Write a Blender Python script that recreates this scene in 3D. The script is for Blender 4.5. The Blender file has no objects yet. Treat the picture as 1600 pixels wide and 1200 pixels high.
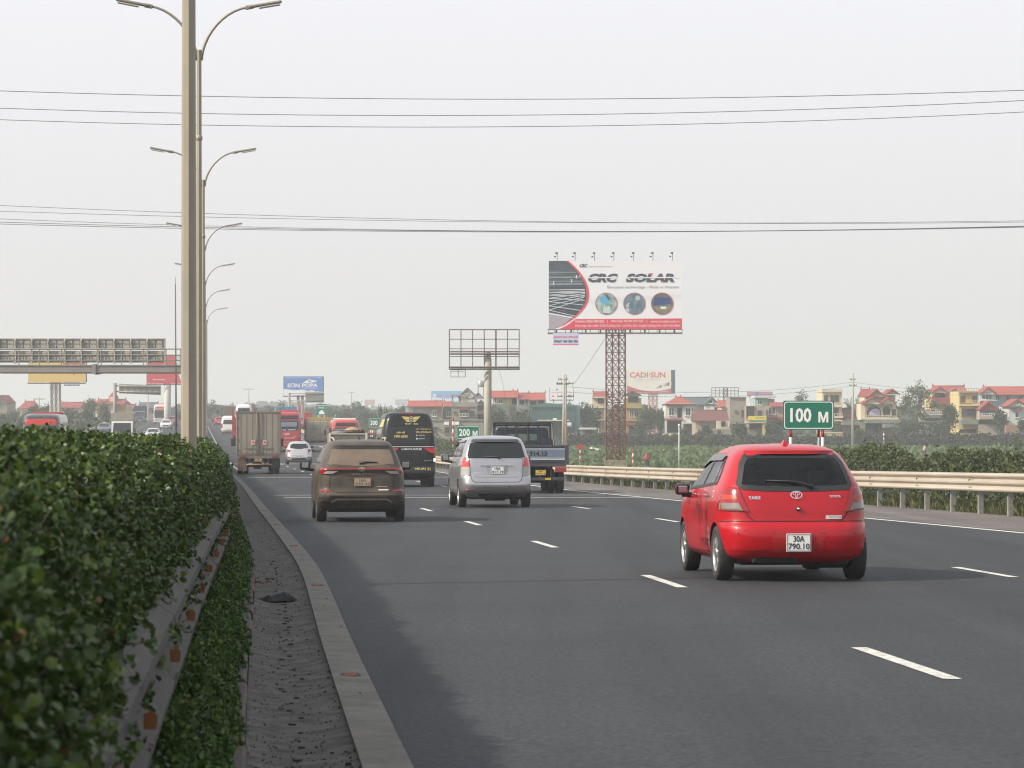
import bpy, bmesh, math, random
import numpy as np
from mathutils import Vector, Matrix

SC = bpy.context.scene
COL = SC.collection
R = math.radians
F = 4500.0 / 1600.0          # focal length in picture widths
EYE = 1.5                    # camera height over the road beneath it
HAZE_DENSITY = 0.00052
HOR = 645.0                  # picture row of the true horizon

# ------------------------------------------------------------------ camera, sky, sun, exposure
cam_d = bpy.data.cameras.new('camera')
cam = bpy.data.objects.new('camera', cam_d)
COL.objects.link(cam)
cam.location = (0, 0, EYE)
cam.rotation_euler = (R(90), 0, 0)
cam_d.sensor_width = 36.0
cam_d.lens = 36.0 * F
cam_d.shift_y = (HOR - 600.0) / 1600.0
cam_d.clip_start = 0.5
cam_d.clip_end = 20000
cam_d.dof.use_dof = True
cam_d.dof.focus_distance = 60.0
cam_d.dof.aperture_fstop = 11.0
SC.camera = cam

SUN_EL, SUN_ROT = R(36), R(248)
world = bpy.data.worlds.new('World')
SC.world = world
world.use_nodes = True
wt = world.node_tree
wt.nodes.clear()
w_out = wt.nodes.new('ShaderNodeOutputWorld')
w_bg = wt.nodes.new('ShaderNodeBackground')
w_sky = wt.nodes.new('ShaderNodeTexSky')
w_sky.sky_type = 'NISHITA'
w_sky.sun_disc = False
w_sky.sun_elevation = SUN_EL
w_sky.sun_rotation = SUN_ROT
w_sky.air_density = 1.0
w_sky.dust_density = 6.0
w_sky.ozone_density = 1.0
w_hs = wt.nodes.new('ShaderNodeHueSaturation')
w_hs.inputs['Saturation'].default_value = 0.30
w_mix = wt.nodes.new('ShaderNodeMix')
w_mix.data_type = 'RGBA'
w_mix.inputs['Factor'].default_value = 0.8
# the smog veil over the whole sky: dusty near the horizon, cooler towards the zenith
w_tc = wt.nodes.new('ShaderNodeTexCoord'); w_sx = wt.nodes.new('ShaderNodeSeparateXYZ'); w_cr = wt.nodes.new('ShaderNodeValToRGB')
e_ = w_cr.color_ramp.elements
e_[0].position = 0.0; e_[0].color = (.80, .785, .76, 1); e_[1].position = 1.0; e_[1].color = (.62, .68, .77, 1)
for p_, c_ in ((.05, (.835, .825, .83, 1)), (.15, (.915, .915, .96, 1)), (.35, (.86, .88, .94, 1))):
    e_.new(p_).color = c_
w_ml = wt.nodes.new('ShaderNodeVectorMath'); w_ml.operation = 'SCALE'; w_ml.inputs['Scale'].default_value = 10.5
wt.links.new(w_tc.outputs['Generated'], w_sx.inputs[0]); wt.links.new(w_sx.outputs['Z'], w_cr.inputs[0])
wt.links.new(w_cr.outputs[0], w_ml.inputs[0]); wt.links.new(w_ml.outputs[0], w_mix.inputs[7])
wt.links.new(w_sky.outputs[0], w_hs.inputs['Color'])
wt.links.new(w_hs.outputs[0], w_mix.inputs[6])
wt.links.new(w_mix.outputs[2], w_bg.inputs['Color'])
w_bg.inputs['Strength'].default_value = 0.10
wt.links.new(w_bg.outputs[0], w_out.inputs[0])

sun_d = bpy.data.lights.new('sun', 'SUN')
sun_d.energy = 5.0
sun_d.angle = R(1.6)
sun_d.color = (1.0, 0.90, 0.75)
sun = bpy.data.objects.new('sun', sun_d)
COL.objects.link(sun)
sd = Vector((math.sin(SUN_ROT) * math.cos(SUN_EL), math.cos(SUN_ROT) * math.cos(SUN_EL), math.sin(SUN_EL)))
sun.rotation_euler = sd.to_track_quat('Z', 'Y').to_euler()
sun.location = sd * 60

SC.view_settings.view_transform = 'Standard'
SC.view_settings.look = 'None'
SC.view_settings.exposure = 0.18
SC.view_settings.gamma = 1.0
SC.view_settings.use_curve_mapping = False
SC.render.engine = 'CYCLES'
SC.cycles.use_denoising = True
SC.cycles.filter_width = 1.15
SC.cycles.max_bounces = 6
SC.cycles.volume_bounces = 2
SC.cycles.transparent_max_bounces = 12

rnd = random.Random(7)
nrng = np.random.default_rng(11)

# ------------------------------------------------------------------ materials
MATS = {}
def mat(name, col, rough=0.7, metal=0.0, spec=0.5, noise=None, nscale=5.0, ncol=None, bump=0.0, bscale=40.0,
        coat=0.0, emit=None, stretch=None, detail=6.0, lo=0.35, hi=0.65, world=False):
    """principled surface; noise = amount of the second colour ncol laid over in patches of size 1/nscale"""
    if name in MATS:
        return MATS[name]
    m = bpy.data.materials.new(name)
    m.use_nodes = True
    nt = m.node_tree
    b = nt.nodes['Principled BSDF']
    b.inputs['Base Color'].default_value = (*col, 1)
    b.inputs['Roughness'].default_value = rough
    b.inputs['Metallic'].default_value = metal
    b.inputs['Specular IOR Level'].default_value = spec
    if coat:
        b.inputs['Coat Weight'].default_value = coat
        b.inputs['Coat Roughness'].default_value = 0.06
    if emit:
        b.inputs['Emission Color'].default_value = (*emit[0], 1)
        b.inputs['Emission Strength'].default_value = emit[1]
    tc = nt.nodes.new('ShaderNodeTexCoord')
    src = nt.nodes.new('ShaderNodeNewGeometry').outputs['Position'] if world else tc.outputs['Object']
    if stretch:
        mp = nt.nodes.new('ShaderNodeMapping')
        mp.inputs['Scale'].default_value = stretch
        nt.links.new(src, mp.inputs['Vector'])
        src = mp.outputs[0]
    if noise:
        n = nt.nodes.new('ShaderNodeTexNoise')
        n.inputs['Scale'].default_value = nscale
        n.inputs['Detail'].default_value = detail
        n.inputs['Roughness'].default_value = 0.62
        nt.links.new(src, n.inputs['Vector'])
        mr = nt.nodes.new('ShaderNodeMapRange')
        mr.inputs['From Min'].default_value = lo
        mr.inputs['From Max'].default_value = hi
        mr.inputs['To Max'].default_value = noise
        nt.links.new(n.outputs['Fac'], mr.inputs['Value'])
        mx = nt.nodes.new('ShaderNodeMix')
        mx.data_type = 'RGBA'
        mx.inputs[6].default_value = (*col, 1)
        mx.inputs[7].default_value = (*(ncol or tuple(c * 0.5 for c in col)), 1)
        nt.links.new(mr.outputs[0], mx.inputs['Factor'])
        nt.links.new(mx.outputs[2], b.inputs['Base Color'])
    if bump:
        n2 = nt.nodes.new('ShaderNodeTexNoise')
        n2.inputs['Scale'].default_value = bscale
        n2.inputs['Detail'].default_value = 4
        nt.links.new(src, n2.inputs['Vector'])
        bp = nt.nodes.new('ShaderNodeBump')
        bp.inputs['Strength'].default_value = bump
        bp.inputs['Distance'].default_value = 0.02
        nt.links.new(n2.outputs['Fac'], bp.inputs['Height'])
        nt.links.new(bp.outputs[0], b.inputs['Normal'])
    MATS[name] = m
    return m

def leaf_mat(name, c0, c1, c2, rough=0.45, trans=0.25):
    """leaves: colour from a per-leaf random attribute, some light through the blade"""
    if name in MATS:
        return MATS[name]
    m = bpy.data.materials.new(name)
    m.use_nodes = True
    nt = m.node_tree
    b = nt.nodes['Principled BSDF']
    b.inputs['Roughness'].default_value = rough
    b.inputs['Specular IOR Level'].default_value = 0.4
    at = nt.nodes.new('ShaderNodeAttribute')
    at.attribute_name = 'tone'
    cr = nt.nodes.new('ShaderNodeValToRGB')
    cr.color_ramp.elements[0].color = (*c0, 1)
    cr.color_ramp.elements[1].color = (*c2, 1)
    cr.color_ramp.elements[1].position = .9
    cr.color_ramp.elements.new(1.0).color = (.17, .10, .035, 1)      # the odd dead leaf
    e = cr.color_ramp.elements.new(0.5)
    e.color = (*c1, 1)
    nt.links.new(at.outputs['Fac'], cr.inputs[0])
    nt.links.new(cr.outputs[0], b.inputs['Base Color'])
    tr = nt.nodes.new('ShaderNodeBsdfTranslucent')
    nt.links.new(cr.outputs[0], tr.inputs['Color'])
    ms = nt.nodes.new('ShaderNodeMixShader')
    ms.inputs[0].default_value = trans
    nt.links.new(b.outputs[0], ms.inputs[1])
    nt.links.new(tr.outputs[0], ms.inputs[2])
    nt.links.new(ms.outputs[0], nt.nodes['Material Output'].inputs[0])
    MATS[name] = m
    return m

def paint(name, col, metal=0.0, rough=0.35, dirt=0.0, dcol=(0.16, 0.13, 0.10), coat=0.6):
    return mat(name, col, rough=rough, metal=metal, coat=coat, noise=dirt or 0.08, nscale=3.0, ncol=dcol if dirt else tuple(c * .85 for c in col))

RUBBER = mat('rubber', (0.022, 0.022, 0.023), 0.85, noise=.4, nscale=9, ncol=(.06, .055, .05))
BLACK = mat('black_plastic', (0.02, 0.02, 0.022), 0.5)
UNDER = mat('underbody', (0.012, 0.012, 0.012), 0.9)
CHROME = mat('chrome', (0.75, 0.75, 0.76), 0.18, metal=1.0)
ALLOY = mat('alloy', (0.55, 0.55, 0.55), 0.32, metal=0.9)
GLASS = mat('tinted_glass', (0.012, 0.015, 0.016), 0.06, spec=0.6)
REDLENS = mat('red_lens', (0.27, 0.008, 0.012), 0.18, coat=.5)
CLEARLENS = mat('clear_lens', (0.40, 0.37, 0.35), 0.18, coat=.5)
AMBER = mat('amber_lens', (0.36, 0.11, 0.018), 0.5)
WHITE = mat('white_paint', (0.78, 0.78, 0.76), 0.5, noise=.2, nscale=3, ncol=(.6, .59, .56))
INK = mat('black_ink', (0.03, 0.03, 0.035), 0.6)
GALV = mat('galvanised_steel', (0.42, 0.42, 0.41), 0.45, metal=0.55, noise=.5, nscale=2.5, ncol=(.30, .28, .26))
RUST = mat('rusty_red_steel', (0.15, 0.038, 0.03), 0.75, noise=.6, nscale=1.2, ncol=(.10, .05, .04))
DARKSTEEL = mat('dark_steel', (0.09, 0.075, 0.07), 0.7, noise=.5, nscale=1.5, ncol=(.16, .10, .07))
GOLD = mat('yellow_print', (0.85, 0.68, 0.22), 0.5)
SEAM = mat('panel_gap', (0.008, 0.008, 0.008), 0.8)

# ------------------------------------------------------------------ mesh builder
class MB:
    def __init__(s):
        s.v = []; s.f = []; s.m = []; s.mats = []; s.sm = []
    def mi(s, m):
        if m not in s.mats: s.mats.append(m)
        return s.mats.index(m)
    def add(s, vs, fs, m, smooth=False, T=None):
        o = len(s.v)
        if T is not None:
            vs = [tuple(T @ Vector(p)) for p in vs]
        s.v.extend(tuple(p) for p in vs)
        k = s.mi(m)
        for f in fs:
            s.f.append(tuple(i + o for i in f)); s.m.append(k); s.sm.append(smooth)
        return s
    def box(s, x0, y0, z0, x1, y1, z1, m, T=None, taper=0.0):
        t = taper
        vs = [(x0, y0, z0), (x1, y0, z0), (x1, y1, z0), (x0, y1, z0),
              (x0 + t, y0 + t, z1), (x1 - t, y0 + t, z1), (x1 - t, y1 - t, z1), (x0 + t, y1 - t, z1)]
        return s.add(vs, [(0, 3, 2, 1), (4, 5, 6, 7), (0, 1, 5, 4), (1, 2, 6, 5), (2, 3, 7, 6), (3, 0, 4, 7)], m, T=T)
    def cbox(s, x0, y0, z0, x1, y1, z1, m, b=0.02, T=None):
        """box with bevelled edges"""
        bm = bmesh.new()
        bmesh.ops.create_cube(bm, size=1)
        for v in bm.verts:
            v.co = Vector(((x0 + x1) / 2 + v.co.x * (x1 - x0), (y0 + y1) / 2 + v.co.y * (y1 - y0), (z0 + z1) / 2 + v.co.z * (z1 - z0)))
        bmesh.ops.bevel(bm, geom=bm.edges[:], offset=b, segments=2, affect='EDGES', profile=0.6)
        bm.verts.index_update()
        vs = [tuple(v.co) for v in bm.verts]; fs = [tuple(v.index for v in f.verts) for f in bm.faces]
        bm.free()
        return s.add(vs, fs, m, T=T)
    def prism(s, pts, a, b, m, axis='y', T=None):
        """closed outline pts (2D) swept from a to b along an axis"""
        n = len(pts)
        def q(p, t):
            return {'y': (p[0], t, p[1]), 'x': (t, p[0], p[1]), 'z': (p[0], p[1], t)}[axis]
        vs = [q(p, a) for p in pts] + [q(p, b) for p in pts]
        fs = [tuple(range(n))[::-1], tuple(range(n, 2 * n))]
        fs += [(i, (i + 1) % n, n + (i + 1) % n, n + i) for i in range(n)]
        return s.add(vs, fs, m, T=T)
    def tube(s, pts, r, m, n=8, T=None, cap=True, smooth=True):
        pts = [Vector(p) for p in pts]
        rs = r if isinstance(r, (list, tuple)) else [r] * len(pts)
        vs = []; fs = []
        for i, p in enumerate(pts):
            a = pts[max(i - 1, 0)]; b = pts[min(i + 1, len(pts) - 1)]
            d = (b - a).normalized()
            u = d.cross(Vector((0, 0, 1)))
            if u.length < 1e-3: u = Vector((1, 0, 0))
            u.normalize(); w = d.cross(u).normalized()
            for k in range(n):
                t = 2 * math.pi * k / n
                vs.append(tuple(p + (u * math.cos(t) + w * math.sin(t)) * rs[i]))
        for i in range(len(pts) - 1):
            for k in range(n):
                k2 = (k + 1) % n
                fs.append((i * n + k, i * n + k2, (i + 1) * n + k2, (i + 1) * n + k))
        if cap:
            fs.append(tuple(range(n))); fs.append(tuple((len(pts) - 1) * n + k for k in range(n))[::-1])
        return s.add(vs, fs, m, smooth, T)
    def bar(s, a, b, w, m, T=None):
        """thin square bar"""
        return s.tube([a, b], w * .7071, m, 4, T, smooth=False)
    def lathe(s, prof, m, n=20, axis='x', T=None, smooth=True):
        """prof = (radius, position along axis)"""
        vs = []; fs = []
        for r_, h in prof:
            for k in range(n):
                t = 2 * math.pi * k / n
                c, q = r_ * math.cos(t), r_ * math.sin(t)
                vs.append({'x': (h, c, q), 'y': (c, h, q), 'z': (c, q, h)}[axis])
        for i in range(len(prof) - 1):
            for k in range(n):
                k2 = (k + 1) % n
                fs.append((i * n + k, i * n + k2, (i + 1) * n + k2, (i + 1) * n + k))
        return s.add(vs, fs, m, smooth, T)
    def quad(s, a, b, c, d, m, T=None):
        return s.add([a, b, c, d], [(0, 1, 2, 3)], m, T=T)
    def mesh(s, name):
        me = bpy.data.meshes.new(name)
        me.from_pydata(s.v, [], s.f)
        for m in s.mats: me.materials.append(m)
        me.polygons.foreach_set('material_index', s.m)
        me.polygons.foreach_set('use_smooth', s.sm)
        me.update()
        return me
    def fixed(s, name):
        me = s.mesh(name)
        bm = bmesh.new(); bm.from_mesh(me)
        bmesh.ops.recalc_face_normals(bm, faces=bm.faces[:])
        bm.to_mesh(me); bm.free()
        return me

def part(name, mb, parent=None, label=None, kind=None, loc=None, rot=None, sharp=None):
    me = mb if isinstance(mb, bpy.types.Mesh) else mb.fixed(name)
    if sharp: me.set_sharp_from_angle(angle=R(sharp))
    o = bpy.data.objects.new(name, me)
    COL.objects.link(o)
    if parent: o.parent = parent
    if loc is not None: o.location = loc
    if rot is not None: o.rotation_euler = rot
    if label: o['label'] = label
    if kind: o['kind'] = kind
    return o

def thing(name, label, cat, loc=(0, 0, 0), rot=(0, 0, 0), group=None, kind=None):
    o = bpy.data.objects.new(name, None)
    COL.objects.link(o)
    o.location = loc; o.rotation_euler = rot
    o.empty_display_size = .3
    return tag(o, label, cat, group, kind)

def tag(o, label, cat, group=None, kind=None):
    o['label'] = label; o['category'] = cat
    if group: o['group'] = group
    if kind: o['kind'] = kind
    return o

def struct(name, mb, label=None):
    o = part(name, mb)
    o['kind'] = 'structure'
    return o

def copy_tree(o, parent=None):
    c = o.copy(); COL.objects.link(c); c.parent = parent
    for ch in [q for q in COL.objects if q.parent == o]:
        copy_tree(ch, c)
    return c

# ------------------------------------------------------------------ lettering
_TX = {}
def text_geo(body, bold=0.0):
    """filled outline of a word set in Blender's own font, unit height, origin bottom-left"""
    k = (body, bold)
    if k in _TX: return _TX[k]
    c = bpy.data.curves.new('t', 'FONT'); c.body = body; c.size = 1; c.offset = bold; c.resolution_u = 2
    o = bpy.data.objects.new('t', c); COL.objects.link(o)
    dg = bpy.context.evaluated_depsgraph_get()
    me = o.evaluated_get(dg).to_mesh()
    vs = [tuple(v.co) for v in me.vertices]; fs = [tuple(p.vertices) for p in me.polygons]
    o.evaluated_get(dg).to_mesh_clear()
    bpy.data.objects.remove(o); bpy.data.curves.remove(c)
    if vs:
        x0 = min(v[0] for v in vs); x1 = max(v[0] for v in vs); y0 = min(v[1] for v in vs); y1 = max(v[1] for v in vs)
        vs = [((v[0] - x0), (v[1] - y0)) for v in vs]
        _TX[k] = (vs, fs, x1 - x0, y1 - y0)
    else:
        _TX[k] = ([], [], 1, 1)
    return _TX[k]

def write(mb, body, x0, z0, x1, z1, y, m, bold=0.0, shear=0.0, T=None, fn=None):
    """fit a word into the rectangle x0..x1, z0..z1 of the plane at y, facing -y"""
    if body == 'M':      # a heavy capital M drawn as one outline
        vs, w, h = [(0, 0), (.2, 0), (.2, .62), (.42, 0), (.58, 0), (.8, .62), (.8, 0), (1, 0), (1, 1), (.74, 1), (.5, .34), (.26, 1), (0, 1)], 1, 1
        fs = [(0, 1, 2, 11, 12), (2, 3, 10, 11), (3, 4, 10), (4, 5, 9, 10), (5, 6, 7, 8, 9)]
    else: vs, fs, w, h = text_geo(body, bold)
    sx, sz = (x1 - x0) / w, (z1 - z0) / h
    out = []
    for a, b in vs:
        X = x0 + a * sx + shear * b * sz; Z = z0 + b * sz
        out.append((X, y if fn is None else fn(X, Z) - y, Z))
    mb.add(out, fs, m, T=T)
    return mb

# ------------------------------------------------------------------ numeric helpers
def interp(tab, x):
    """smooth monotone-ish interpolation of (x, y) pairs"""
    if x <= tab[0][0]:
        (a, b), (c, d) = tab[0], tab[1]
        return b + (x - a) * (d - b) / (c - a)
    if x >= tab[-1][0]:
        (a, b), (c, d) = tab[-2], tab[-1]
        return d + (x - c) * (d - b) / (c - a)
    for i in range(len(tab) - 1):
        if tab[i][0] <= x <= tab[i + 1][0]: break
    x0, y0 = tab[i]; x1, y1 = tab[i + 1]
    h = x1 - x0; d = (y1 - y0) / h
    def slope(j):
        if j <= 0 or j >= len(tab) - 1:
            j = max(0, min(j, len(tab) - 1)); k = 1 if j == 0 else j
            return (tab[k][1] - tab[k - 1][1]) / (tab[k][0] - tab[k - 1][0])
        a = (tab[j][1] - tab[j - 1][1]) / (tab[j][0] - tab[j - 1][0])
        b = (tab[j + 1][1] - tab[j][1]) / (tab[j + 1][0] - tab[j][0])
        return 0 if a * b <= 0 else 2 * a * b / (a + b)
    m0, m1 = slope(i), slope(i + 1)
    t = (x - x0) / h
    return (2 * t ** 3 - 3 * t * t + 1) * y0 + (t ** 3 - 2 * t * t + t) * h * m0 + (-2 * t ** 3 + 3 * t * t) * y1 + (t ** 3 - t * t) * h * m1

def lerp(tab, x):
    return float(np.interp(x, [t[0] for t in tab], [t[1] for t in tab]))

def PX(px, Y): return (px - 800.0) / 4500.0 * Y
def PZ(py, Y): return EYE - (py - HOR) / 4500.0 * Y
# ------------------------------------------------------------------ the expressway
ZR = [(-60, .694), (0, 0), (40, -.462), (80, -.925), (110, -1.25), (140, -1.50), (190, -1.86), (250, -1.98), (320, -1.75),
      (390, -1.28), (500, -.62), (650, 0.0), (900, .45), (1500, .5)]
def zr(Y): return interp(ZR, Y)
CX = [(-60, 6.05), (0, .72), (20, -1.06), (34, -2.27), (45, -3.38), (66, -5.58), (107, -9.85), (150, -14.6), (327, -34.2),
      (450, -47.9), (560, -59.8), (650, -69), (900, -92), (1500, -135)]
def cx(Y): return interp(CX, Y)          # left edge of the asphalt (outer edge of the kerb strip)
L2 = [(0, 7.9), (60, 7.9), (70, 7.7), (98, 7.25), (400, 7.25)]
EDGE = [(0, 13.9), (30, 13.5), (49.6, 12.67), (59.7, 12.3), (78, 11.55), (98, 10.75), (160, 10.75)]
RAIL = [(0, 19.0), (30, 17.6), (61, 16.0), (107, 13.95), (119, 13.4), (163, 12.2), (400, 12.2)]
GRD = -3.6
STEP = [y for y in range(-20, 130, 3)] + [y for y in range(130, 400, 9)] + [y for y in range(400, 1500, 25)]

def strip(mb, o0, o1, m, dz=0.0, dz1=None, ys=None):
    """sheet along the road between two lateral offsets (numbers or tables)"""
    ys = ys or STEP
    g = lambda o, Y: o if isinstance(o, (int, float)) else lerp(o, Y)
    dz1 = dz if dz1 is None else dz1
    vs = []
    for Y in ys:
        vs.append((cx(Y) + g(o0, Y), Y, zr(Y) + g(dz, Y))); vs.append((cx(Y) + g(o1, Y), Y, zr(Y) + g(dz1, Y)))
    fs = [(2 * i, 2 * i + 1, 2 * i + 3, 2 * i + 2) for i in range(len(ys) - 1)]
    mb.add(vs, fs, m, smooth=True)

def asphalt_mat(name, base, tint):
    m = bpy.data.materials.new(name); m.use_nodes = True
    nt = m.node_tree; b = nt.nodes['Principled BSDF']; L = nt.links.new
    tc = nt.nodes.new('ShaderNodeTexCoord')
    def nz(scale, det=4, st=None):
        n = nt.nodes.new('ShaderNodeTexNoise'); n.inputs['Scale'].default_value = scale; n.inputs['Detail'].default_value = det
        if st:
            mp = nt.nodes.new('ShaderNodeMapping'); mp.inputs['Scale'].default_value = st; mp.inputs['Rotation'].default_value = (0, 0, -.1)
            L(tc.outputs['Object'], mp.inputs[0]); L(mp.outputs[0], n.inputs['Vector'])
        else: L(tc.outputs['Object'], n.inputs['Vector'])
        return n
    g = nz(27, 3); p = nz(.35, 5); t = nz(1.0, 4, (1.1, .03, 1)); s = nz(160, 1)
    def mixn(fac, lo, hi, c0, c1, prev=None):
        mr = nt.nodes.new('ShaderNodeMapRange'); mr.inputs['From Min'].default_value = lo; mr.inputs['From Max'].default_value = hi
        L(fac, mr.inputs['Value'])
        mx = nt.nodes.new('ShaderNodeMix'); mx.data_type = 'RGBA'
        L(mr.outputs[0], mx.inputs['Factor'])
        mx.inputs[6].default_value = (*c0, 1)
        if prev is not None: L(prev, mx.inputs[6])
        mx.inputs[7].default_value = (*c1, 1)
        return mx
    a = mixn(g.outputs['Fac'], .35, .68, tuple(c * .6 for c in base), tuple(c * 1.5 for c in base))
    mul = nt.nodes.new('ShaderNodeMix'); mul.data_type = 'RGBA'; mul.blend_type = 'MULTIPLY'; mul.inputs['Factor'].default_value = 1
    bb = mixn(p.outputs['Fac'], .3, .7, (1, 1, 1), tint)
    L(a.outputs[2], mul.inputs[6]); L(bb.outputs[2], mul.inputs[7])
    mul2 = nt.nodes.new('ShaderNodeMix'); mul2.data_type = 'RGBA'; mul2.blend_type = 'MULTIPLY'; mul2.inputs['Factor'].default_value = 1
    cc = mixn(t.outputs['Fac'], .4, .66, (1, 1, 1), (.62, .62, .63))
    L(mul.outputs[2], mul2.inputs[6]); L(cc.outputs[2], mul2.inputs[7])
    sp = mixn(s.outputs['Fac'], .70, .78, (0, 0, 0), (.22, .21, .20), mul2.outputs[2])
    L(sp.outputs[2], b.inputs['Base Color'])
    b.inputs['Roughness'].default_value = .82
    b.inputs['Specular IOR Level'].default_value = .35
    bp = nt.nodes.new('ShaderNodeBump'); bp.inputs['Strength'].default_value = .35; bp.inputs['Distance'].default_value = .01
    L(g.outputs['Fac'], bp.inputs['Height']); L(bp.outputs[0], b.inputs['Normal'])
    MATS[name] = m
    return m

ASPH = asphalt_mat('asphalt', (.034, .0375, .0425), (.76, .77, .79))
SHOULDER = asphalt_mat('shoulder_gravel', (.165, .145, .135), (.72, .71, .70))
CONC = mat('kerb_concrete', (.165, .152, .128), .85, noise=.8, nscale=3.2, ncol=(.085, .077, .064), bump=.4, bscale=60)
DIRT = mat('dirty_gutter', (.036, .032, .028), .95, noise=.9, nscale=5, ncol=(.125, .115, .10), bump=.5, bscale=45)
CURB2 = mat('worn_red_kerb', (.10, .072, .062), .9, noise=.8, nscale=6, ncol=(.05, .045, .04), bump=.5, bscale=40)
SOIL = mat('soil', (.09, .065, .045), .95, noise=.8, nscale=3, ncol=(.05, .05, .03), bump=.6, bscale=15)
GRASSM = mat('verge_grass_ground', (.075, .085, .035), .95, noise=.9, nscale=1.1, ncol=(.15, .125, .08), bump=.8, bscale=8)
LINE = mat('road_paint', (.60, .58, .53), .6, noise=.85, nscale=11, ncol=(.14, .14, .14), lo=.48, hi=.72)

# ground: one sheet to the horizon with fields
m = bpy.data.materials.new('field_ground'); m.use_nodes = True
nt = m.node_tree; b = nt.nodes['Principled BSDF']; b.inputs['Roughness'].default_value = .95
tc = nt.nodes.new('ShaderNodeTexCoord')
mp = nt.nodes.new('ShaderNodeMapping'); mp.inputs['Scale'].default_value = (.02, .06, 1); mp.inputs['Rotation'].default_value = (0, 0, .07)
nt.links.new(tc.outputs['Object'], mp.inputs[0])
vo = nt.nodes.new('ShaderNodeTexNoise'); vo.inputs['Scale'].default_value = 1.6; vo.inputs['Detail'].default_value = 2
nt.links.new(mp.outputs[0], vo.inputs['Vector'])
n1 = nt.nodes.new('ShaderNodeTexNoise'); n1.inputs['Scale'].default_value = .8; n1.inputs['Detail'].default_value = 8
nt.links.new(tc.outputs['Object'], n1.inputs['Vector'])
cr = nt.nodes.new('ShaderNodeValToRGB')
el = cr.color_ramp.elements
el[0].color = (.055, .085, .030, 1); el[1].color = (.16, .135, .085, 1)
for p_, c_ in ((.42, (.065, .105, .038, 1)), (.5, (.045, .075, .03, 1)), (.56, (.10, .13, .06, 1)), (.62, (.06, .09, .035, 1))):
    e = el.new(p_); e.color = c_
nt.links.new(vo.outputs['Fac'], cr.inputs[0])
mx = nt.nodes.new('ShaderNodeMix'); mx.data_type = 'RGBA'; mx.blend_type = 'MULTIPLY'; mx.inputs['Factor'].default_value = .8
cr2 = nt.nodes.new('ShaderNodeValToRGB'); cr2.color_ramp.elements[0].position = .3; cr2.color_ramp.elements[1].position = .7
cr2.color_ramp.elements[0].color = (.45, .48, .42, 1); cr2.color_ramp.elements[1].color = (1.3, 1.25, 1.1, 1)
nt.links.new(n1.outputs['Fac'], cr2.inputs[0])
nt.links.new(cr.outputs[0], mx.inputs[6]); nt.links.new(cr2.outputs[0], mx.inputs[7])
nt.links.new(mx.outputs[2], b.inputs['Base Color'])
FIELD = m
g = MB(); S = 6500
g.add([(-S, -300, GRD), (S, -300, GRD), (S, S * 1.6, GRD), (-S, S * 1.6, GRD)], [(0, 1, 2, 3)], FIELD)
struct('ground', g)

r_ = MB(); strip(r_, 0.0, EDGE_OUT := [(y, e + .25) for y, e in EDGE], ASPH); struct('road', r_)
r_ = MB(); strip(r_, EDGE_OUT, [(y, e + .9) for y, e in RAIL], SHOULDER, -.004, -.02); struct('road_shoulder', r_)
r_ = MB(); strip(r_, -14.6, -2.86, ASPH); struct('opposite_road', r_)
r_ = MB(); strip(r_, -16.2, -14.6, SHOULDER, -.01); struct('opposite_shoulder', r_)

# grass banks down to the fields
r_ = MB()
for ys in (STEP,):
    o0 = [(y, e + .9) for y, e in RAIL]; o1 = [(y, e + 2.4) for y, e in RAIL]; o2 = [(y, e + 2.4) for y, e in RAIL]
    strip(r_, o0, o1, GRASSM, -.02, -.25)
    vs = []
    for Y in STEP:
        z = zr(Y) - .25
        vs.append((cx(Y) + lerp(o1, Y), Y, z)); vs.append((cx(Y) + lerp(o1, Y) + (z - GRD + .15) * 1.6, Y, GRD - .15))
    r_.add(vs, [(2 * i, 2 * i + 1, 2 * i + 3, 2 * i + 2) for i in range(len(STEP) - 1)], GRASSM, smooth=True)
struct('grass_bank', r_)
r_ = MB(); strip(r_, -18.5, -16.2, GRASSM, -.25, -.01)
vs = []
for Y in STEP:
    z = zr(Y) - .25
    vs.append((cx(Y) - 18.5 - (z - GRD + .15) * 1.6, Y, GRD - .15)); vs.append((cx(Y) - 18.5, Y, z))
r_.add(vs, [(2 * i, 2 * i + 1, 2 * i + 3, 2 * i + 2) for i in range(len(STEP) - 1)], GRASSM, smooth=True)
struct('opposite_grass_bank', r_)

# median: kerb strip, gutter, inner kerb, soil, opposite kerb
k = MB()
YS = [y * .5 for y in range(-20, 240)] + [y for y in range(120, 400, 6)] + [y for y in range(400, 1500, 25)]
strip(k, -.235, 0.0, CONC, .055, .045, YS); strip(k, 0.0, .012, CONC, .045, -.05, YS); strip(k, -.24, -.235, CONC, -.05, .055, YS)
struct('kerb', k)
k = MB()
vs = []; nU = 9; rg = random.Random(3)
YD = [y * .35 for y in range(0, 340)] + [y for y in range(120, 400, 8)]
for Y in YD:
    for i in range(nU):
        t = i / (nU - 1)
        vs.append((cx(Y) - .765 + t * .53, Y, zr(Y) + .03 - .035 * math.sin(math.pi * t) + rg.uniform(-.003, .003)))
k.add(vs, [(j * nU + i, j * nU + i + 1, (j + 1) * nU + i + 1, (j + 1) * nU + i) for j in range(len(YD) - 1) for i in range(nU - 1)], DIRT, smooth=True)
struct('gutter', k)
k = MB()
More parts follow.
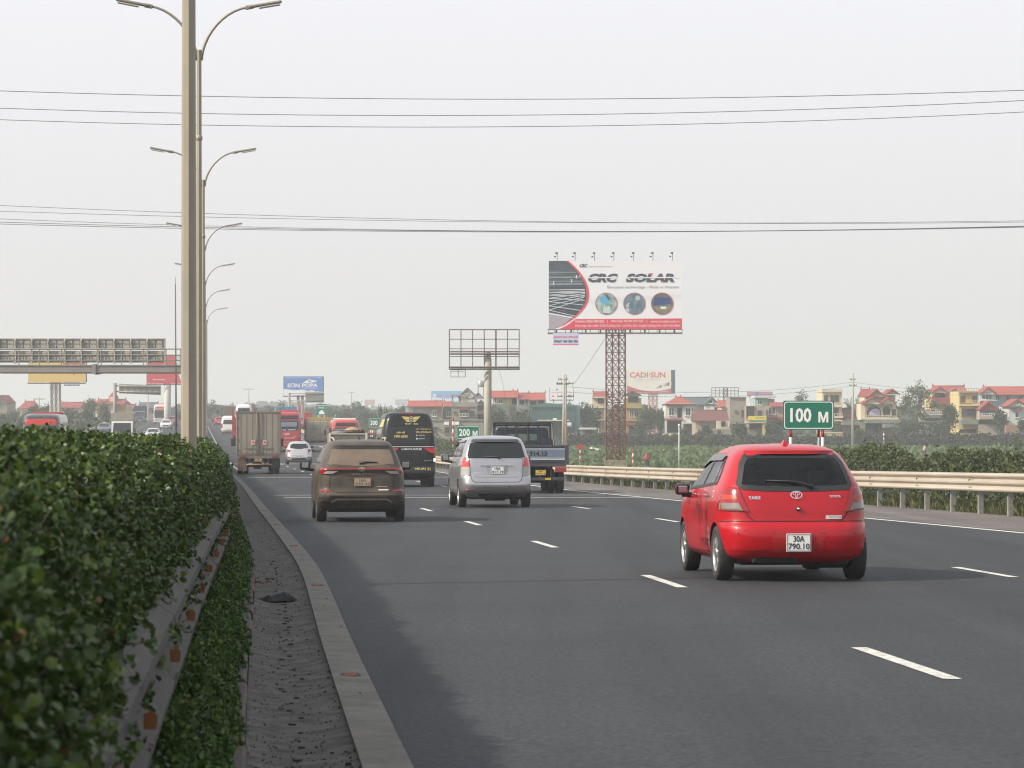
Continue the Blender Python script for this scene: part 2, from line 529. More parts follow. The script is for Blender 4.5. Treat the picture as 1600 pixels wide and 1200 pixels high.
for Y0, Y1 in [(a * 1.2 + .4, a * 1.2 + 1.58) for a in range(0, 120)]:
    z0, z1 = zr(Y0), zr(Y1); j = rg.uniform(-.012, .012); hgt = .10 + rg.uniform(-.01, .012)
    vs = []
    for Y, z in ((Y0, z0), (Y1, z1)):
        for (o, h) in ((-.86 + j, -.05), (-.86 + j, hgt - .01), (-.845 + j, hgt), (-.785 + j, hgt), (-.768 + j, hgt - .02), (-.762 + j, -.05)):
            vs.append((cx(Y) + o, Y, z + h))
    k.add(vs, [(i, i + 1, i + 7, i + 6) for i in range(5)] + [(0, 1, 2, 3, 4, 5), (6, 7, 8, 9, 10, 11)], CURB2)
struct('inner_kerb', k)
k = MB(); strip(k, -2.75, -.86, SOIL, .04); strip(k, -2.86, -2.75, CONC, .14); strip(k, -2.865, -2.86, CONC, -.05, .14)
struct('median', k)

# painted markings
k = MB()
def dash(tabfn, y0, y1, w=.15):
    ys = [y0 + (y1 - y0) * i / 4 for i in range(5)]
    vs = []
    for Y in ys:
        X = tabfn(Y); vs += [(X - w / 2, Y, zr(Y) + .005), (X + w / 2, Y, zr(Y) + .005)]
    k.add(vs, [(2 * i, 2 * i + 1, 2 * i + 3, 2 * i + 2) for i in range(4)], LINE)
for n in range(-1, 55):
    dash(lambda Y: cx(Y) + 3.76, 18.5 + 12 * n, 21.4 + 12 * n, .12)
    dash(lambda Y: cx(Y) + lerp(L2, Y), 20.9 + 12 * n, 23.6 + 12 * n, .12)
    if n > 8: dash(lambda Y: cx(Y) - 6.6, 20 + 12 * n, 23 + 12 * n); dash(lambda Y: cx(Y) - 10.3, 20 + 12 * n, 23 + 12 * n)
strip(k, [(y, e - .08) for y, e in EDGE], [(y, e + .08) for y, e in EDGE], LINE, .005)
strip(k, .42, .55, LINE, .005, ys=[y for y in range(150, 1500, 10)])
strip(k, -3.4, -3.27, LINE, .005, ys=[y for y in range(100, 1500, 10)])
for Yt, a, b in ((83.2, .75, 11.2), (87.2, .55, 10.6), (130, .4, 10.7), (184, .5, 10.7), (190, .5, 10.7), (300, .5, 10.7)):
    w = .32 if Yt < 100 else .6
    xs = [a + (b - a) * i / 12 for i in range(13)]
    vs = []
    for o in xs: vs += [(cx(Yt) + o, Yt + .03 * o, zr(Yt + .03 * o) + .009), (cx(Yt) + o, Yt + .03 * o + w, zr(Yt + .03 * o + w) + .009)]
    k.add(vs, [(2 * i, 2 * i + 2, 2 * i + 3, 2 * i + 1) for i in range(12)], LINE)
struct('road_markings', k)

# raised reflector studs on the kerb strip
def stud():
    q = MB(); q.add([(-.085, -.05, 0), (.085, -.05, 0), (.085, .05, 0), (-.085, .05, 0), (-.06, -.03, .022), (.06, -.03, .022), (.06, .03, .022), (-.06, .03, .022)],
                    [(4, 5, 6, 7), (0, 1, 5, 4), (1, 2, 6, 5), (2, 3, 7, 6), (3, 0, 4, 7)], mat('stud_body', (.10, .085, .075), .7))
    return q.fixed('stud_body'), MB().add([(-.05, -.047, .004), (.05, -.047, .004), (.042, -.036, .018), (-.042, -.036, .018)], [(0, 1, 2, 3)], AMBER).mesh('stud_lens')
sb, sl = stud()
ords = ['nearest', 'second', 'third', 'fourth', 'fifth', 'sixth']
for i, Y in enumerate((18.2, 29.9, 41.7, 52.9, 64.3)):
    t = thing('road_stud', f'small flat reflector stud on the concrete kerb strip, {ords[i]} from the camera', 'road stud', (cx(Y) - .12, Y, zr(Y) + .052), (0, 0, .09), 'reflector studs along the kerb strip')
    part('base', sb, t); part('reflector', sl, t); t.scale = (.8, .8, .8)

# guard rails ---------------------------------------------------------
def wprof(three, h=.42):
    """corrugated section (x towards traffic, z up), two waves or three"""
    a = [(0, 0), (.065, .05), (.08, .12), (.07, .19), (.008, .29), (0, .33), (.008, .37), (.07, .44), (.08, .51), (.07, .58), (.008, .66), (0, .69), (.008, .72), (.07, .80), (.08, .87), (.065, .95), (0, 1)] if three else [(0, 0), (.03, .06), (.075, .13), (.08, .22), (.04, .34), (.0, .42), (0, .58), (.04, .66), (.08, .78), (.075, .87), (.03, .94), (0, 1)]
    return [(x, z * h) for x, z in a]
def beam_mesh(L, mtl, three):
    p = wprof(three); q = MB(); n = len(p)
    vs = []
    for y in (0, L):
        vs += [(x, y, z) for x, z in p] + [(x - .008, y, z) for x, z in p]
    fs = [(i, i + 1, 2 * n + i + 1, 2 * n + i) for i in range(n - 1)] + [(n + i, 3 * n + i, 3 * n + i + 1, n + i + 1) for i in range(n - 1)]
    fs += [(0, 2 * n, 3 * n, n), (n - 1, 2 * n - 1, 4 * n - 1, 3 * n - 1)]
    fs += [(i, n + i, n + i + 1, i + 1) for i in range(n - 1)] + [(2 * n + i, 2 * n + i + 1, 3 * n + i + 1, 3 * n + i) for i in range(n - 1)]
    q.add(vs, fs, mtl, smooth=True)
    # slotted bolt holes near both ends
    for y in (.12, .26):
        for z in (.10, .32):
            q.box(.080 - .002, y - .03, z - .011, .080 + .004, y + .03, z + .011, DARKSTEEL)
    me = q.fixed('beam'); me.set_sharp_from_angle(angle=R(42)); return me
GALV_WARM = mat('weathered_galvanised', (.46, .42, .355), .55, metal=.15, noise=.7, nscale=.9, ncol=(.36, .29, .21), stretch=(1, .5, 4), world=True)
GALV_SHADE = mat('shaded_galvanised', (.095, .09, .085), .8, spec=.12, noise=.7, nscale=1.7, ncol=(.055, .05, .045), stretch=(1, .5, 4), world=True)  # zinc colour darkened to paint in the shade along the hedge
def guardrail(label, offs, side, y0, y1, step, mtl, htab, refl_every=2, cat='guardrail', posts=True):
    t = thing('guardrail', label, cat, (0, 0, 0))
    pm = mat('post_grey', (.24, .235, .215), .7, noise=.6, nscale=3); post = MB().box(-.055, -.05, -1.0, .055, .05, .0, pm); post = post.fixed('post')
    cap = MB().box(-.08, -.09, -.36, 0, .09, -.10, mtl).fixed('spacer')
    bl = {}
    Y = y0; i = 0
    rp = [(0, 0), (.042, .0), (.046, .045), (.03, .06), (0, .052)]
    refl = MB().add([(a, 0, b) for a, b in rp], [(0, 1, 2, 3, 4)], AMBER if side > 0 else mat('dull_amber', (.20, .07, .016), .6)); refl.add([(a, .004, b) for a, b in rp], [(4, 3, 2, 1, 0)], GALV)
    refl = refl.fixed('reflector')
    while Y < y1:
        L = step if Y < 300 else step * 3
        key = round(L, 2)
        if key not in bl: bl[key] = beam_mesh(L + .22, mtl, side > 0)
        o0, o1 = lerp(offs, Y), lerp(offs, Y + L)
        A = Vector((cx(Y) + o0, Y, zr(Y) + lerp(htab, Y))); B = Vector((cx(Y + L) + o1, Y + L, zr(Y + L) + lerp(htab, Y + L)))
        d = (B - A); az = math.atan2(-d.x, d.y); pt = math.atan2(d.z, math.hypot(d.x, d.y))
        o = part('beam', bl[key], t)
        jit = (i % 2) * .003
        M = Matrix.Translation(A) @ Matrix.Rotation(az, 4, 'Z') @ Matrix.Rotation(pt, 4, 'X')
        if side > 0: M = M @ Matrix.Scale(-1, 4, (1, 0, 0))
        o.matrix_world = M @ Matrix.Translation((jit, 0, -.42))
        if posts:
            for k in range(2 if Y < 300 else 1):
                c = A.lerp(B, .02 + .5 * k)
                q = part('post', post, t, loc=(c.x + side * .13, c.y, c.z - .06), rot=(0, 0, az))
                if Y < 160: part('spacer', cap, t, loc=(c.x + side * (.11 if side > 0 else .0), c.y, c.z + .02), rot=(0, 0, az))
        if i % refl_every == 0 and Y < 180:
            part('reflector', refl, t, loc=(A.x + (-.125 if side > 0 else .03), A.y + .25, A.z - (.20 if side > 0 else .27)), rot=(0, 0, az))
        Y += L; i += 1
    return t
RH = [(0, .93), (61, .92), (75, .86), (94, .76), (119, .68), (163, .70), (500, .75)]
guardrail('long corrugated steel guardrail with posts along the right shoulder', RAIL, 1, 40.0, 700, 4.1, GALV_WARM, RH, 1)
guardrail('dark guardrail with orange reflectors half buried in the median hedge', [(0, -1.13), (500, -1.13)], -1, 3.2, 118, 2.9, GALV_SHADE, [(0, .86), (100, .82)], 1)
guardrail('distant guardrail curving along the far side of the opposite carriageway', [(0, -15.6), (500, -15.6)], -1, 150, 800, 8.0, GALV, [(0, .78), (900, .78)], 99)

# gutter rubbish
rg = random.Random(5)
q = MB()
for i in range(1500):
    Y = 13 + rg.random() ** 2.2 * 60
    o = -.235 - .53 * rg.random(); 
    s = rg.uniform(.002, .007) * (2.2 if rg.random() < .04 else 1)
    z = zr(Y) + .03 - .035 * math.sin(math.pi * (o + .765) / .53)
    a = rg.random() * 6.28
    q.box(-s, -s * .8, -.004, s, s * .8, s * 1.1, [DIRT, CONC, SOIL, UNDER][rg.randrange(4)], T=Matrix.Translation((cx(Y) + o, Y, z)) @ Matrix.Rotation(a, 4, 'Z') @ Matrix.Rotation(rg.uniform(-.4, .4), 4, 'X'), taper=s * .3)
for i in range(60):
    Y = 13.4 + i * .42 + rg.uniform(-.1, .1); o = -.50 + rg.uniform(-.05, .05)
    z = zr(Y) + .002
    s = rg.uniform(.4, 1); q.box(-.022 * s, -.012, -.004, .022 * s, .008, .005 * s, UNDER, T=Matrix.Translation((cx(Y) + o, Y, z)) @ Matrix.Rotation(rg.uniform(-.4, .4), 4, 'Z'), taper=.004)
for i in range(9):
    Y = 14 + rg.random() * 25
    q.box(-.007, -.006, -.003, .007, .006, .006, UNDER, T=Matrix.Translation((cx(Y) - .22 * rg.random(), Y, zr(Y) + .05)), taper=.004)
o = part('gravel', q); o['kind'] = 'stuff'; tag(o, 'loose grit and stones in the dirty gutter beside the kerb', 'gravel', kind='stuff')
# black rag
me = MB(); Yb, ob = 27.8, -.55; nx, ny = 16, 8; vs = []
for j in range(ny + 1):
    for i in range(nx + 1):
        u, v = i / nx, j / ny
        w = math.sin(math.pi * u) ** .6
        x = (u - .5) * .36 + .02 * math.sin(v * 9); y = (v - .5) * .42 * (.45 + .55 * w) + .03 * math.sin(u * 11)
        e = min(u, 1 - u, v, 1 - v) * 4
        h = .012 + min(1, e) * (.055 + .02 * math.sin(u * 8 + v * 3) + .015 * math.sin(u * 17 - v * 9))
        vs.append((x, y, h * (0.6 + .4 * u)))
me.add(vs, [(j * (nx + 1) + i, j * (nx + 1) + i + 1, (j + 1) * (nx + 1) + i + 1, (j + 1) * (nx + 1) + i) for j in range(ny) for i in range(nx)],
       mat('black_cloth', (.012, .012, .013), .9, bump=.4, bscale=30), smooth=True)
o = part('cloth_rag', me, loc=(cx(Yb) + ob, Yb, zr(Yb) + .005), rot=(0, 0, .1)); tag(o, 'crumpled black rag lying flat in the gutter', 'rag')
# dry leaves beside it
q = MB()
for i in range(26):
    a = rg.random() * 6.28; s = rg.uniform(.02, .04)
    T = Matrix.Translation((rg.uniform(-.10, .10), rg.uniform(-.4, .4), rg.uniform(.01, .05))) @ Matrix.Rotation(a, 4, 'Z') @ Matrix.Rotation(rg.uniform(-.8, .8), 4, 'X')
    q.add([(-s, 0, 0), (0, -s * .5, .01), (s, 0, 0), (0, s * .5, .008)], [(0, 1, 2, 3)], mat('dry_leaf', (.16, .085, .04), .8), T=T)
o = part('dry_leaves', q, loc=(cx(31) - .66, 31, zr(31) + .02)); tag(o, 'small heap of brown dry leaves in the gutter behind the black rag', 'leaves', kind='stuff')
# ------------------------------------------------------------------ foliage
LEAF = leaf_mat('hedge_leaf', (.018, .038, .009), (.052, .092, .016), (.14, .19, .032), .42, .25)
LEAF_SMALL = leaf_mat('ground_cover_leaf', (.016, .040, .008), (.050, .100, .015), (.13, .21, .03), .5, .28)
LEAF_BUSH = leaf_mat('bush_leaf', (.036, .054, .020), (.078, .100, .034), (.14, .155, .06), .6, .2)
LEAF_TREE = leaf_mat('tree_leaf', (.022, .040, .016), (.040, .066, .024), (.075, .10, .035), .6, .2)
LEAF_PALE = leaf_mat('pale_tree_leaf', (.05, .065, .03), (.09, .10, .05), (.14, .13, .07), .6, .2)
GRASS_L = leaf_mat('grass_blade', (.045, .07, .02), (.09, .12, .035), (.20, .17, .08), .6, .3)
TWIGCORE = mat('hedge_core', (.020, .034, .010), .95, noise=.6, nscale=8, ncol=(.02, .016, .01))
BARK = mat('bark', (.10, .08, .06), .9, noise=.6, nscale=6, ncol=(.06, .05, .04))

def leaves_mesh(name, P, D, size, mtl, six=False, aspect=.55, tone=None, fold=.18):
    """one blade per row: P base point, D direction, size; six = six-cornered blade instead of a rhombus"""
    n = len(P)
    D = D / np.linalg.norm(D, axis=1, keepdims=True)
    rv = nrng.normal(size=(n, 3)); W = np.cross(D, rv); W /= np.linalg.norm(W, axis=1, keepdims=True)
    N = np.cross(D, W)
    s = size.reshape(-1, 1)
    if six:
        k = [(0, 0, 0), (.38, .42, 1), (.78, .46, 1), (1.0, 0, -.1), (.78, -.46, 1), (.38, -.42, 1)]
        faces = [(0, 1, 2, 3), (0, 3, 4, 5)]
    else:
        k = [(0, 0, 0), (.55, .5, 1), (1, 0, 0), (.55, -.5, 1)]
        faces = [(0, 1, 2), (0, 2, 3)]
    m_ = len(k)
    V = np.empty((n, m_, 3))
    for i, (a, w, f) in enumerate(k):
        V[:, i] = P + s * (D * a + W * (w * aspect * 2 * .8) + N * (f * fold * .5))
    V = V.reshape(-1, 3)
    fl = len(faces[0]); Fm = np.array(faces).reshape(-1)
    idx = (np.arange(n) * m_)[:, None] + Fm[None, :]
    me = bpy.data.meshes.new(name)
    me.vertices.add(len(V)); me.vertices.foreach_set('co', V.ravel())
    nf = n * len(faces)
    me.loops.add(nf * fl); me.loops.foreach_set('vertex_index', idx.ravel().astype(np.int32))
    me.polygons.add(nf)
    me.polygons.foreach_set('loop_start', (np.arange(nf) * fl).astype(np.int32))
    me.materials.append(mtl)
    at = me.attributes.new('tone', 'FLOAT', 'POINT')
    if tone is None: tone = nrng.random(n)
    at.data.foreach_set('value', np.repeat(np.clip(tone, 0, 1), m_).astype(np.float32))
    me.update(calc_edges=True); me.validate()
    return me

def vnoise(x, y, s=0):
    """cheap smooth 2-D noise"""
    return (np.sin(x * 1.7 + s) * np.cos(y * 2.3 - s * 1.3) + .6 * np.sin(x * 4.1 - y * 1.9 + s * 2) + .4 * np.cos(x * 7.7 + y * 5.3 + s) + .25 * np.sin(x * 13 - y * 11 + s)) / 2.25

ncx = np.vectorize(cx); nzr = np.vectorize(zr)

def hedge_surface(u, Y):
    """u in 0..1 from the foot of the road face, over the top, to the far face; returns point and outward normal"""
    oc, hw, H = -2.02, .80, 1.60
    H = 1.50 + .045 * np.clip((Y - 8) / 22, 0, 1) + .05 * np.clip((Y - 30) / 30, 0, 1)
    ang = np.pi * (u)                     # 0 = road side, pi = far side
    ex = 0.55
    c = np.sign(np.cos(ang)) * np.abs(np.cos(ang)) ** ex
    s_ = np.abs(np.sin(ang)) ** .62
    bump = .055 * vnoise(Y * 1.1, u * 9, 1.0) + .03 * vnoise(Y * 3.7, u * 21, 4.0)
    bulge = .10 * np.sin(np.pi * np.clip(s_, 0, 1)) + .10 * np.clip((Y - 26) / 14, 0, 1) * np.sin(np.pi * np.clip(s_, 0, 1)) ** .7
    bulge = bulge + .14 * np.clip((Y - 55) / 20, 0, 1)
    bulge = bulge + .07 * np.clip((9.0 - Y) / 3, 0, 1)
    hw_ = hw + bulge + bump
    o = oc + c * hw_
    h = .12 + (H - .12 + bump * 1.3) * s_
    return o, h, np.cos(ang), np.abs(np.sin(ang))

def hedge_leaves(name, y0, y1, tips, per, size, six, parent, u1=.72):
    Y = y0 + (y1 - y0) * nrng.random(tips); u = .01 + u1 * nrng.random(tips)
    o, h, nx, nz = hedge_surface(u, Y)
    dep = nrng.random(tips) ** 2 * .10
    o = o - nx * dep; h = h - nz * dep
    # stray shoots that stand out of the clipped face
    sh = nrng.random(tips) < .06
    o = o + nx * sh * nrng.random(tips) * .10; h = h + nz * sh * nrng.random(tips) * .07
    P = np.stack([ncx(Y) + o, Y, nzr(Y) + h], 1)
    N = np.stack([nx, np.zeros(tips), nz], 1) + nrng.normal(size=(tips, 3)) * .25
    N /= np.linalg.norm(N, axis=1, keepdims=True)
    P = np.repeat(P, per, 0); N2 = np.repeat(N, per, 0)
    r3 = nrng.normal(size=(len(P), 3)); side = np.cross(N2, r3); side /= np.linalg.norm(side, axis=1, keepdims=True)
    D = N2 * nrng.uniform(.15, .9, (len(P), 1)) + side
    D[:, 2] += .15
    sz = nrng.uniform(.5, 1.35, len(P)) * size
    P = P + nrng.normal(size=P.shape) * size * .35
    clump = np.repeat(.5 + .5 * vnoise(Y * 2.2, u * 12, 7), per)
    young = np.repeat(nrng.random(tips) < .10, per)
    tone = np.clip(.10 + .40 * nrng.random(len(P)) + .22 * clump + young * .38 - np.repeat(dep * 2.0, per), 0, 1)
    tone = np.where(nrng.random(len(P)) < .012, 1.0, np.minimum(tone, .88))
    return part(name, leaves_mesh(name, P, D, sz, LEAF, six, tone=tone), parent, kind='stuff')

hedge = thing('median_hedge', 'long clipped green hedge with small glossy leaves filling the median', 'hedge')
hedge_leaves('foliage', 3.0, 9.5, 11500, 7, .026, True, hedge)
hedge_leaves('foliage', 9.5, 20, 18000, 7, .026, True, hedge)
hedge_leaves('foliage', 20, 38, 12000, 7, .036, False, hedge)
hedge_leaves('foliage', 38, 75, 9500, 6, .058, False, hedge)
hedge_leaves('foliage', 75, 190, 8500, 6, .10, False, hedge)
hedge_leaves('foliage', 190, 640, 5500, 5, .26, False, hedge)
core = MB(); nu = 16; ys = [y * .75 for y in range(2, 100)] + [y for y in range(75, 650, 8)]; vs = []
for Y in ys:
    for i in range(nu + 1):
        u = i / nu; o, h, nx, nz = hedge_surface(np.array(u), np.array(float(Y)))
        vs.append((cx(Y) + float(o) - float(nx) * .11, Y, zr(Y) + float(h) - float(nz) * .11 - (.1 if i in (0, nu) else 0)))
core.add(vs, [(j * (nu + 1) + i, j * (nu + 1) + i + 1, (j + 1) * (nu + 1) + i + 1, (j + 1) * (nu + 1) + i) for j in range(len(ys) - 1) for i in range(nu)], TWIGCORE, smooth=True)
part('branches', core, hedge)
q = MB()
for k in range(420):
    Y = 4 + 30 * rnd.random() ** 1.3; u = .02 + .5 * rnd.random(); o_, h_, nx_, nz_ = hedge_surface(np.array(u), np.array(Y))
    a = Vector((cx(Y) + float(o_ - nx_ * .10), Y, zr(Y) + float(h_ - nz_ * .10))); d = Vector((float(nx_), rnd.gauss(0, .5), float(nz_) + rnd.gauss(.2, .3))).normalized()
    q.tube([a, a + d * .09, a + d * rnd.uniform(.12, .19) + Vector((0, 0, .02))], [.0028, .002, .001], BARK, 4, cap=False)
part('twigs', q, hedge, kind='stuff')

# low plants spilling between guard rail and gutter
def cover(y0, y1, n, per, size, six):
    Y = y0 + (y1 - y0) * nrng.random(n)
    t = nrng.random(n)
    wob = .06 * vnoise(Y * 1.6, Y * .3, 2)
    edge = -.84 + .07 * vnoise(Y * 1.3, Y * .5, 5) + .05 * vnoise(Y * 4.3, Y * .5, 1)
    o = -1.28 + t * (edge + 1.28)
    hmax = (.40 + .10 * vnoise(Y * 1.1, o * 5, 3)) * np.sqrt(np.clip(1 - ((o + 1.12) / .34) ** 2, .05, 1))
    h = hmax * (1 - nrng.random(n) ** 2 * .35) + .02 + (nrng.random(n) < .07) * .07 * nrng.random(n)
    P = np.stack([ncx(Y) + o, Y, nzr(Y) + h], 1)
    N = np.stack([.5 + (o + 1.1) * 1.5, -.2 + 0 * o, .8 + 0 * o], 1) + nrng.normal(size=(n, 3)) * .3
    N /= np.linalg.norm(N, axis=1, keepdims=True)
    P = np.repeat(P, per, 0); N2 = np.repeat(N, per, 0)
    side = np.cross(N2, nrng.normal(size=(len(P), 3))); side /= np.linalg.norm(side, axis=1, keepdims=True)
    D = N2 * nrng.uniform(.3, 1.1, (len(P), 1)) + side
    tone = np.clip(.15 + .5 * nrng.random(len(P)) + np.repeat(.3 * vnoise(Y * 3, o * 9, 2) + (nrng.random(n) < .08) * .3, per), 0, 1)
    return leaves_mesh('foliage', P + nrng.normal(size=P.shape) * size * .3, D, nrng.uniform(.7, 1.2, len(P)) * size, LEAF_SMALL, six, tone=tone)
gc = thing('ground_cover', 'low leafy plants spilling out from under the median guardrail over the inner kerb', 'plants', kind='stuff')
part('foliage', cover(9, 22, 9500, 7, .023, True), gc, kind='stuff')
part('foliage', cover(22, 60, 12000, 5, .030, False), gc, kind='stuff')
part('foliage', cover(60, 140, 4000, 4, .08, False), gc, kind='stuff')

# verge grass on the right bank
def grass(y0, y1, n, size, lo, hi):
    Y = y0 + (y1 - y0) * nrng.random(n) ** 1.2
    o = np.array([lerp(RAIL, y) for y in Y]) + nrng.uniform(lo, hi, n)
    clump = .5 + .5 * vnoise(Y * .9, o * 1.7, 3)
    P = np.stack([ncx(Y) + o, Y, nzr(Y) - .04 - np.clip((o - np.array([lerp(RAIL, y) for y in Y]) - .9) * .15, 0, .6)], 1)
    D = np.stack([nrng.normal(size=n) * .35, nrng.normal(size=n) * .35, np.ones(n)], 1)
    return leaves_mesh('blades', P, D, size * (.4 + clump) * nrng.uniform(.6, 1.3, n), GRASS_L, False, aspect=.06, tone=np.clip(nrng.random(n) * .7 + .3 * clump, 0, 1))
gr = thing('verge_grass', 'rough tufts of roadside grass growing round the guardrail posts', 'grass', kind='stuff')
part('blades', grass(42, 130, 42000, .27, .15, 2.6), gr, kind='stuff')
part('blades', grass(130, 330, 14000, .45, .1, 2.6), gr, kind='stuff')

def shrub_mass(n, fn, size, mtl, per=5):
    P, N, tn = fn(n)
    N = N / np.linalg.norm(N, axis=1, keepdims=True)
    P = np.repeat(P, per, 0); N2 = np.repeat(N, per, 0)
    side = np.cross(N2, nrng.normal(size=(len(P), 3))); side /= np.linalg.norm(side, axis=1, keepdims=True)
    D = N2 * nrng.uniform(.2, 1.0, (len(P), 1)) + side
    tone = np.clip(np.repeat(tn, per) + .35 * (nrng.random(len(P)) - .5), 0, 1)
    return leaves_mesh('foliage', P + nrng.normal(size=P.shape) * size * .8, D, nrng.uniform(.6, 1.3, len(P)) * size, mtl, False, tone=tone)

def blob_fn(c, r, seed=0, k=5):
    """points on a lumpy ellipsoid made of k lobes"""
    rg_ = np.random.default_rng(seed)
    cs = rg_.normal(size=(k, 3)); cs /= np.linalg.norm(cs, axis=1, keepdims=True)
    cs = cs * np.array(r) * .45 * rg_.uniform(.6, 1.2, (k, 1)); cs[:, 2] = np.abs(cs[:, 2]) * .9 - r[2] * .15
    rr = rg_.uniform(.48, .70, k)
    def fn(n):
        j = rg_.integers(0, k, n)
        d = rg_.normal(size=(n, 3)); d /= np.linalg.norm(d, axis=1, keepdims=True)
        d[:, 2] = np.where(rg_.random(n) < .5, np.abs(d[:, 2]), d[:, 2])
        rad = rr[j][:, None] * np.array(r) * (1 - .35 * rg_.random((n, 1)) ** 1.5)
        P = np.array(c) + cs[j] + d * rad
        tn = .42 + .25 * (rg_.random(k)[j] - .5)
        return P, d, tn
    return fn

def tree(name, label, cat, px, Y, top, base, wpx, mtl=None, dens=1.0, k=6, seed=1, group=None, trunk=.35, leaf=None, z0=None):
    """px/top/base/wpx measured in the photograph; turned into metres at distance Y"""
    mtl = mtl or LEAF_TREE
    X = PX(px, Y); zt = PZ(top, Y); zb = GRD - .2 if z0 is None else z0
    H = zt - zb; rx = wpx / 4500 * Y / 2
    t = thing(name, label, cat, (X, Y, zb), group=group)
    cr_h = H * (1 - trunk * .7)
    c = (0, 0, H - cr_h / 2)
    leaf = leaf or max(.16, Y * .0006)
    area = 4 * rx * cr_h
    n = int(min(2600, 26 * dens * area / (leaf * leaf * 40) + 60))
    part('crown', shrub_mass(n, blob_fn(c, (rx * 1.05, rx * 1.05, cr_h * .52), seed, k), leaf, mtl, 5), t, kind='stuff')
    tr = MB(); rg_ = random.Random(seed)
    r0 = max(.07, H * .018)
    tr.tube([(0, 0, 0), (rg_.uniform(-.1, .1), 0, H * .3), (rg_.uniform(-.2, .2), 0, H * .6), (0, 0, H * .85)], [r0, r0 * .8, r0 * .5, r0 * .15], BARK, 7)
    for i in range(6):
        a = i * 1.05 + seed; z = H * rg_.uniform(.3, .6)
        tr.tube([(0, 0, z), (math.cos(a) * rx * .4, math.sin(a) * rx * .4, z + H * .12), (math.cos(a) * rx * .75, math.sin(a) * rx * .75, z + H * .25)], [r0 * .5, r0 * .3, r0 * .1], BARK, 5)
    part('trunk', tr, t)
    return t

def airy_tree(label, px, Y, top, wpx, seed=2, mtl=None, group=None):
    """bare-looking tree: many fine branches and thin leaves"""
    X = PX(px, Y); zb = GRD - .2; H = PZ(top, Y) - zb; rx = wpx / 4500 * Y / 2
    t = thing('bare_tree', label, 'tree', (X, Y, zb), group=group)
    rg_ = random.Random(seed); tr = MB(); tips = []
    def grow(p, d, L, r, lev):
        q = p + d * L
        tr.tube([p, (p + q) / 2 + Vector((rg_.uniform(-.04, .04) * L, 0, 0)), q], [r, r * .8, r * .55], BARK, 5, cap=False)
        tips.append(q)
        if lev == 0: return
        for _ in range(3):
            nd = (d + Vector((rg_.gauss(0, .55), rg_.gauss(0, .55), rg_.gauss(.05, .3)))).normalized()
            grow(q, nd, L * rg_.uniform(.6, .82), r * .58, lev - 1)
    grow(Vector((0, 0, 0)), Vector((0, 0, 1)), H * .28, H * .02, 5)
    mxr = max(abs(q.x) for q in tips); mz = max(q.z for q in tips)
    S_ = Matrix.Diagonal((rx / mxr, rx / mxr, H / mz, 1))
    tr.v = [tuple(S_ @ Vector(p)) for p in tr.v]
    part('trunk', tr, t)
    T_ = np.array([tuple(S_ @ q) for q in tips if q.z > H * .3])
    j = nrng.integers(0, len(T_), 2200)
    P = T_[j] + nrng.normal(size=(2200, 3)) * .35
    part('crown', leaves_mesh('crown', P, nrng.normal(size=P.shape), nrng.uniform(.15, .35, 2200), mtl or LEAF_PALE, False), t, kind='stuff')
    return t

def palm(label, px, Y, top, wpx, seed=3, banana=False, group=None):
    X = PX(px, Y); zb = GRD - .2; H = PZ(top, Y) - zb; L = wpx / 4500 * Y / 2
    t = thing('banana_plant' if banana else 'palm_tree', label, 'palm' if not banana else 'banana plant', (X, Y, zb), group=group)
    rg_ = random.Random(seed)
    hs = H * (.45 if banana else .72)
    tr = MB(); tr.tube([(0, 0, 0), (.1, 0, hs * .5), (0, 0, hs)], [.16, .13, .1], BARK, 8); part('trunk', tr, t)
    q = MB(); M_ = LEAF_TREE
    n = 10 if banana else 16
    for i in range(n):
        a = i * 2.4; up = rg_.uniform(.3, 1.0) if banana else rg_.uniform(.0, 1.1)
        pts = []
        for s_ in range(7):
            u = s_ / 6
            pts.append(Vector((math.cos(a) * L * u, math.sin(a) * L * u, hs + (H - hs) * up * u * 1.15 - L * (.3 if banana else .85) * u * u)))
        w = L * (.16 if banana else .05)
        vs = []; sd_ = Vector((-math.sin(a), math.cos(a), 0))
        if banana:
            for s_, p in enumerate(pts):
                ww = w * math.sin(math.pi * min(.97, .15 + s_ / 6 * .85))
                vs += [tuple(p - sd_ * ww + Vector((0, 0, -ww * .4))), tuple(p), tuple(p + sd_ * ww + Vector((0, 0, -ww * .4)))]
            q.add(vs, [(3 * k_ + e, 3 * k_ + e + 1, 3 * k_ + e + 4, 3 * k_ + e + 3) for k_ in range(6) for e in (0, 1)], M_)
        else:
            for s_ in range(1, 7):
                for e in range(3):
                    p = pts[s_ - 1].lerp(pts[s_], e / 3)
                    for sg in (-1, 1):
                        tip = p + sd_ * sg * L * .32 + Vector((math.cos(a) * L * .1, math.sin(a) * L * .1, -L * .16))
                        q.add([tuple(p), tuple(p + (pts[s_] - pts[s_ - 1]) * .22), tuple(tip)], [(0, 1, 2)], M_)
    o = part('fronds', q, t)
    at = o.data.attributes.new('tone', 'FLOAT', 'POINT'); at.data.foreach_set('value', [rg_.uniform(.3, .8) for _ in o.data.vertices])
    return t
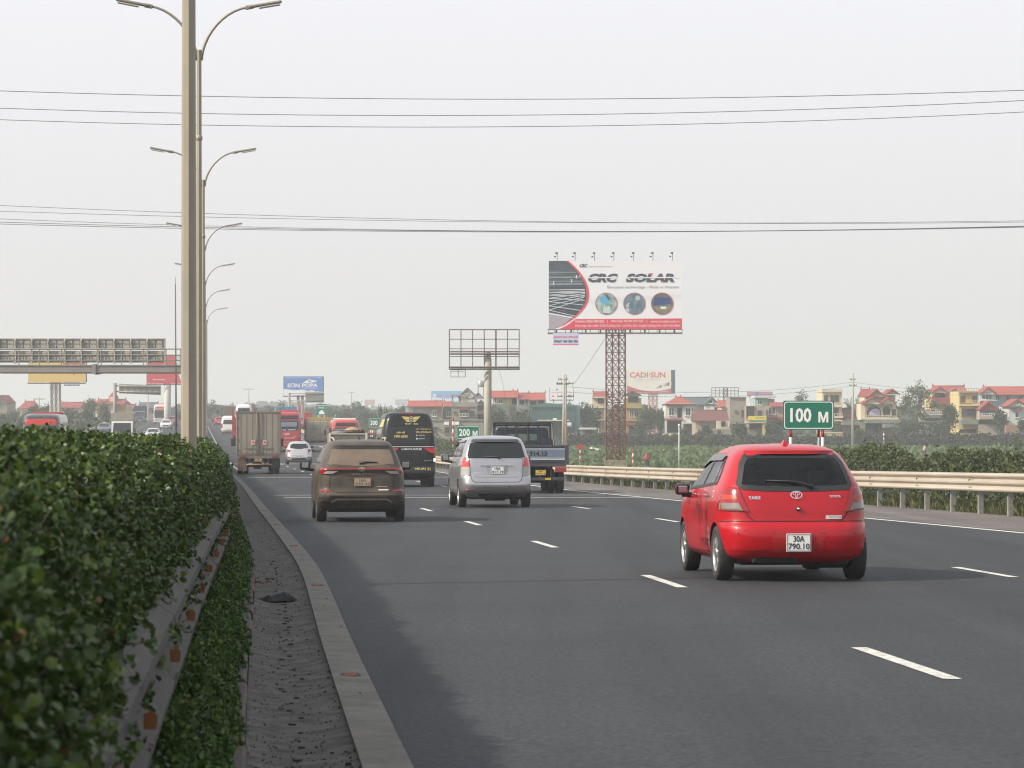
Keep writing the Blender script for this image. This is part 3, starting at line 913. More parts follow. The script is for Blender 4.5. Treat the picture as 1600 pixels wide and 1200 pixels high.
# ------------------------------------------------------------------ vehicles
class Shape:
    """car body as a stack of rounded plan outlines: z -> (half width, rear y, front y, squareness)"""
    def __init__(s, tab, km=1.8):
        s.tab = tab; s.km = km
        s.W = [(t[0], t[1]) for t in tab]; s.A = [(t[0], t[2]) for t in tab]; s.B = [(t[0], t[3]) for t in tab]; s.N = [(t[0], t[4]) for t in tab]
        s.z0, s.z1 = tab[0][0], tab[-1][0]
    def at(s, z):
        z = min(max(z, s.z0), s.z1)
        return interp(s.W, z), interp(s.A, z), interp(s.B, z), lerp(s.N, z)
    def _e(s, x, z):
        w, a, b, n = s.at(z); u = min(abs(x) / w, .999)
        return a, b, (b - a) / 2 * (1 - (1 - u ** n) ** (1 / (n * s.km)))
    def rear(s, x, z): a, b, e = s._e(x, z); return a + e
    def front(s, x, z): a, b, e = s._e(x, z); return b - e
    def side(s, y, z):
        w, a, b, n = s.at(z); D = (b - a) / 2; u = min(abs(y - (a + b) / 2) / D, .999)
        return w * (1 - u ** (n * s.km)) ** (1 / n)
    def body(s, m, nz=46, nt=96):
        vs = []; fs = []; zs = []
        for i in range(len(s.tab) - 1):
            za, zb = s.tab[i][0], s.tab[i + 1][0]
            k = max(2, int(round((zb - za) / (s.z1 - s.z0) * nz)))
            zs += [za + (zb - za) * j / k for j in range(k)]
        zs.append(s.z1); h = nt // 8
        for z in zs:
            w, a, b, n = s.at(z); D = (b - a) / 2; c = (a + b) / 2; mm = n * s.km
            lo, hi = .3, 1.0
            for _ in range(30):
                t = (lo + hi) / 2
                if t ** n + t ** mm < 1: lo = t
                else: hi = t
            q = [((1 - (lo * k / h) ** mm) ** (1 / n), lo * k / h) for k in range(h)] + [(lo * (1 - k / h), (1 - (lo * (1 - k / h)) ** n) ** (1 / mm)) for k in range(h)]
            P = [(x_, y_) for x_, y_ in q] + [(-x_, y_) for x_, y_ in [(0, 1)] + q[:0:-1]] + [(-x_, -y_) for x_, y_ in q] + [(x_, -y_) for x_, y_ in [(0, 1)] + q[:0:-1]]
            nt = len(P)
            vs += [(w * x_, c + D * y_, z) for x_, y_ in P]
        for i in range(len(zs) - 1):
            for k in range(nt):
                k2 = (k + 1) % nt
                fs.append((i * nt + k, i * nt + k2, (i + 1) * nt + k2, (i + 1) * nt + k))
        o = (len(zs) - 1) * nt
        w, a, b, n = s.at(s.z1); c = (a + b) / 2; base = o
        for f in (.66, .33):
            st_ = len(vs)
            for k in range(nt):
                x, y, z = vs[o + k]; vs.append((x * f, c + (y - c) * f, s.z1 + .012 * (1 - f)))
            for k in range(nt):
                k2 = (k + 1) % nt
                fs.append((base + k, base + k2, st_ + k2, st_ + k))
            base = st_
        vs.append((0, c, s.z1 + .012)); e = len(vs) - 1
        fs += [(base + k, base + (k + 1) % nt, e) for k in range(nt)]
        vs.append((0, (s.at(s.z0)[1] + s.at(s.z0)[2]) / 2, s.z0)); e = len(vs) - 1
        fs += [((k + 1) % nt, k, e) for k in range(nt)]
        mb = MB(); mb.add(vs, fs, m, smooth=True)
        return mb

def rowpatch(mb, poly, fn, m, off=.004, thick=.012, nu=10, nv=8, axis='rear', smooth=True):
    """lay a flat outline (a, z) onto the surface fn; rows in z; solid with a rim.  axis rear: a=x, side: a=y"""
    zs_ = sorted(set(round(p[1], 5) for p in poly)); zz = []
    for i in range(len(zs_) - 1):
        k = max(1, int(round(nv * (zs_[i + 1] - zs_[i]) / (zs_[-1] - zs_[0]))))
        zz += [zs_[i] + (zs_[i + 1] - zs_[i]) * j / k for j in range(k)]
    zz.append(zs_[-1])
    rows = []
    for j, z in enumerate(zz):
        ze = z + (1e-5 if j == 0 else (-1e-5 if j == len(zz) - 1 else 0))
        xs = []
        for i in range(len(poly)):
            (a, b), (c, d) = poly[i], poly[(i + 1) % len(poly)]
            if (b - ze) * (d - ze) < 0 or b == ze:
                if b != d: xs.append(a + (c - a) * (ze - b) / (d - b))
                else: xs.append(a)
        if len(xs) < 2: xs = (xs + xs)[:2] if xs else [poly[0][0]] * 2
        rows.append((z, min(xs), max(xs)))
    vs = []
    def pt(a, z, o):
        v = fn(a, z)
        if axis == 'rear': return (a, v - o, z)
        if axis == 'left': return (-(v + o), a, z)
        if axis == 'right': return (v + o, a, z)
        if axis == 'front': return (a, v + o, z)
    for z, a, b in rows:
        for i in range(nu + 1):
            vs.append(pt(a + (b - a) * i / nu, z, off))
    n1 = nu + 1; R_ = len(rows)
    fs = [(j * n1 + i, j * n1 + i + 1, (j + 1) * n1 + i + 1, (j + 1) * n1 + i) for j in range(R_ - 1) for i in range(nu)]
    mb.add(vs, fs, m, smooth)
    # rim
    loop = [(0, i) for i in range(n1)] + [(j, nu) for j in range(1, R_)] + [(R_ - 1, i) for i in range(nu - 1, -1, -1)] + [(j, 0) for j in range(R_ - 2, 0, -1)]
    rv = []
    for j, i in loop:
        z, a, b = rows[j]; aa = a + (b - a) * i / nu
        rv.append(pt(aa, z, off)); rv.append(pt(aa, z, off - thick))
    n = len(loop)
    mb.add(rv, [(2 * k, 2 * ((k + 1) % n), 2 * ((k + 1) % n) + 1, 2 * k + 1) for k in range(n)], m, False)
    return mb

def ribbon(mb, pts, fn, m, w=.008, off=.002, axis='rear', closed=False, sub=6):
    """thin line following the body surface"""
    P = []
    L = pts + ([pts[0]] if closed else [])
    for i in range(len(L) - 1):
        for k in range(sub):
            t = k / sub; P.append((L[i][0] + (L[i + 1][0] - L[i][0]) * t, L[i][1] + (L[i + 1][1] - L[i][1]) * t))
    P.append(L[-1])
    vs = []
    for i, p in enumerate(P):
        a = P[max(0, i - 1)]; b = P[min(len(P) - 1, i + 1)]
        dx, dz = b[0] - a[0], b[1] - a[1]; l = math.hypot(dx, dz) or 1
        nx, nz = -dz / l * w / 2, dx / l * w / 2
        for s_ in (1, -1):
            x, z = p[0] + nx * s_, p[1] + nz * s_; v = fn(x, z)
            vs.append((x, v - off, z) if axis == 'rear' else ((-(v + off), x, z) if axis == 'left' else (v + off, x, z)))
    mb.add(vs, [(2 * i, 2 * i + 1, 2 * i + 3, 2 * i + 2) for i in range(len(P) - 1)], m)
    return mb

def cut(ob, cutters):
    """boolean difference, applied"""
    tmp = []
    for c in cutters:
        me = c.fixed('cutter'); bm = bmesh.new(); bm.from_mesh(me); bmesh.ops.remove_doubles(bm, verts=bm.verts[:], dist=1e-5)
        bmesh.ops.recalc_face_normals(bm, faces=bm.faces[:]); bm.to_mesh(me); bm.free(); o = bpy.data.objects.new('cutter', me); COL.objects.link(o); tmp.append(o); o.parent = ob.parent
        md = ob.modifiers.new('b', 'BOOLEAN'); md.operation = 'DIFFERENCE'; md.solver = 'EXACT'; md.object = o
        md.material_mode = 'TRANSFER'
    dg = bpy.context.evaluated_depsgraph_get()
    me = bpy.data.meshes.new_from_object(ob.evaluated_get(dg), depsgraph=dg)
    ob.modifiers.clear(); ob.data = me
    for o in tmp: bpy.data.objects.remove(o)
    me.set_sharp_from_angle(angle=R(38))

def cyl_cut(x0, x1, y, z, r, m=None):
    q = MB(); q.lathe([(0, x0), (r, x0), (r, x1), (0, x1)], m or UNDER, 40, 'x', smooth=False)
    q.v = [(a, b + y, c + z) for a, b, c in q.v]
    return q

_WH = {}
def wheel_parts(r, w, rim, spokes, rimmat):
    key = (r, w, rim, spokes, rimmat.name)
    if key in _WH: return _WH[key]
    t = MB()
    t.lathe([(rim, -w * .40), (rim + .01, -w * .46), (r - .04, -w * .5), (r - .012, -w * .46), (r, -w * .36), (r, w * .36), (r - .012, w * .46), (r - .04, w * .5), (rim + .01, w * .46), (rim, w * .40), (rim, -w * .4)], RUBBER, 40)
    for k in (-.2, 0, .2):
        t.lathe([(r + .0005, w * k - .004), (r - .0, w * k - .003), (r, w * k + .003), (r + .0005, w * k + .004)], UNDER, 40)
    d = MB()                                     # outer side at -x
    d.lathe([(rim + .004, -w * .455), (rim - .012, -w * .44), (rim - .02, -w * .30), (rim - .022, w * .3)], rimmat, 40)
    d.lathe([(rim - .02, -w * .12), (.0, -w * .12)], UNDER, 28)
    if spokes:
        for i in range(spokes):
            a = 2 * math.pi * i / spokes
            T = Matrix.Rotation(a, 4, 'X')
            d.add([(-w * .40, -.035, .035), (-w * .40, .035, .035), (-w * .38, .022, rim - .012), (-w * .38, -.022, rim - .012),
                   (-w * .22, -.045, .035), (-w * .22, .045, .035), (-w * .22, .03, rim - .012), (-w * .22, -.03, rim - .012)],
                  [(0, 1, 2, 3), (0, 4, 5, 1), (1, 5, 6, 2), (3, 2, 6, 7), (0, 3, 7, 4)], rimmat, T=T)
        d.lathe([(.055, -w * .30), (.055, -w * .42), (.03, -w * .45), (.0, -w * .45)], rimmat, 20)
    else:
        d.lathe([(rim - .02, -w * .25), (rim * .62, -w * .10), (rim * .5, -w * .32), (.0, -w * .34)], rimmat, 28)
    _WH[key] = (t.fixed('tyre'), d.fixed('rim'))
    return _WH[key]

def wheel(parent, x, y, r, w=.19, rim=None, spokes=6, rimmat=None):
    rim = rim or r * .66
    ty, di = wheel_parts(r, w, rim, spokes, rimmat or ALLOY)
    o = part('wheel', ty, parent, loc=(x, y, r), rot=(0, 0, math.pi if x > 0 else 0))
    part('rim', di, o)
    return o

def plate(parent, x, z, y, w, h, lines, bg, ink, T=None, two=True):
    q = MB(); q.cbox(x - w / 2, y - .006, z - h / 2, x + w / 2, y + .006, z + h / 2, bg, .004)
    e = .006
    for (a, b, c, d) in ((x - w / 2 + .008, z - h / 2 + .008, x + w / 2 - .008, z - h / 2 + .008 + e), (x - w / 2 + .008, z + h / 2 - .008 - e, x + w / 2 - .008, z + h / 2 - .008),
                         (x - w / 2 + .008, z - h / 2 + .008, x - w / 2 + .008 + e, z + h / 2 - .008), (x + w / 2 - .008 - e, z - h / 2 + .008, x + w / 2 - .008, z + h / 2 - .008)):
        q.quad((a, y - .008, b), (c, y - .008, b), (c, y - .008, d), (a, y - .008, d), ink)
    n = len(lines)
    for i, s_ in enumerate(lines):
        hh = (h - .05) / n; z1 = z + h / 2 - .022 - i * (hh + .008)
        f = min(.86, .15 * len(s_)) if n > 1 else .9
        write(q, s_, x - w / 2 * f, z1 - hh + .006, x + w / 2 * f, z1, y - .009, ink, .018)
    return part('number_plate', q, parent)

def mirror_pod(parent, x, y, z, m, s=1.0, w=.24, h=.16):
    sg = -1 if x < 0 else 1
    t = MB(); t.cbox(x - w / 2, y, z - h / 2, x + w / 2, y + .10, z + h / 2, m, .045 * s)
    t.box(min(x, x - sg * w * .5), y + .03, z - h * .55, max(x, x - sg * w * .5), y + .08, z - h * .38, BLACK)
    t.bar((x, y + .05, z - h * .42), (x - sg * w * .95, y + .08, z - h * .55), .045, BLACK)
    o = part('wing_mirror', t, parent, sharp=40)
    g = MB(); g.cbox(x - w * .43, y - .006, z - h * .41, x + w * .43, y + .02, z + h * .41, BLACK, .03 * s)
    g.cbox(x - w * .38, y - .010, z - h * .36, x + w * .38, y + .01, z + h * .36, mat('mirror_glass', (.30, .32, .33), .08, metal=.8), .02 * s)
    part('mirror_glass', g, o)
    return o

def ring_logo(mb, x, z, w, h, fn, m, off=.014):
    """three interlocked ovals"""
    def oval(cx_, cz, a, b, t):
        n = 22; vs = []
        for k in range(n):
            q = 2 * math.pi * k / n
            for e in (1, 1 - t):
                X = cx_ + a * e * math.cos(q); Z = cz + b * (e if b < a * 2 else e) * math.sin(q)
                vs.append((X, fn(X, Z) - off, Z))
        mb.add(vs, [(2 * k, (2 * k + 2) % (2 * n), (2 * k + 3) % (2 * n), 2 * k + 1) for k in range(n)], m)
    oval(x, z, w / 2, h / 2, .16)
    oval(x, z + h * .16, w * .30, h * .22, .22)
    oval(x, z, w * .12, h * .42, .34)

def road_thing(name, label, cat, px, Y, group=None, head=None, dx=0.0, zoff=0.0, rev=False):
    """root at the rear axle side of the vehicle: y forward; px = picture column of the rear's middle"""
    X = PX(px, Y) + dx
    sl = (zr(Y + 3) - zr(Y)) / 3
    h = .10 if head is None else head
    if rev: return thing(name, label, cat, (X, Y, zr(Y) + .006), (-sl, 0, h + math.pi), group)
    return thing(name, label, cat, (X, Y, zr(Y) + .006 + zoff), (math.atan(sl), 0, h), group)

# ---- red hatchback ---------------------------------------------------------
def red_hatchback():
    RED = mat('red_paint', (.40, .002, .009), .38, spec=.3, coat=.45, noise=.25, nscale=2.2, ncol=(.33, .003, .009))
    t = road_thing('hatchback', 'shiny red hatchback driving alone in the right lane under the 100 M sign', 'car', 1248, 31.7, head=.085)
    S = Shape([(.20, .70, .22, 3.55, 5), (.27, .80, .08, 3.66, 5), (.36, .832, .02, 3.74, 5), (.50, .846, .00, 3.78, 5), (.60, .848, .02, 3.76, 5),
               (.66, .848, .075, 3.73, 5), (.80, .845, .10, 3.62, 5), (.92, .832, .135, 3.30, 5), (1.00, .812, .165, 3.00, 5), (1.06, .785, .20, 2.84, 5.2),
               (1.15, .742, .25, 2.72, 4.7), (1.28, .680, .345, 2.52, 4.4), (1.38, .625, .44, 2.34, 4.0), (1.44, .568, .52, 2.22, 3.6), (1.485, .48, .66, 2.08, 3.2), (1.512, .37, .92, 1.90, 3)])
    b = part('body', S.body(RED), t)
    RL = [(-.600, 1.045), (-.35, 1.028), (0, 1.022), (.35, 1.028), (.600, 1.045), (.625, 1.075), (.56, 1.30), (.50, 1.385), (-.50, 1.385), (-.56, 1.30), (-.625, 1.075)]
    def prism_y(poly, a, bb, m=UNDER): return MB().prism(poly, a, bb, m, 'y')
    cuts = []
    for x0, x1 in ((-.95, -.60), (.60, .95)):
        for y in (.62, 3.08): cuts.append(cyl_cut(x0, x1, y, .30, .345))
    # hollow cabin, then the window openings
    cab = MB()
    cab.add([(-.70, .45, .80), (.70, .45, .80), (.70, 2.75, .80), (-.70, 2.75, .80), (-.545, .62, 1.40), (.545, .62, 1.40), (.545, 2.15, 1.40), (-.545, 2.15, 1.40)],
            [(0, 3, 2, 1), (4, 5, 6, 7), (0, 1, 5, 4), (1, 2, 6, 5), (2, 3, 7, 6), (3, 0, 4, 7)], mat('cabin_trim', (.045, .045, .048), .9))
    cuts.append(cab)
    cuts.append(prism_y([(x * .97, z) for x, z in RL], -.1, .80))
    SW = [(.80, 1.08), (2.62, .995), (2.50, 1.13), (2.22, 1.30), (1.95, 1.385), (1.30, 1.40), (.98, 1.34), (.84, 1.18)]
    cuts.append(MB().prism(SW, -.95, .95, UNDER, 'x'))
    cuts.append(MB().prism([(-.60, 1.02), (.60, 1.02), (.50, 1.38), (-.50, 1.38)], 2.0, 3.1, UNDER, 'y'))
    cut(b, cuts)
    # glass
    def pane(poly, fn, axis, name='window', m=None, parent=t, off=.003, nu=12, nv=8):
        q = MB(); rowpatch(q, poly, fn, m, off, .006, nu, nv, axis); return part(name, q, parent, sharp=40)
    CG = bpy.data.materials.new('smoked_car_glass'); CG.use_nodes = True; nt = CG.node_tree
    nt.nodes.clear(); o_ = nt.nodes.new('ShaderNodeOutputMaterial'); ms = nt.nodes.new('ShaderNodeMixShader'); fr = nt.nodes.new('ShaderNodeFresnel'); fr.inputs[0].default_value = 1.5
    gl = nt.nodes.new('ShaderNodeBsdfGlossy'); gl.inputs['Roughness'].default_value = .04; gl.inputs['Color'].default_value = (.8, .8, .8, 1)
    tp = nt.nodes.new('ShaderNodeBsdfTransparent'); tp.inputs[0].default_value = (.82, .87, .85, 1)
    nt.links.new(fr.outputs[0], ms.inputs[0]); nt.links.new(tp.outputs[0], ms.inputs[1]); nt.links.new(gl.outputs[0], ms.inputs[2]); nt.links.new(ms.outputs[0], o_.inputs[0])
    MATS['smoked_car_glass'] = CG
    bigz = [(x * 1.04, 1.20 + (z - 1.20) * 1.06) for x, z in RL]
    rw = pane(bigz, S.rear, 'rear', 'rear_window', CG, nu=20, nv=12)
    # black ceramic border of the rear window
    q = MB(); ribbon(q, [(x * 1.0, 1.20 + (z - 1.2) * 1.02) for x, z in RL], S.rear, BLACK, .055, .0065, closed=True, sub=8); part('window_seal', q, rw)
    for ax, fn in (('left', S.side), ('right', S.side)):
        w_ = pane([(a, 1.18 + (z - 1.18) * 1.03) for a, z in SW], fn, ax, 'side_window', CG, nu=24)
        q = MB()
        ribbon(q, SW, fn, BLACK, .035, .006, ax, True, 5)
        ribbon(q, [(1.72, 1.03), (1.66, 1.40)], fn, BLACK, .07, .007, ax); ribbon(q, [(1.00, 1.07), (1.06, 1.37)], fn, BLACK, .035, .007, ax)
        part('window_pillar', q, w_)
    for ax in ('left', 'right'):
        q = MB(); rowpatch(q, [(1.02, 1.385), (1.10, 1.335), (1.95, 1.325), (2.30, 1.24), (2.28, 1.29), (1.98, 1.395), (1.30, 1.41)], S.side, mat('smoked_visor', (.03, .022, .02), .15), .022, .02, 20, 6, ax); part('rain_visor', q, t)
    pane([(-.60, 1.02), (.60, 1.02), (.50, 1.38), (-.50, 1.38)], S.front, 'front', 'windscreen', CG)
    # rear features
    q = MB()
    TG = [(-.66, 1.03), (-.62, .86), (-.545, .72), (-.47, .665), (.47, .665), (.545, .72), (.62, .86), (.66, 1.03)]
    ribbon(q, TG, S.rear, SEAM, .011, .003, sub=8)
    ribbon(q, [(-.84, .655), (-.70, .665), (-.47, .665)], S.rear, SEAM, .008, .003, sub=8); ribbon(q, [(.84, .655), (.70, .665), (.47, .665)], S.rear, SEAM, .008, .003, sub=8)
    ribbon(q, [(-.80, .36), (-.5, .345), (.5, .345), (.80, .36)], S.rear, mat('red_crease_shade', (.30, .01, .012), .4), .012, .003, sub=8)  # bumper crease: its shade painted as a darker red line
    for fn in ('left', 'right'):
        ribbon(q, [(.93, 1.02), (.86, .80), (.99, .50)], S.side, SEAM, .008, .003, fn); ribbon(q, [(1.72, 1.03), (1.70, .35)], S.side, SEAM, .008, .003, fn)
        ribbon(q, [(1.0, .30), (2.7, .28)], S.side, SEAM, .010, .003, fn); ribbon(q, [(2.62, .99), (2.66, .70), (2.60, .35)], S.side, SEAM, .008, .003, fn)
    part('panel_gaps', q, t)
    for sg in (-1, 1):
        q = MB()
        ol = [(sg * .625, 1.035), (sg * .72, 1.045), (sg * .79, .98), (sg * .825, .86), (sg * .828, .775), (sg * .53, .765), (sg * .57, .86), (sg * .60, .94)]
        rowpatch(q, ol, S.rear, REDLENS, .014, .03, 14, 14)
        l = part('tail_light', q, t, sharp=50)
        q = MB(); rowpatch(q, [(sg * .64, .865), (sg * .815, .865), (sg * .822, .785), (sg * .60, .78)], S.rear, mat('grey_lens', (.21, .18, .165), .25, coat=.5), .020, .01, 8, 4); part('reversing_lens', q, l)
        q = MB(); rowpatch(q, [(sg * .655, .905), (sg * .80, .905), (sg * .785, .955), (sg * .665, .955)], S.rear, mat('orange_lens', (.45, .05, .02), .25), .018, .01, 8, 3); part('indicator_lens', q, l)
    q = MB(); ring_logo(q, 0, .955, .135, .088, S.rear, CHROME, .018); part('badge', q, t)
    q = MB(); write(q, 'YARIS', -.535, .905, -.40, .942, .010, CHROME, .03, fn=S.rear); write(q, 'TOYOTA', .37, .925, .50, .95, .010, CHROME, .03, fn=S.rear); part('lettering', q, t)
    q = MB(); write(q, 'Da Trung', .36, .700, .49, .722, .012, INK, 0, fn=S.rear)
    rowpatch(q, [(.32, .688), (.50, .688), (.50, .728), (.32, .728)], S.rear, mat('grey_sticker', (.55, .50, .48), .4), .007, .006, 4, 2); part('sticker', q, t)
    q = MB(); q.lathe([(0, -.02), (.022, -.02), (.026, .0), (.026, .02)], BLACK, 16, 'y'); q.v = [(x + .015, y + S.rear(0, .80) - .002, z + .80) for x, y, z in q.v]
    q.lathe([(0, -.034), (.013, -.034), (.016, -.02), (.016, .0)], CHROME, 16, 'y', T=Matrix.Translation((.015, S.rear(0, .8) - .002, .80))); part('tailgate_lock', q, t)
    q = MB()
    yw = S.rear(.19, 1.05)
    q.lathe([(0, -.045), (.026, -.045), (.03, -.02), (.03, .03)], BLACK, 14, 'y', T=Matrix.Translation((.17, yw, 1.045)))
    q.tube([(.17, yw - .05, 1.045), (.08, S.rear(.08, 1.09) - .045, 1.085), (-.05, S.rear(0, 1.10) - .03, 1.105), (-.33, S.rear(-.33, 1.125) - .02, 1.115)], [.016, .013, .011, .006], BLACK, 6)
    part('rear_wiper', q, t)
    # recess and plate
    q = MB(); rowpatch(q, [(-.27, .325), (.27, .325), (.30, .55), (.0, .565), (-.30, .55)], S.rear, mat('red_recess', (.36, .01, .014), .4), .003, .006, 10, 4); part('plate_recess', q, t)
    plate(t, .0, .430, S.rear(0, .42) - .022, .275, .20, ['30A', '790.10'], WHITE, INK)
    q = MB()
    for x, z in ((-.66, .53), (-.28, .545), (.28, .545), (.64, .53)):
        q.lathe([(0, -.003), (.011, -.003), (.012, .004)], mat('sensor', (.12, .02, .02), .4), 12, 'y', T=Matrix.Translation((x, S.rear(x, z), z)))
    part('parking_sensor', q, t)
    q = MB()                                                            # roof spoiler lip
    rowpatch(q, [(-.50, 1.405), (.50, 1.405), (.525, 1.42), (.50, 1.445), (-.50, 1.445), (-.525, 1.42)], lambda x, z: S.rear(x, 1.42) - .035 + .10 * max(0, z - 1.40) + .08 * (x / .5) ** 4, RED, .02, .10, 20, 4)
    part('roof_spoiler', q, t, sharp=40)
    q = MB(); q.add([(-.035, .80, 1.495), (.035, .80, 1.495), (.03, 1.02, 1.505), (-.03, 1.02, 1.505), (-.006, .84, 1.565), (.006, .84, 1.565), (.003, .90, 1.565), (-.003, .90, 1.565)],
                    [(4, 5, 6, 7), (0, 1, 5, 4), (1, 2, 6, 5), (2, 3, 7, 6), (3, 0, 4, 7)], RED); part('aerial_fin', q, t)
    # underside, exhaust
    q = MB(); q.cbox(-.62, .25, .175, .62, 3.4, .26, UNDER, .03); q.cbox(-.5, .10, .20, .0, .30, .30, UNDER, .03); q.lathe([(.0, .0), (.085, .0), (.09, .05), (.09, .45), (0, .5)], UNDER, 18, 'x', T=Matrix.Translation((.12, .38, .225))); q.bar((-.7, .62, .26), (.7, .62, .26), .07, UNDER)
    part('underbody', q, t)
    for x in (-.745, .745):
        for y in (.62, 3.08): wheel(t, x, y, .302, .185, .205, 7)
    mirror_pod(t, -.935, 2.42, .985, mat('dark_red_pod', (.10, .004, .006), .4), w=.17, h=.135); mirror_pod(t, .935, 2.42, .985, RED, w=.17, h=.135)
    for y in (1.18, 2.02):
        q = MB(); q.cbox(-S.side(y, .93) - .035, y - .09, .918, -S.side(y, .93) - .012, y + .09, .945, CHROME, .010)
        q.box(-S.side(y, .93) - .02, y - .07, .922, -S.side(y, .93) + .02, y - .05, .94, CHROME); q.box(-S.side(y, .93) - .02, y + .05, .922, -S.side(y, .93) + .02, y + .07, .94, CHROME); part('door_handle', q, t)
    q = MB(); ribbon(q, [(.74, .99), (.86, .99), (.84, .93), (.74, .93)], S.side, mat('chrome_outline', (.7, .7, .7), .3, metal=.6), .012, .004, 'left', True); part('fuel_cap_trim', q, t)
    q = MB(); DG = mat('dark_graphic', (.10, .012, .016), .4)
    rg_ = random.Random(4)
    for i in range(34):
        a = 1.35 + rg_.gauss(.25, .22); z = .60 - (a - 1.3) * -.25 + rg_.gauss(0, .085)
        l = rg_.uniform(.04, .13); w_ = rg_.uniform(.006, .02)
        ribbon(q, [(a, z), (a + l * .6, z + l * .5), (a + l, z + l * 1.1)], S.side, DG, w_, .0025, 'left', sub=2)
    for i in range(10):
        a = 1.02 + .06 * i; ribbon(q, [(a, .36 + .02 * (i % 3)), (a + .05, .36 + .02 * (i % 3)), (a + .05, .44), (a, .44)], S.side, DG, .012, .0025, 'left', True, sub=2)
    for z in (.37, .45, .53): ribbon(q, [(1.0, z), (1.035, z), (1.035, z + .045), (1.0, z + .045)], S.side, WHITE, .006, .0035, 'left', True, sub=2)
    part('door_graphic', q, t, kind='stuff')
    # seats and head rests seen through the glass
    SEAT = mat('seat_fabric', (.05, .05, .052), .9)
    for y, xs in ((.80, (-.36, .36)), (1.75, (-.34, .34))):
        for x in xs:
            q = MB(); q.cbox(x - .22, y, .60, x + .22, y + .14, 1.06, SEAT, .05); q.cbox(x - .11, y + .02, 1.08, x + .11, y + .11, 1.22, SEAT, .04); part('seat', q, t)
    return t

def person_bust(parent_loc, rotz, label, shirt):
    """driver: continuous skinned figure down to the hips"""
    bm = bmesh.new()
    joints = [((0, 0, 0), .15), ((0, .02, .22), .15), ((0, .0, .42), .16), ((0, .0, .54), .055), ((0, .02, .60), .06), ((0, .02, .70), .095), ((0, .02, .78), .07),
              ((-.19, .0, .46), .065), ((-.24, .14, .24), .048), ((-.16, .38, .26), .036), ((.19, .0, .46), .065), ((.24, .14, .24), .048), ((.16, .38, .26), .036),
              ((-.1, .18, -.02), .09), ((-.12, .45, .02), .07), ((.1, .18, -.02), .09), ((.12, .45, .02), .07)]
    edges = [(0, 1), (1, 2), (2, 3), (3, 4), (4, 5), (5, 6), (2, 7), (7, 8), (8, 9), (2, 10), (10, 11), (11, 12), (0, 13), (13, 14), (0, 15), (15, 16)]
    return skin_figure('person', joints, edges, parent_loc, rotz, label, shirt, mat('hair', (.02, .018, .016), .7), 5)

def skin_figure(name, joints, edges, loc, rotz, label, shirt, hair, head, scale=1.0, trousers=None, hip=None, rot=None):
    me = bpy.data.meshes.new('body'); me.from_pydata([j[0] for j in joints], edges, [])
    o = bpy.data.objects.new('body', me); COL.objects.link(o)
    md = o.modifiers.new('s', 'SKIN')
    if not me.skin_vertices: 
        me.attributes  # skin layer is created by the modifier
    sv = me.skin_vertices[0].data if me.skin_vertices else None
    if sv is None:
        bm = bmesh.new(); bm.from_mesh(me); lay = bm.verts.layers.skin.verify()
        bm.verts.ensure_lookup_table()
        for i, j in enumerate(joints): bm.verts[i][lay].radius = (j[1], j[1]); bm.verts[i][lay].use_root = (i == 0)
        bm.to_mesh(me); bm.free()
    md2 = o.modifiers.new('u', 'SUBSURF'); md2.levels = 1; md2.render_levels = 1
    dg = bpy.context.evaluated_depsgraph_get()
    m2 = bpy.data.meshes.new_from_object(o.evaluated_get(dg), depsgraph=dg)
    o.modifiers.clear(); o.data = m2
    SKIN = mat('skin', (.36, .20, .13), .6)
    m2.materials.clear()
    mats_ = [shirt, SKIN, trousers or shirt, hair]
    for q in mats_: m2.materials.append(q)
    hz = joints[head][0][2]
    for p in m2.polygons:
        c = p.center; k = 0
        hd = Vector(joints[head][0])
        if (c - hd).length < joints[head][1] * 1.7: k = 1
        if (c - hd).length < joints[head][1] * 1.8 and (c.z > hd.z + .02 or c.y < hd.y - .02): k = 3
        if k == 0 and hip is not None and c.z < hip: k = 2
        p.material_index = k; p.use_smooth = True
    root = thing('person', label, 'person', loc, rot or (0, 0, rotz))
    root.scale = (scale,) * 3
    o.parent = root; o.data.update()
    return root

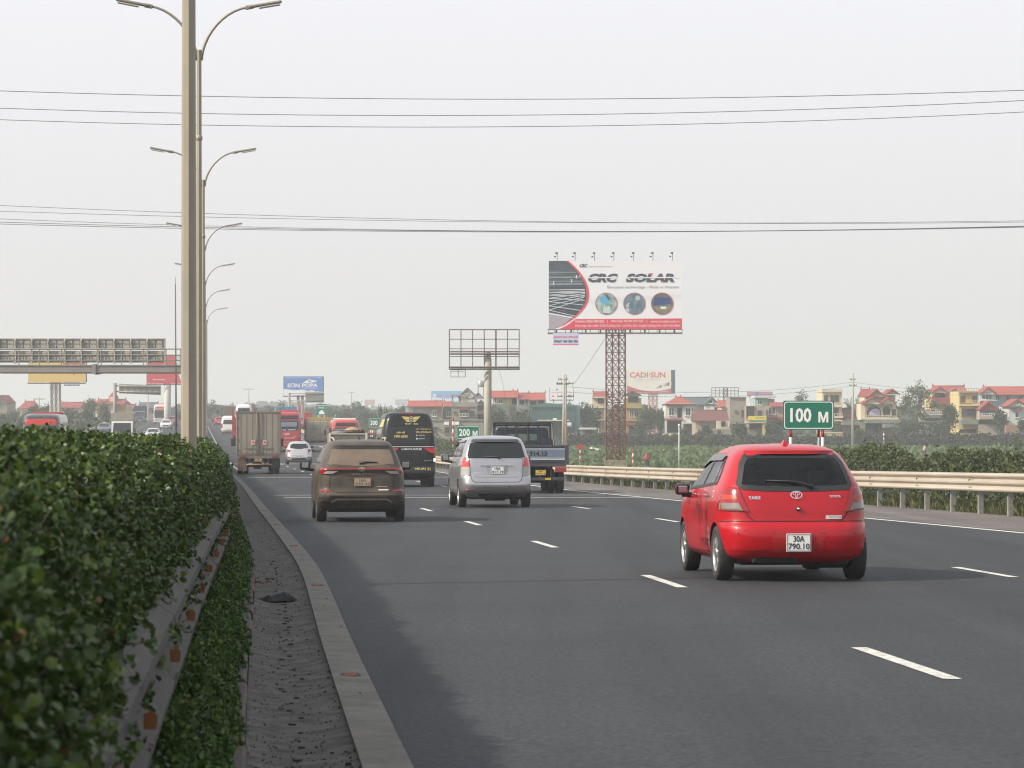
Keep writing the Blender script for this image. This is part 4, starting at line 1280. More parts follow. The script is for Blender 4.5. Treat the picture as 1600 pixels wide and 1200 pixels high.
# ---- dusty SUV -------------------------------------------------------------
def dusty_suv():
    D1 = mat('dusty_brown_paint', (.042, .038, .032), .5, spec=.3, noise=1.0, nscale=2.2, ncol=(.10, .078, .058), coat=.15)
    DG = mat('dust_covered_glass', (.15, .115, .088), .75, noise=.8, nscale=9, ncol=(.18, .14, .11), spec=.25)
    DGS = mat('dusty_side_glass', (.06, .055, .05), .3, noise=.7, nscale=5, ncol=(.14, .12, .10))
    DB = mat('dusty_black', (.045, .038, .032), .8, noise=.7, nscale=6, ncol=(.10, .08, .062))
    SILV = mat('dusty_silver_trim', (.34, .28, .22), .55, noise=.7, nscale=8, ncol=(.22, .18, .14))
    t = road_thing('suv', 'brown dust-covered SUV driving in the left lane beside the median', 'car', 565.5, 56.7)
    S = Shape([(.22, .72, .26, 4.2, 6), (.30, .80, .14, 4.3, 6), (.40, .86, .05, 4.4, 6.5), (.52, .872, .00, 4.46, 6.5), (.58, .875, .03, 4.47, 6.5), (.66, .876, .10, 4.47, 6.5),
               (.88, .872, .12, 4.38, 6.5), (.95, .865, .13, 4.2, 6.5), (1.03, .845, .12, 3.6, 6.5), (1.10, .815, .17, 3.4, 6.5), (1.25, .765, .27, 3.2, 6.5), (1.42, .70, .40, 2.95, 6), (1.50, .655, .44, 2.8, 5.5),
               (1.56, .60, .50, 2.6, 5), (1.60, .52, .64, 2.4, 4.2), (1.625, .38, .9, 2.2, 3.5)])
    b = part('body', S.body(D1), t)
    cut(b, [cyl_cut(x0, x1, y, .34, .395) for x0, x1 in ((-1, -.62), (.62, 1)) for y in (.78, 3.53)])
    q = MB()
    for ax in ('left', 'right'):
        for yc in (.78, 3.53):
            pts = [(yc + .42 * math.cos(a), .34 + .42 * math.sin(a)) for a in [i * math.pi / 12 for i in range(-1, 14)]]
            ribbon(q, pts, S.side, DB, .07, .008, ax, sub=2)
        ribbon(q, [(1.15, .30), (3.15, .28)], S.side, DB, .12, .008, ax)
    part('arch_trim', q, t)
    q = MB(); rowpatch(q, [(-.62, 1.125), (0, 1.10), (.62, 1.125), (.655, 1.15), (.58, 1.42), (.55, 1.435), (-.55, 1.435), (-.58, 1.42), (-.655, 1.15)], S.rear, DG, .004, .008, 16, 10); rw = part('rear_window', q, t)
    q = MB(); rowpatch(q, [(-.585, 1.442), (.585, 1.442), (.54, 1.51), (-.54, 1.51)], S.rear, BLACK, .012, .02, 12, 3); part('spoiler_band', q, t)  # black spoiler band above the rear window
    q = MB(); rowpatch(q, [(-.50, 1.508), (.50, 1.508), (.46, 1.56), (-.46, 1.56)], lambda x, z: S.rear(x, 1.50) + (z - 1.5) * 3.2, D1, .05, .08, 14, 3); part('roof_spoiler', q, t)
    q = MB(); q.tube([(-.04, S.rear(0, 1.17) - .03, 1.165), (.1, S.rear(.1, 1.18) - .02, 1.185), (.32, S.rear(.32, 1.17) - .02, 1.175)], [.03, .018, .01], DB, 6); part('rear_wiper', q, t)
    # light band
    q = MB(); rowpatch(q, [(-.79, 1.068), (.79, 1.068), (.79, 1.03), (.5, 1.04), (-.5, 1.04), (-.79, 1.03)], S.rear, mat('dusty_red_lens', (.19, .022, .02), .5), .030, .05, 24, 3); part('light_bar', q, t)
    for sg in (-1, 1):
        q = MB(); rowpatch(q, [(sg * .60, 1.065), (sg * .80, 1.07), (sg * .832, .98), (sg * .76, .935), (sg * .735, .99)], S.rear, REDLENS, .034, .05, 8, 8); l = part('tail_light', q, t)
        q = MB(); rowpatch(q, [(sg * .46, 1.005), (sg * .735, 1.005), (sg * .775, .96), (sg * .77, .94), (sg * .58, .945)], S.rear, CLEARLENS, .026, .03, 8, 3); part('reversing_lens', q, l)
        q = MB(); rowpatch(q, [(sg * .62, .63), (sg * .80, .65), (sg * .80, .60), (sg * .64, .595)], S.rear, REDLENS, .01, .02, 5, 3); part('reflector', q, t)
        q = MB(); rowpatch(q, [(sg * .66, .595), (sg * .80, .59), (sg * .845, .45), (sg * .78, .47)], S.rear, DB, .006, .01, 5, 5); part('corner_vent', q, t)
    q = MB(); ring_logo(q, 0, 1.035, .13, .085, S.rear, SILV, .050); part('badge', q, t)
    q = MB()
    ribbon(q, [(-.36, .905), (-.30, .93), (.30, .93), (.36, .905)], S.rear, DB, .022, .012, sub=5); ribbon(q, [(-.62, .95), (-.635, .66), (-.5, .585), (.5, .585), (.635, .66), (.62, .95)], S.rear, SEAM, .01, .004, sub=5)
    ribbon(q, [(-.38, .88), (-.50, .70)], S.rear, DB, .02, .005); ribbon(q, [(.38, .88), (.50, .70)], S.rear, DB, .02, .005)
    for ax in ('left', 'right'):
        ribbon(q, [(1.55, 1.10), (1.5, .38)], S.side, SEAM, .01, .004, ax); ribbon(q, [(2.55, 1.10), (2.55, .36)], S.side, SEAM, .01, .004, ax)
    part('panel_gaps', q, t)
    q = MB(); rowpatch(q, [(-.60, .53), (.60, .53), (.72, .40), (.62, .40), (.52, .455), (-.52, .455), (-.62, .40), (-.72, .40)], S.rear, DB, .01, .02, 18, 5)
    rowpatch(q, [(-.60, .39), (.60, .39), (.62, .27), (-.62, .27)], S.rear, DB, .012, .02, 14, 4); part('bumper_insert', q, t)
    q = MB(); ribbon(q, [(-.60, .385), (-.50, .445), (.50, .445), (.60, .385)], S.rear, SILV, .032, .035, sub=6); ribbon(q, [(-.82, .40), (-.66, .54), (.66, .54), (.82, .40)], S.rear, D1, .03, .045, sub=6)
    part('skid_trim', q, t)
    plate(t, .02, .785, S.rear(0, .78) - .02, .33, .165, ['18A', '343.45'], mat('dusty_plate', (.42, .31, .22), .7), mat('dusty_ink', (.16, .12, .09), .8))
    q = MB(); write(q, 'VELOZ', -.20, .935, .20, .953, .012, SILV, .02, fn=S.rear); write(q, 'CROSS', .30, .690, .51, .706, .010, mat('pale_trim', (.6, .55, .5), .4), .02, fn=S.rear)
    rowpatch(q, [(.33, .622), (.53, .622), (.53, .645), (.33, .645)], S.rear, mat('pale_strip', (.55, .50, .42), .5), .006, .01, 3, 2); part('lettering', q, t)
    for ax in ('left', 'right'):
        q = MB(); rowpatch(q, [(.62, 1.16), (3.15, 1.12), (2.75, 1.36), (2.45, 1.45), (.95, 1.46), (.74, 1.38)], S.side, DGS, .004, .008, 16, 8, ax); w_ = part('side_window', q, t)
        q = MB(); ribbon(q, [(1.3, 1.13), (1.3, 1.46)], S.side, D1, .06, .007, ax); ribbon(q, [(2.1, 1.13), (2.05, 1.46)], S.side, BLACK, .06, .007, ax); part('window_pillar', q, w_)
        sg = -1 if ax == 'left' else 1
        q = MB(); q.tube([(sg * .50, .95, 1.60), (sg * .53, 1.1, 1.66), (sg * .53, 2.2, 1.66), (sg * .50, 2.4, 1.60)], .018, mat('roof_rail', (.4, .34, .28), .5), 6); part('roof_rail', q, t)
    q = MB(); q.add([(-.03, 1.02, 1.61), (.03, 1.02, 1.61), (.03, 1.2, 1.625), (-.03, 1.2, 1.625), (0, 1.08, 1.70), (0, 1.12, 1.70)], [(0, 1, 4), (1, 2, 5, 4), (2, 3, 5), (3, 0, 4, 5)], BLACK); part('aerial_fin', q, t)
    q = MB(); q.cbox(-.66, .35, .19, .66, 4.0, .30, UNDER, .03); q.bar((-.6, .78, .3), (.6, .78, .3), .08, UNDER); part('underbody', q, t)
    for x in (-.775, .775):
        for y in (.78, 3.53): wheel(t, x, y, .335, .205, .23, 5)
    mirror_pod(t, -1.035, 2.85, 1.10, BLACK, w=.22, h=.18); mirror_pod(t, 1.035, 2.85, 1.10, BLACK, w=.22, h=.18)
    return t

# ---- silver minivan --------------------------------------------------------
def silver_minivan():
    SV = mat('silver_paint', (.44, .44, .46), .30, metal=.75, coat=.5, noise=.4, nscale=2.5, ncol=(.36, .35, .35))
    t = road_thing('minivan', 'silver minivan driving in the middle lane, left of the dark blue truck', 'car', 776.5, 70.0)
    S = Shape([(.24, .74, .30, 4.3, 6), (.32, .82, .16, 4.4, 6), (.40, .865, .05, 4.5, 6.5), (.55, .884, .0, 4.58, 6.5), (.66, .886, .02, 4.58, 6.5), (.745, .886, .045, 4.5, 6.5), (.80, .885, .085, 4.4, 6.5),
               (1.00, .875, .11, 4.1, 6.5), (1.12, .855, .13, 3.7, 6.5), (1.20, .83, .16, 3.5, 6.5), (1.35, .79, .23, 3.3, 6.5), (1.55, .725, .34, 3.0, 6), (1.64, .68, .40, 2.8, 5.5),
               (1.70, .61, .50, 2.6, 4.6), (1.735, .48, .72, 2.4, 4), (1.75, .34, .95, 2.2, 3.4)])
    b = part('body', S.body(SV), t)
    cut(b, [cyl_cut(x0, x1, y, .325, .375) for x0, x1 in ((-1, -.64), (.64, 1)) for y in (.85, 3.60)])
    RW = [(-.69, 1.20), (.69, 1.20), (.715, 1.225), (.625, 1.56), (.60, 1.585), (-.60, 1.585), (-.625, 1.56), (-.715, 1.225)]
    q = MB(); rowpatch(q, RW, S.rear, GLASS, .004, .008, 16, 10); part('rear_window', q, t)
    q = MB(); rowpatch(q, [(-.60, 1.60), (.60, 1.60), (.55, 1.665), (-.55, 1.665)], lambda x, z: S.rear(x, 1.60) + (z - 1.6) * 1.2 + .05 * (x / .6) ** 4, mat('grey_spoiler', (.05, .05, .055), .4), .05, .09, 16, 3); part('roof_spoiler', q, t)
    q = MB(); q.tube([(.09, S.rear(.1, 1.2) - .04, 1.205), (.03, S.rear(0, 1.24) - .03, 1.235), (-.32, S.rear(-.3, 1.25) - .02, 1.245)], [.03, .016, .008], BLACK, 6); part('rear_wiper', q, t)
    q = MB(); ribbon(q, [(-.655, 1.20), (-.645, .82), (-.60, .66), (-.52, .62), (.52, .62), (.60, .66), (.645, .82), (.655, 1.20)], S.rear, SEAM, .012, .004, sub=6)
    ribbon(q, [(-.54, .745), (.54, .745)], S.rear, mat('silver_crease_shade', (.25, .25, .26), .4), .02, .003, sub=8)  # tailgate crease has no relief, its shade is a darker painted line
    for ax in ('left', 'right'):
        for a in (1.55, 2.55): ribbon(q, [(a, 1.18), (a - .04, .36)], S.side, SEAM, .01, .004, ax)
        ribbon(q, [(.5, 1.02), (3.6, .98)], S.side, mat('silver_crease_shade', (.3, .3, .31), .4), .015, .003, ax)  # side crease, shade drawn in the colour likewise
    part('panel_gaps', q, t)
    for sg in (-1, 1):
        q = MB(); rowpatch(q, [(sg * .655, 1.00), (sg * .845, 1.00), (sg * .825, 1.12), (sg * .78, 1.22), (sg * .745, 1.235), (sg * .70, 1.19)], S.rear, mat('bright_red_lens', (.62, .05, .05), .2, coat=.5), .02, .04, 8, 8); l = part('tail_light', q, t)
        q = MB(); rowpatch(q, [(sg * .655, .79), (sg * .86, .79), (sg * .848, .995), (sg * .655, .995)], S.rear, CLEARLENS, .018, .04, 8, 6); part('reversing_lens', q, l)
        q = MB(); rowpatch(q, [(sg * .56, .42), (sg * .84, .425), (sg * .84, .445), (sg * .56, .44)], S.rear, REDLENS, .008, .01, 5, 2); part('reflector', q, t)
    q = MB(); rowpatch(q, [(-.21, .80), (.26, .80), (.30, 1.01), (-.25, 1.01)], S.rear, mat('silver_recess', (.33, .34, .36), .35, metal=.5), .003, .008, 8, 4); part('plate_recess', q, t)
    q = MB(); q.cbox(-.40, S.rear(0, 1.03) - .03, 1.015, .42, S.rear(0, 1.03) + .02, 1.035, CHROME, .006); part('chrome_trim', q, t)
    q = MB(); ring_logo(q, .03, 1.125, .12, .08, S.rear, CHROME, .012); part('badge', q, t)
    plate(t, .025, .905, S.rear(0, .9) - .02, .33, .185, ['19A', '417.19'], WHITE, INK)
    q = MB(); write(q, 'INNOVA', -.56, .845, -.38, .87, .010, CHROME, .03, fn=S.rear); write(q, 'V', .52, .84, .57, .86, .010, CHROME, .03, fn=S.rear); part('lettering', q, t)
    q = MB()
    for x in (-.30, .30): q.lathe([(0, -.004), (.018, -.004), (.019, .004)], BLACK, 12, 'y', T=Matrix.Translation((x, S.rear(x, .52), .52)))
    part('parking_sensor', q, t)
    for ax in ('left', 'right'):
        q = MB(); rowpatch(q, [(.55, 1.24), (3.25, 1.20), (2.85, 1.46), (2.55, 1.585), (.85, 1.60), (.66, 1.50)], S.side, GLASS, .004, .008, 18, 8, ax); w_ = part('side_window', q, t)
        q = MB(); ribbon(q, [(1.35, 1.20), (1.32, 1.60)], S.side, SV, .10, .007, ax); ribbon(q, [(2.35, 1.20), (2.3, 1.60)], S.side, BLACK, .07, .007, ax); part('window_pillar', q, w_)
        q = MB(); rowpatch(q, [(.70, 1.60), (2.5, 1.585), (2.85, 1.47), (2.88, 1.49), (2.55, 1.635), (.75, 1.645)], S.side, mat('smoked_visor', (.03, .022, .02), .15), .03, .03, 16, 3, ax); part('rain_visor', q, t)
    for y in (1.45, 2.45):
        q = MB(); q.cbox(-S.side(y, 1.05) - .03, y - .09, 1.04, -S.side(y, 1.05) + .0, y + .09, 1.07, SV, .008); part('door_handle', q, t)
    q = MB(); q.cbox(-.66, .35, .20, .66, 4.0, .33, UNDER, .03); q.cbox(-.45, .14, .28, .5, .3, .40, UNDER, .03)
    q.lathe([(.0, .0), (.1, .0), (.1, .5), (0, .5)], UNDER, 16, 'x', T=Matrix.Translation((-.25, .5, .26))); q.bar((-.6, .85, .3), (.6, .85, .3), .08, UNDER); part('underbody', q, t)
    for x in (-.785, .785):
        for y in (.85, 3.60): wheel(t, x, y, .325, .20, .215, 6)
    mirror_pod(t, -1.03, 2.95, 1.20, mat('grey_mirror', (.18, .18, .19), .4), w=.22, h=.19); mirror_pod(t, 1.03, 2.95, 1.20, mat('grey_mirror', (.18, .18, .19), .4), w=.22, h=.19)
    return t

# ---- black limousine van ---------------------------------------------------
def wings(mb, x, z, w, h, y, m, m2):
    for sg in (-1, 1):
        for k in range(4):
            a = k / 4
            mb.add([(x + sg * w * .13, y, z + h * (.42 - .22 * k)), (x + sg * w * (.5 - .07 * k), y, z + h * (.5 - .25 * k)), (x + sg * w * (.47 - .085 * k), y, z + h * (.33 - .25 * k)), (x + sg * w * .13, y, z + h * (.26 - .22 * k))], [(0, 1, 2, 3)], m)
    n = 18
    for rr, mm, dy in ((.50, m, 0), (.40, m2, -.004), (.24, m, -.008), (.14, m2, -.012)):
        mb.add([(x + h * rr * math.cos(2 * math.pi * k / n), y + dy - .002, z + h * rr * math.sin(2 * math.pi * k / n)) for k in range(n)], [tuple(range(n))], mm)

def black_van():
    BK = mat('black_van_paint', (.010, .012, .014), .35, spec=.3, coat=.15, noise=.5, nscale=2, ncol=(.02, .02, .019))
    t = road_thing('passenger_van', 'tall black passenger van with gold winged emblem and LIMOUSINE lettering', 'van', 639, 104.5)
    S = Shape([(.28, .86, .14, 5.6, 10), (.36, .95, .06, 5.7, 10), (.50, 1.0, .0, 5.8, 10), (.62, 1.01, .02, 5.8, 10), (.70, 1.012, .08, 5.7, 10), (1.2, 1.01, .09, 5.3, 10),
               (1.5, 1.00, .10, 4.9, 10), (2.0, .95, .14, 4.5, 9.5), (2.45, .87, .22, 4.0, 8), (2.60, .82, .28, 3.8, 6.5), (2.68, .74, .38, 3.6, 5.5), (2.72, .60, .55, 3.4, 4.5)])
    b = part('body', S.body(BK, 40, 72), t)
    cut(b, [cyl_cut(x0, x1, y, .35, .42) for x0, x1 in ((-1.1, -.70), (.70, 1.1)) for y in (1.0, 4.6)])
    q = MB(); rowpatch(q, [(-.80, 1.56), (.80, 1.56), (.76, 2.20), (-.76, 2.20)], S.rear, mat('black_wrap', (.014, .016, .018), .22), .004, .01, 12, 6); part('rear_window', q, t)
    q = MB(); ribbon(q, [(-.80, 2.23), (.80, 2.23)], S.rear, SEAM, .02, .004); ribbon(q, [(0, .70), (0, 1.5)], S.rear, SEAM, .015, .004); ribbon(q, [(-.86, .66), (.86, .66)], S.rear, SEAM, .02, .004); part('panel_gaps', q, t)
    e = MB(); y0 = S.rear(.3, 2.45) - .02
    wings(e, .09, 2.45, .68, .22, y0, GOLD, mat('navy_print', (.03, .05, .22), .4)); part('emblem', e, t)
    q = MB(); write(q, 'THỜI   ĐẠI', -.14, 2.25, .34, 2.33, y0 - .03, GOLD, .03)
    ya = S.rear(.4, 1.85) - .02
    write(q, 'LIÊN HỆ', -.44, 1.93, -.14, 2.02, ya, GOLD, .02); write(q, '1900 6955', -.52, 1.79, -.04, 1.88, ya, GOLD, .02)
    write(q, 'APP : THỜI ĐẠI X.E', .26, 2.07, .80, 2.13, ya, GOLD, .01); write(q, 'WEB : XETHOIDAI.VN', .26, 1.96, .82, 2.02, ya, GOLD, .01)
    WP = mat('white_print', (.75, .75, .75), .5)
    write(q, 'Google Play', .36, 1.84, .58, 1.90, ya, WP); write(q, 'App Store', .36, 1.72, .58, 1.78, ya, WP)
    q.add([(.27, ya, 1.84), (.33, ya, 1.87), (.27, ya, 1.90)], [(0, 1, 2)], WP); q.add([(.30 + .03 * math.cos(k), ya, 1.75 + .035 * math.sin(k)) for k in [i * .7 for i in range(9)]], [tuple(range(9))], WP)
    yb = S.rear(.3, 1.35) - .015
    write(q, 'LIMOUSINE', -.26, 1.335, .48, 1.41, yb, WP, .015); q.box(-.86, yb - .001, 1.45, .90, yb + .004, 1.47, WP)
    RP = mat('red_wrap', (.50, .02, .03), .4)
    q.add([(-.95, yb + .02, 1.42), (-.36, yb, 1.42), (-.52, yb, 1.26), (-.95, yb + .02, 1.35)], [(0, 1, 2, 3)], RP)
    q.add([(.52, yb, 1.42), (.93, yb + .02, 1.42), (.93, yb + .02, 1.22), (.78, yb, 1.24)], [(0, 1, 2, 3)], RP)
    write(q, 'SOLATI', .56, .94, .84, .98, yb, CHROME, .02); write(q, '29F-051.21', .20, .60, .78, .70, S.rear(.4, .65) - .02, GOLD, .02)
    part('lettering', q, t)
    for sg in (-1, 1):
        q = MB(); rowpatch(q, [(sg * .905, .92), (sg * .995, .92), (sg * .995, 1.45), (sg * .905, 1.45)], S.rear, REDLENS, .03, .05, 4, 6); l = part('tail_light', q, t)
        if sg > 0:
            q = MB(); rowpatch(q, [(.915, .93), (.99, .93), (.99, 1.03), (.915, 1.03)], S.rear, mat('lit_lamp', (1, .7, .5), .3, emit=((1.0, .62, .36), 6.0)), .040, .02, 3, 2); part('lit_indicator', q, l, 'indicator lamp shining orange-white')
    q = MB(); rowpatch(q, [(-.25, 2.64), (.30, 2.64), (.30, 2.665), (-.25, 2.665)], S.rear, REDLENS, .03, .03, 6, 2); part('brake_light', q, t)
    q = MB(); rowpatch(q, [(.72, .42), (.90, .42), (.90, .46), (.72, .46)], S.rear, REDLENS, .01, .02, 3, 2); part('reflector', q, t)
    q = MB()
    for ax in ('left', 'right'): rowpatch(q, [(.5, 1.60), (5.0, 1.60), (4.6, 2.10), (.5, 2.15)], S.side, GLASS, .006, .01, 16, 5, ax)
    part('side_window', q, t)
    q = MB()
    for ax in ('left', 'right'):
        for k in range(4): ribbon(q, [(.4, 2.22 + .07 * k), (2.6 - .3 * k, 2.22 + .07 * k)], S.side, GOLD, .04, .010, ax)
        ribbon(q, [(.1, 1.46), (5.0, 1.46)], S.side, WP, .03, .008, ax); ribbon(q, [(.1, 1.33), (3.4, 1.33)], S.side, RP, .18, .006, ax)
    part('side_stripes', q, t)
    q = MB(); q.cbox(-.80, .3, .25, .80, 5.2, .42, UNDER, .03); q.bar((-.7, 1.0, .33), (.7, 1.0, .33), .10, UNDER); part('underbody', q, t)
    for x in (-.86, .86):
        for y in (1.0, 4.6): wheel(t, x, y, .35, .24, .22, 0, mat('steel_rim', (.2, .2, .2), .5))
    for x in (-1.16, 1.16): mirror_pod(t, x, 4.6, 1.65, BLACK, w=.2, h=.34)
    return t

# ---- small silver hatch far ahead ------------------------------------------
def small_hatch():
    SV = mat('pale_silver_paint', (.55, .55, .56), .32, metal=.5, coat=.5)
    t = road_thing('hatchback', 'small pale silver hatchback between the box truck and the red bus', 'car', 467.5, 186)
    S = Shape([(.20, .68, .16, 3.5, 5), (.32, .80, .03, 3.65, 5), (.50, .83, .0, 3.76, 5), (.62, .832, .04, 3.74, 5), (.80, .83, .08, 3.6, 5), (.98, .80, .12, 3.0, 5), (1.12, .74, .22, 2.75, 5), (1.30, .66, .36, 2.45, 4.6), (1.42, .56, .50, 2.2, 4), (1.48, .40, .8, 1.95, 3.4)])
    b = part('body', S.body(SV, 30, 64), t); cut(b, [cyl_cut(x0, x1, y, .29, .33) for x0, x1 in ((-.95, -.6), (.6, .95)) for y in (.6, 2.98)])
    q = MB(); rowpatch(q, [(-.58, 1.05), (-.2, 1.0), (.2, 1.0), (.58, 1.05), (.56, 1.28), (.50, 1.34), (-.50, 1.34), (-.56, 1.28)], S.rear, GLASS, .004, .008, 10, 6); part('rear_window', q, t)
    for sg in (-1, 1):
        q = MB(); rowpatch(q, [(sg * .55, .98), (sg * .74, .98), (sg * .80, .84), (sg * .60, .80)], S.rear, REDLENS, .015, .03, 6, 5); part('tail_light', q, t)
        q = MB(); rowpatch(q, [(sg * .58, .44), (sg * .76, .44), (sg * .74, .50), (sg * .60, .50)], S.rear, REDLENS, .01, .02, 4, 2); part('reflector', q, t)
    q = MB(); ribbon(q, [(-.60, .98), (-.62, .70), (-.5, .6), (.5, .6), (.62, .70), (.60, .98)], S.rear, SEAM, .014, .004); rowpatch(q, [(-.42, .30), (.42, .30), (.48, .40), (-.48, .40)], S.rear, BLACK, .006, .01, 6, 3); part('panel_gaps', q, t)
    plate(t, 0, .50, S.rear(0, .5) - .02, .40, .13, ['30E-414.12'], WHITE, INK)
    for ax in ('left', 'right'):
        q = MB(); rowpatch(q, [(.62, 1.06), (2.7, 1.0), (2.2, 1.30), (1.0, 1.36), (.75, 1.25)], S.side, GLASS, .004, .008, 12, 6, ax); part('side_window', q, t)
    q = MB(); q.cbox(-.6, .3, .16, .6, 3.3, .26, UNDER, .03); part('underbody', q, t)
    for x in (-.73, .73):
        for y in (.6, 2.98): wheel(t, x, y, .29, .175, .19, 5)
    for x in (-.93, .93): mirror_pod(t, x, 2.4, .98, SV, w=.18, h=.13)
    return t

# ---- generic saloon / pickup / van for far traffic --------------------------
def far_car(label, px, Y, col, kind='car', rev=False, light=False, taxi=False, cat='car', dy=0):
    P_ = paint('car_paint_%d_%d_%d' % tuple(int(c * 99) for c in col), col)
    t = road_thing({'car': 'car', 'van': 'minibus', 'suv': 'suv'}[kind], label, cat, px, Y, rev=rev)
    if kind == 'van':
        S = Shape([(.26, .86, .1, 5.0, 9), (.50, .98, 0, 5.3, 9), (.8, .99, .02, 5.3, 9), (1.2, .98, .06, 4.9, 9), (1.6, .95, .10, 4.5, 9), (2.1, .86, .16, 4.0, 7), (2.32, .72, .3, 3.7, 5), (2.38, .5, .5, 3.4, 4)])
        win = [(-.72, 1.28), (.72, 1.28), (.66, 1.85), (-.66, 1.85)]; lx, lz = .90, (.75, 1.35); H = (.5, 4.2, 1.3, 1.85); wy = (.9, 4.4); r = .34
        fw = [(-.75, 1.30), (.75, 1.30), (.68, 1.95), (-.68, 1.95)]
    else:
        k = 1.12 if kind == 'suv' else 1.0
        S = Shape([(.22 * k, .74, .12, 4.2, 6), (.40 * k, .86, 0, 4.4, 6), (.70 * k, .87, .04, 4.4, 6), (.92 * k, .86, .10, 3.9, 6), (1.02 * k, .82, .30, 3.2, 6), (1.25 * k, .70, .65, 2.6, 5.5), (1.42 * k, .58, .95, 2.3, 4.5), (1.47 * k, .4, 1.2, 2.0, 4)])
        win = [(-.62, 1.03 * k), (.62, 1.03 * k), (.54, 1.34 * k), (-.54, 1.34 * k)]; lx, lz = .72, (.66 * k, .88 * k); H = (.95, 3.0, 1.04 * k, 1.34 * k); wy = (.75, 3.45); r = .32
        fw = [(-.64, 1.02 * k), (.64, 1.02 * k), (.54, 1.35 * k), (-.54, 1.35 * k)]
    b = part('body', S.body(P_, 24, 48), t); cut(b, [cyl_cut(x0, x1, y, r, r + .05) for x0, x1 in ((-1.1, -.68), (.68, 1.1)) for y in wy])
    q = MB(); rowpatch(q, win, S.rear, GLASS, .005, .01, 8, 5); part('rear_window', q, t)
    q = MB(); rowpatch(q, fw, S.front, GLASS, .005, .01, 8, 5, 'front'); part('windscreen', q, t)
    for ax in ('left', 'right'):
        q = MB(); rowpatch(q, [(H[0], H[2]), (H[1], H[2]), (H[1] - .5, H[3]), (H[0] + .2, H[3])], S.side, GLASS, .005, .01, 10, 5, ax); part('side_window', q, t)
    for sg in (-1, 1):
        q = MB(); rowpatch(q, [(sg * (lx - .12), lz[0]), (sg * (lx + .06), lz[0]), (sg * (lx + .06), lz[1]), (sg * (lx - .12), lz[1])], S.rear, REDLENS, .012, .03, 4, 4); part('tail_light', q, t)
        q = MB(); rowpatch(q, [(sg * .50, .62), (sg * .74, .62), (sg * .76, .78), (sg * .52, .74)], S.front, CLEARLENS, .012, .03, 4, 4, 'front'); part('headlight', q, t)
    q = MB(); rowpatch(q, [(-.40, .48), (.40, .48), (.42, .66), (-.42, .66)], S.front, BLACK, .01, .02, 5, 3, 'front'); part('grille', q, t)
    q = MB(); yb = S.rear(0, .55) - .02; q.cbox(-.24, yb, .50, .24, yb + .02, .62, mat('yellow_plate', (.70, .48, .10), .5) if kind == 'van' else WHITE, .005); part('number_plate', q, t)
    q = MB(); yb = S.front(0, .4); q.cbox(-.24, yb, .36, .24, yb + .02, .47, WHITE, .005); part('number_plate', q, t)
    q = MB(); q.cbox(-.6, .3, .16, .6, 3.6, .28, UNDER, .03); part('underbody', q, t)
    for x in (-.76, .76):
        for y in wy: wheel(t, x, y, r, .2, r * .62, 0, mat('steel_rim', (.2, .2, .2), .5))
    for x in (-.98, .98): mirror_pod(t, x, H[1] - .3, H[2] + .02, P_, w=.2, h=.15)
    if taxi:
        q = MB(); q.cbox(-.22, 1.5, 1.62, .22, 1.72, 1.74, mat('yellow_sign', (.9, .65, .08), .4), .02); part('roof_sign', q, t)
    return t

# ---- trucks and buses --------------------------------------------------------
GREYBOX = mat('dusty_grey_box', (.24, .21, .175), .7, noise=.8, nscale=1.4, ncol=(.30, .265, .22), stretch=(1, 1, .4))
GREYBOX2 = mat('dusty_grey_frame', (.19, .165, .14), .7, noise=.8, nscale=2, ncol=(.13, .11, .09))
def lorry_wheels(t, ys, r=.45, dual=(), track=.85, steer_track=.85):
    for y in ys:
        for sg in (-1, 1):
            if y in dual:
                wheel(t, sg * (track), y, r, .24, r * .56, 0, mat('steel_rim', (.2, .2, .2), .5)); wheel(t, sg * (track - .29), y, r, .24, r * .56, 0, mat('steel_rim', (.2, .2, .2), .5))
            else: wheel(t, sg * steer_track, y, r, .24, r * .56, 0, mat('steel_rim', (.2, .2, .2), .5))

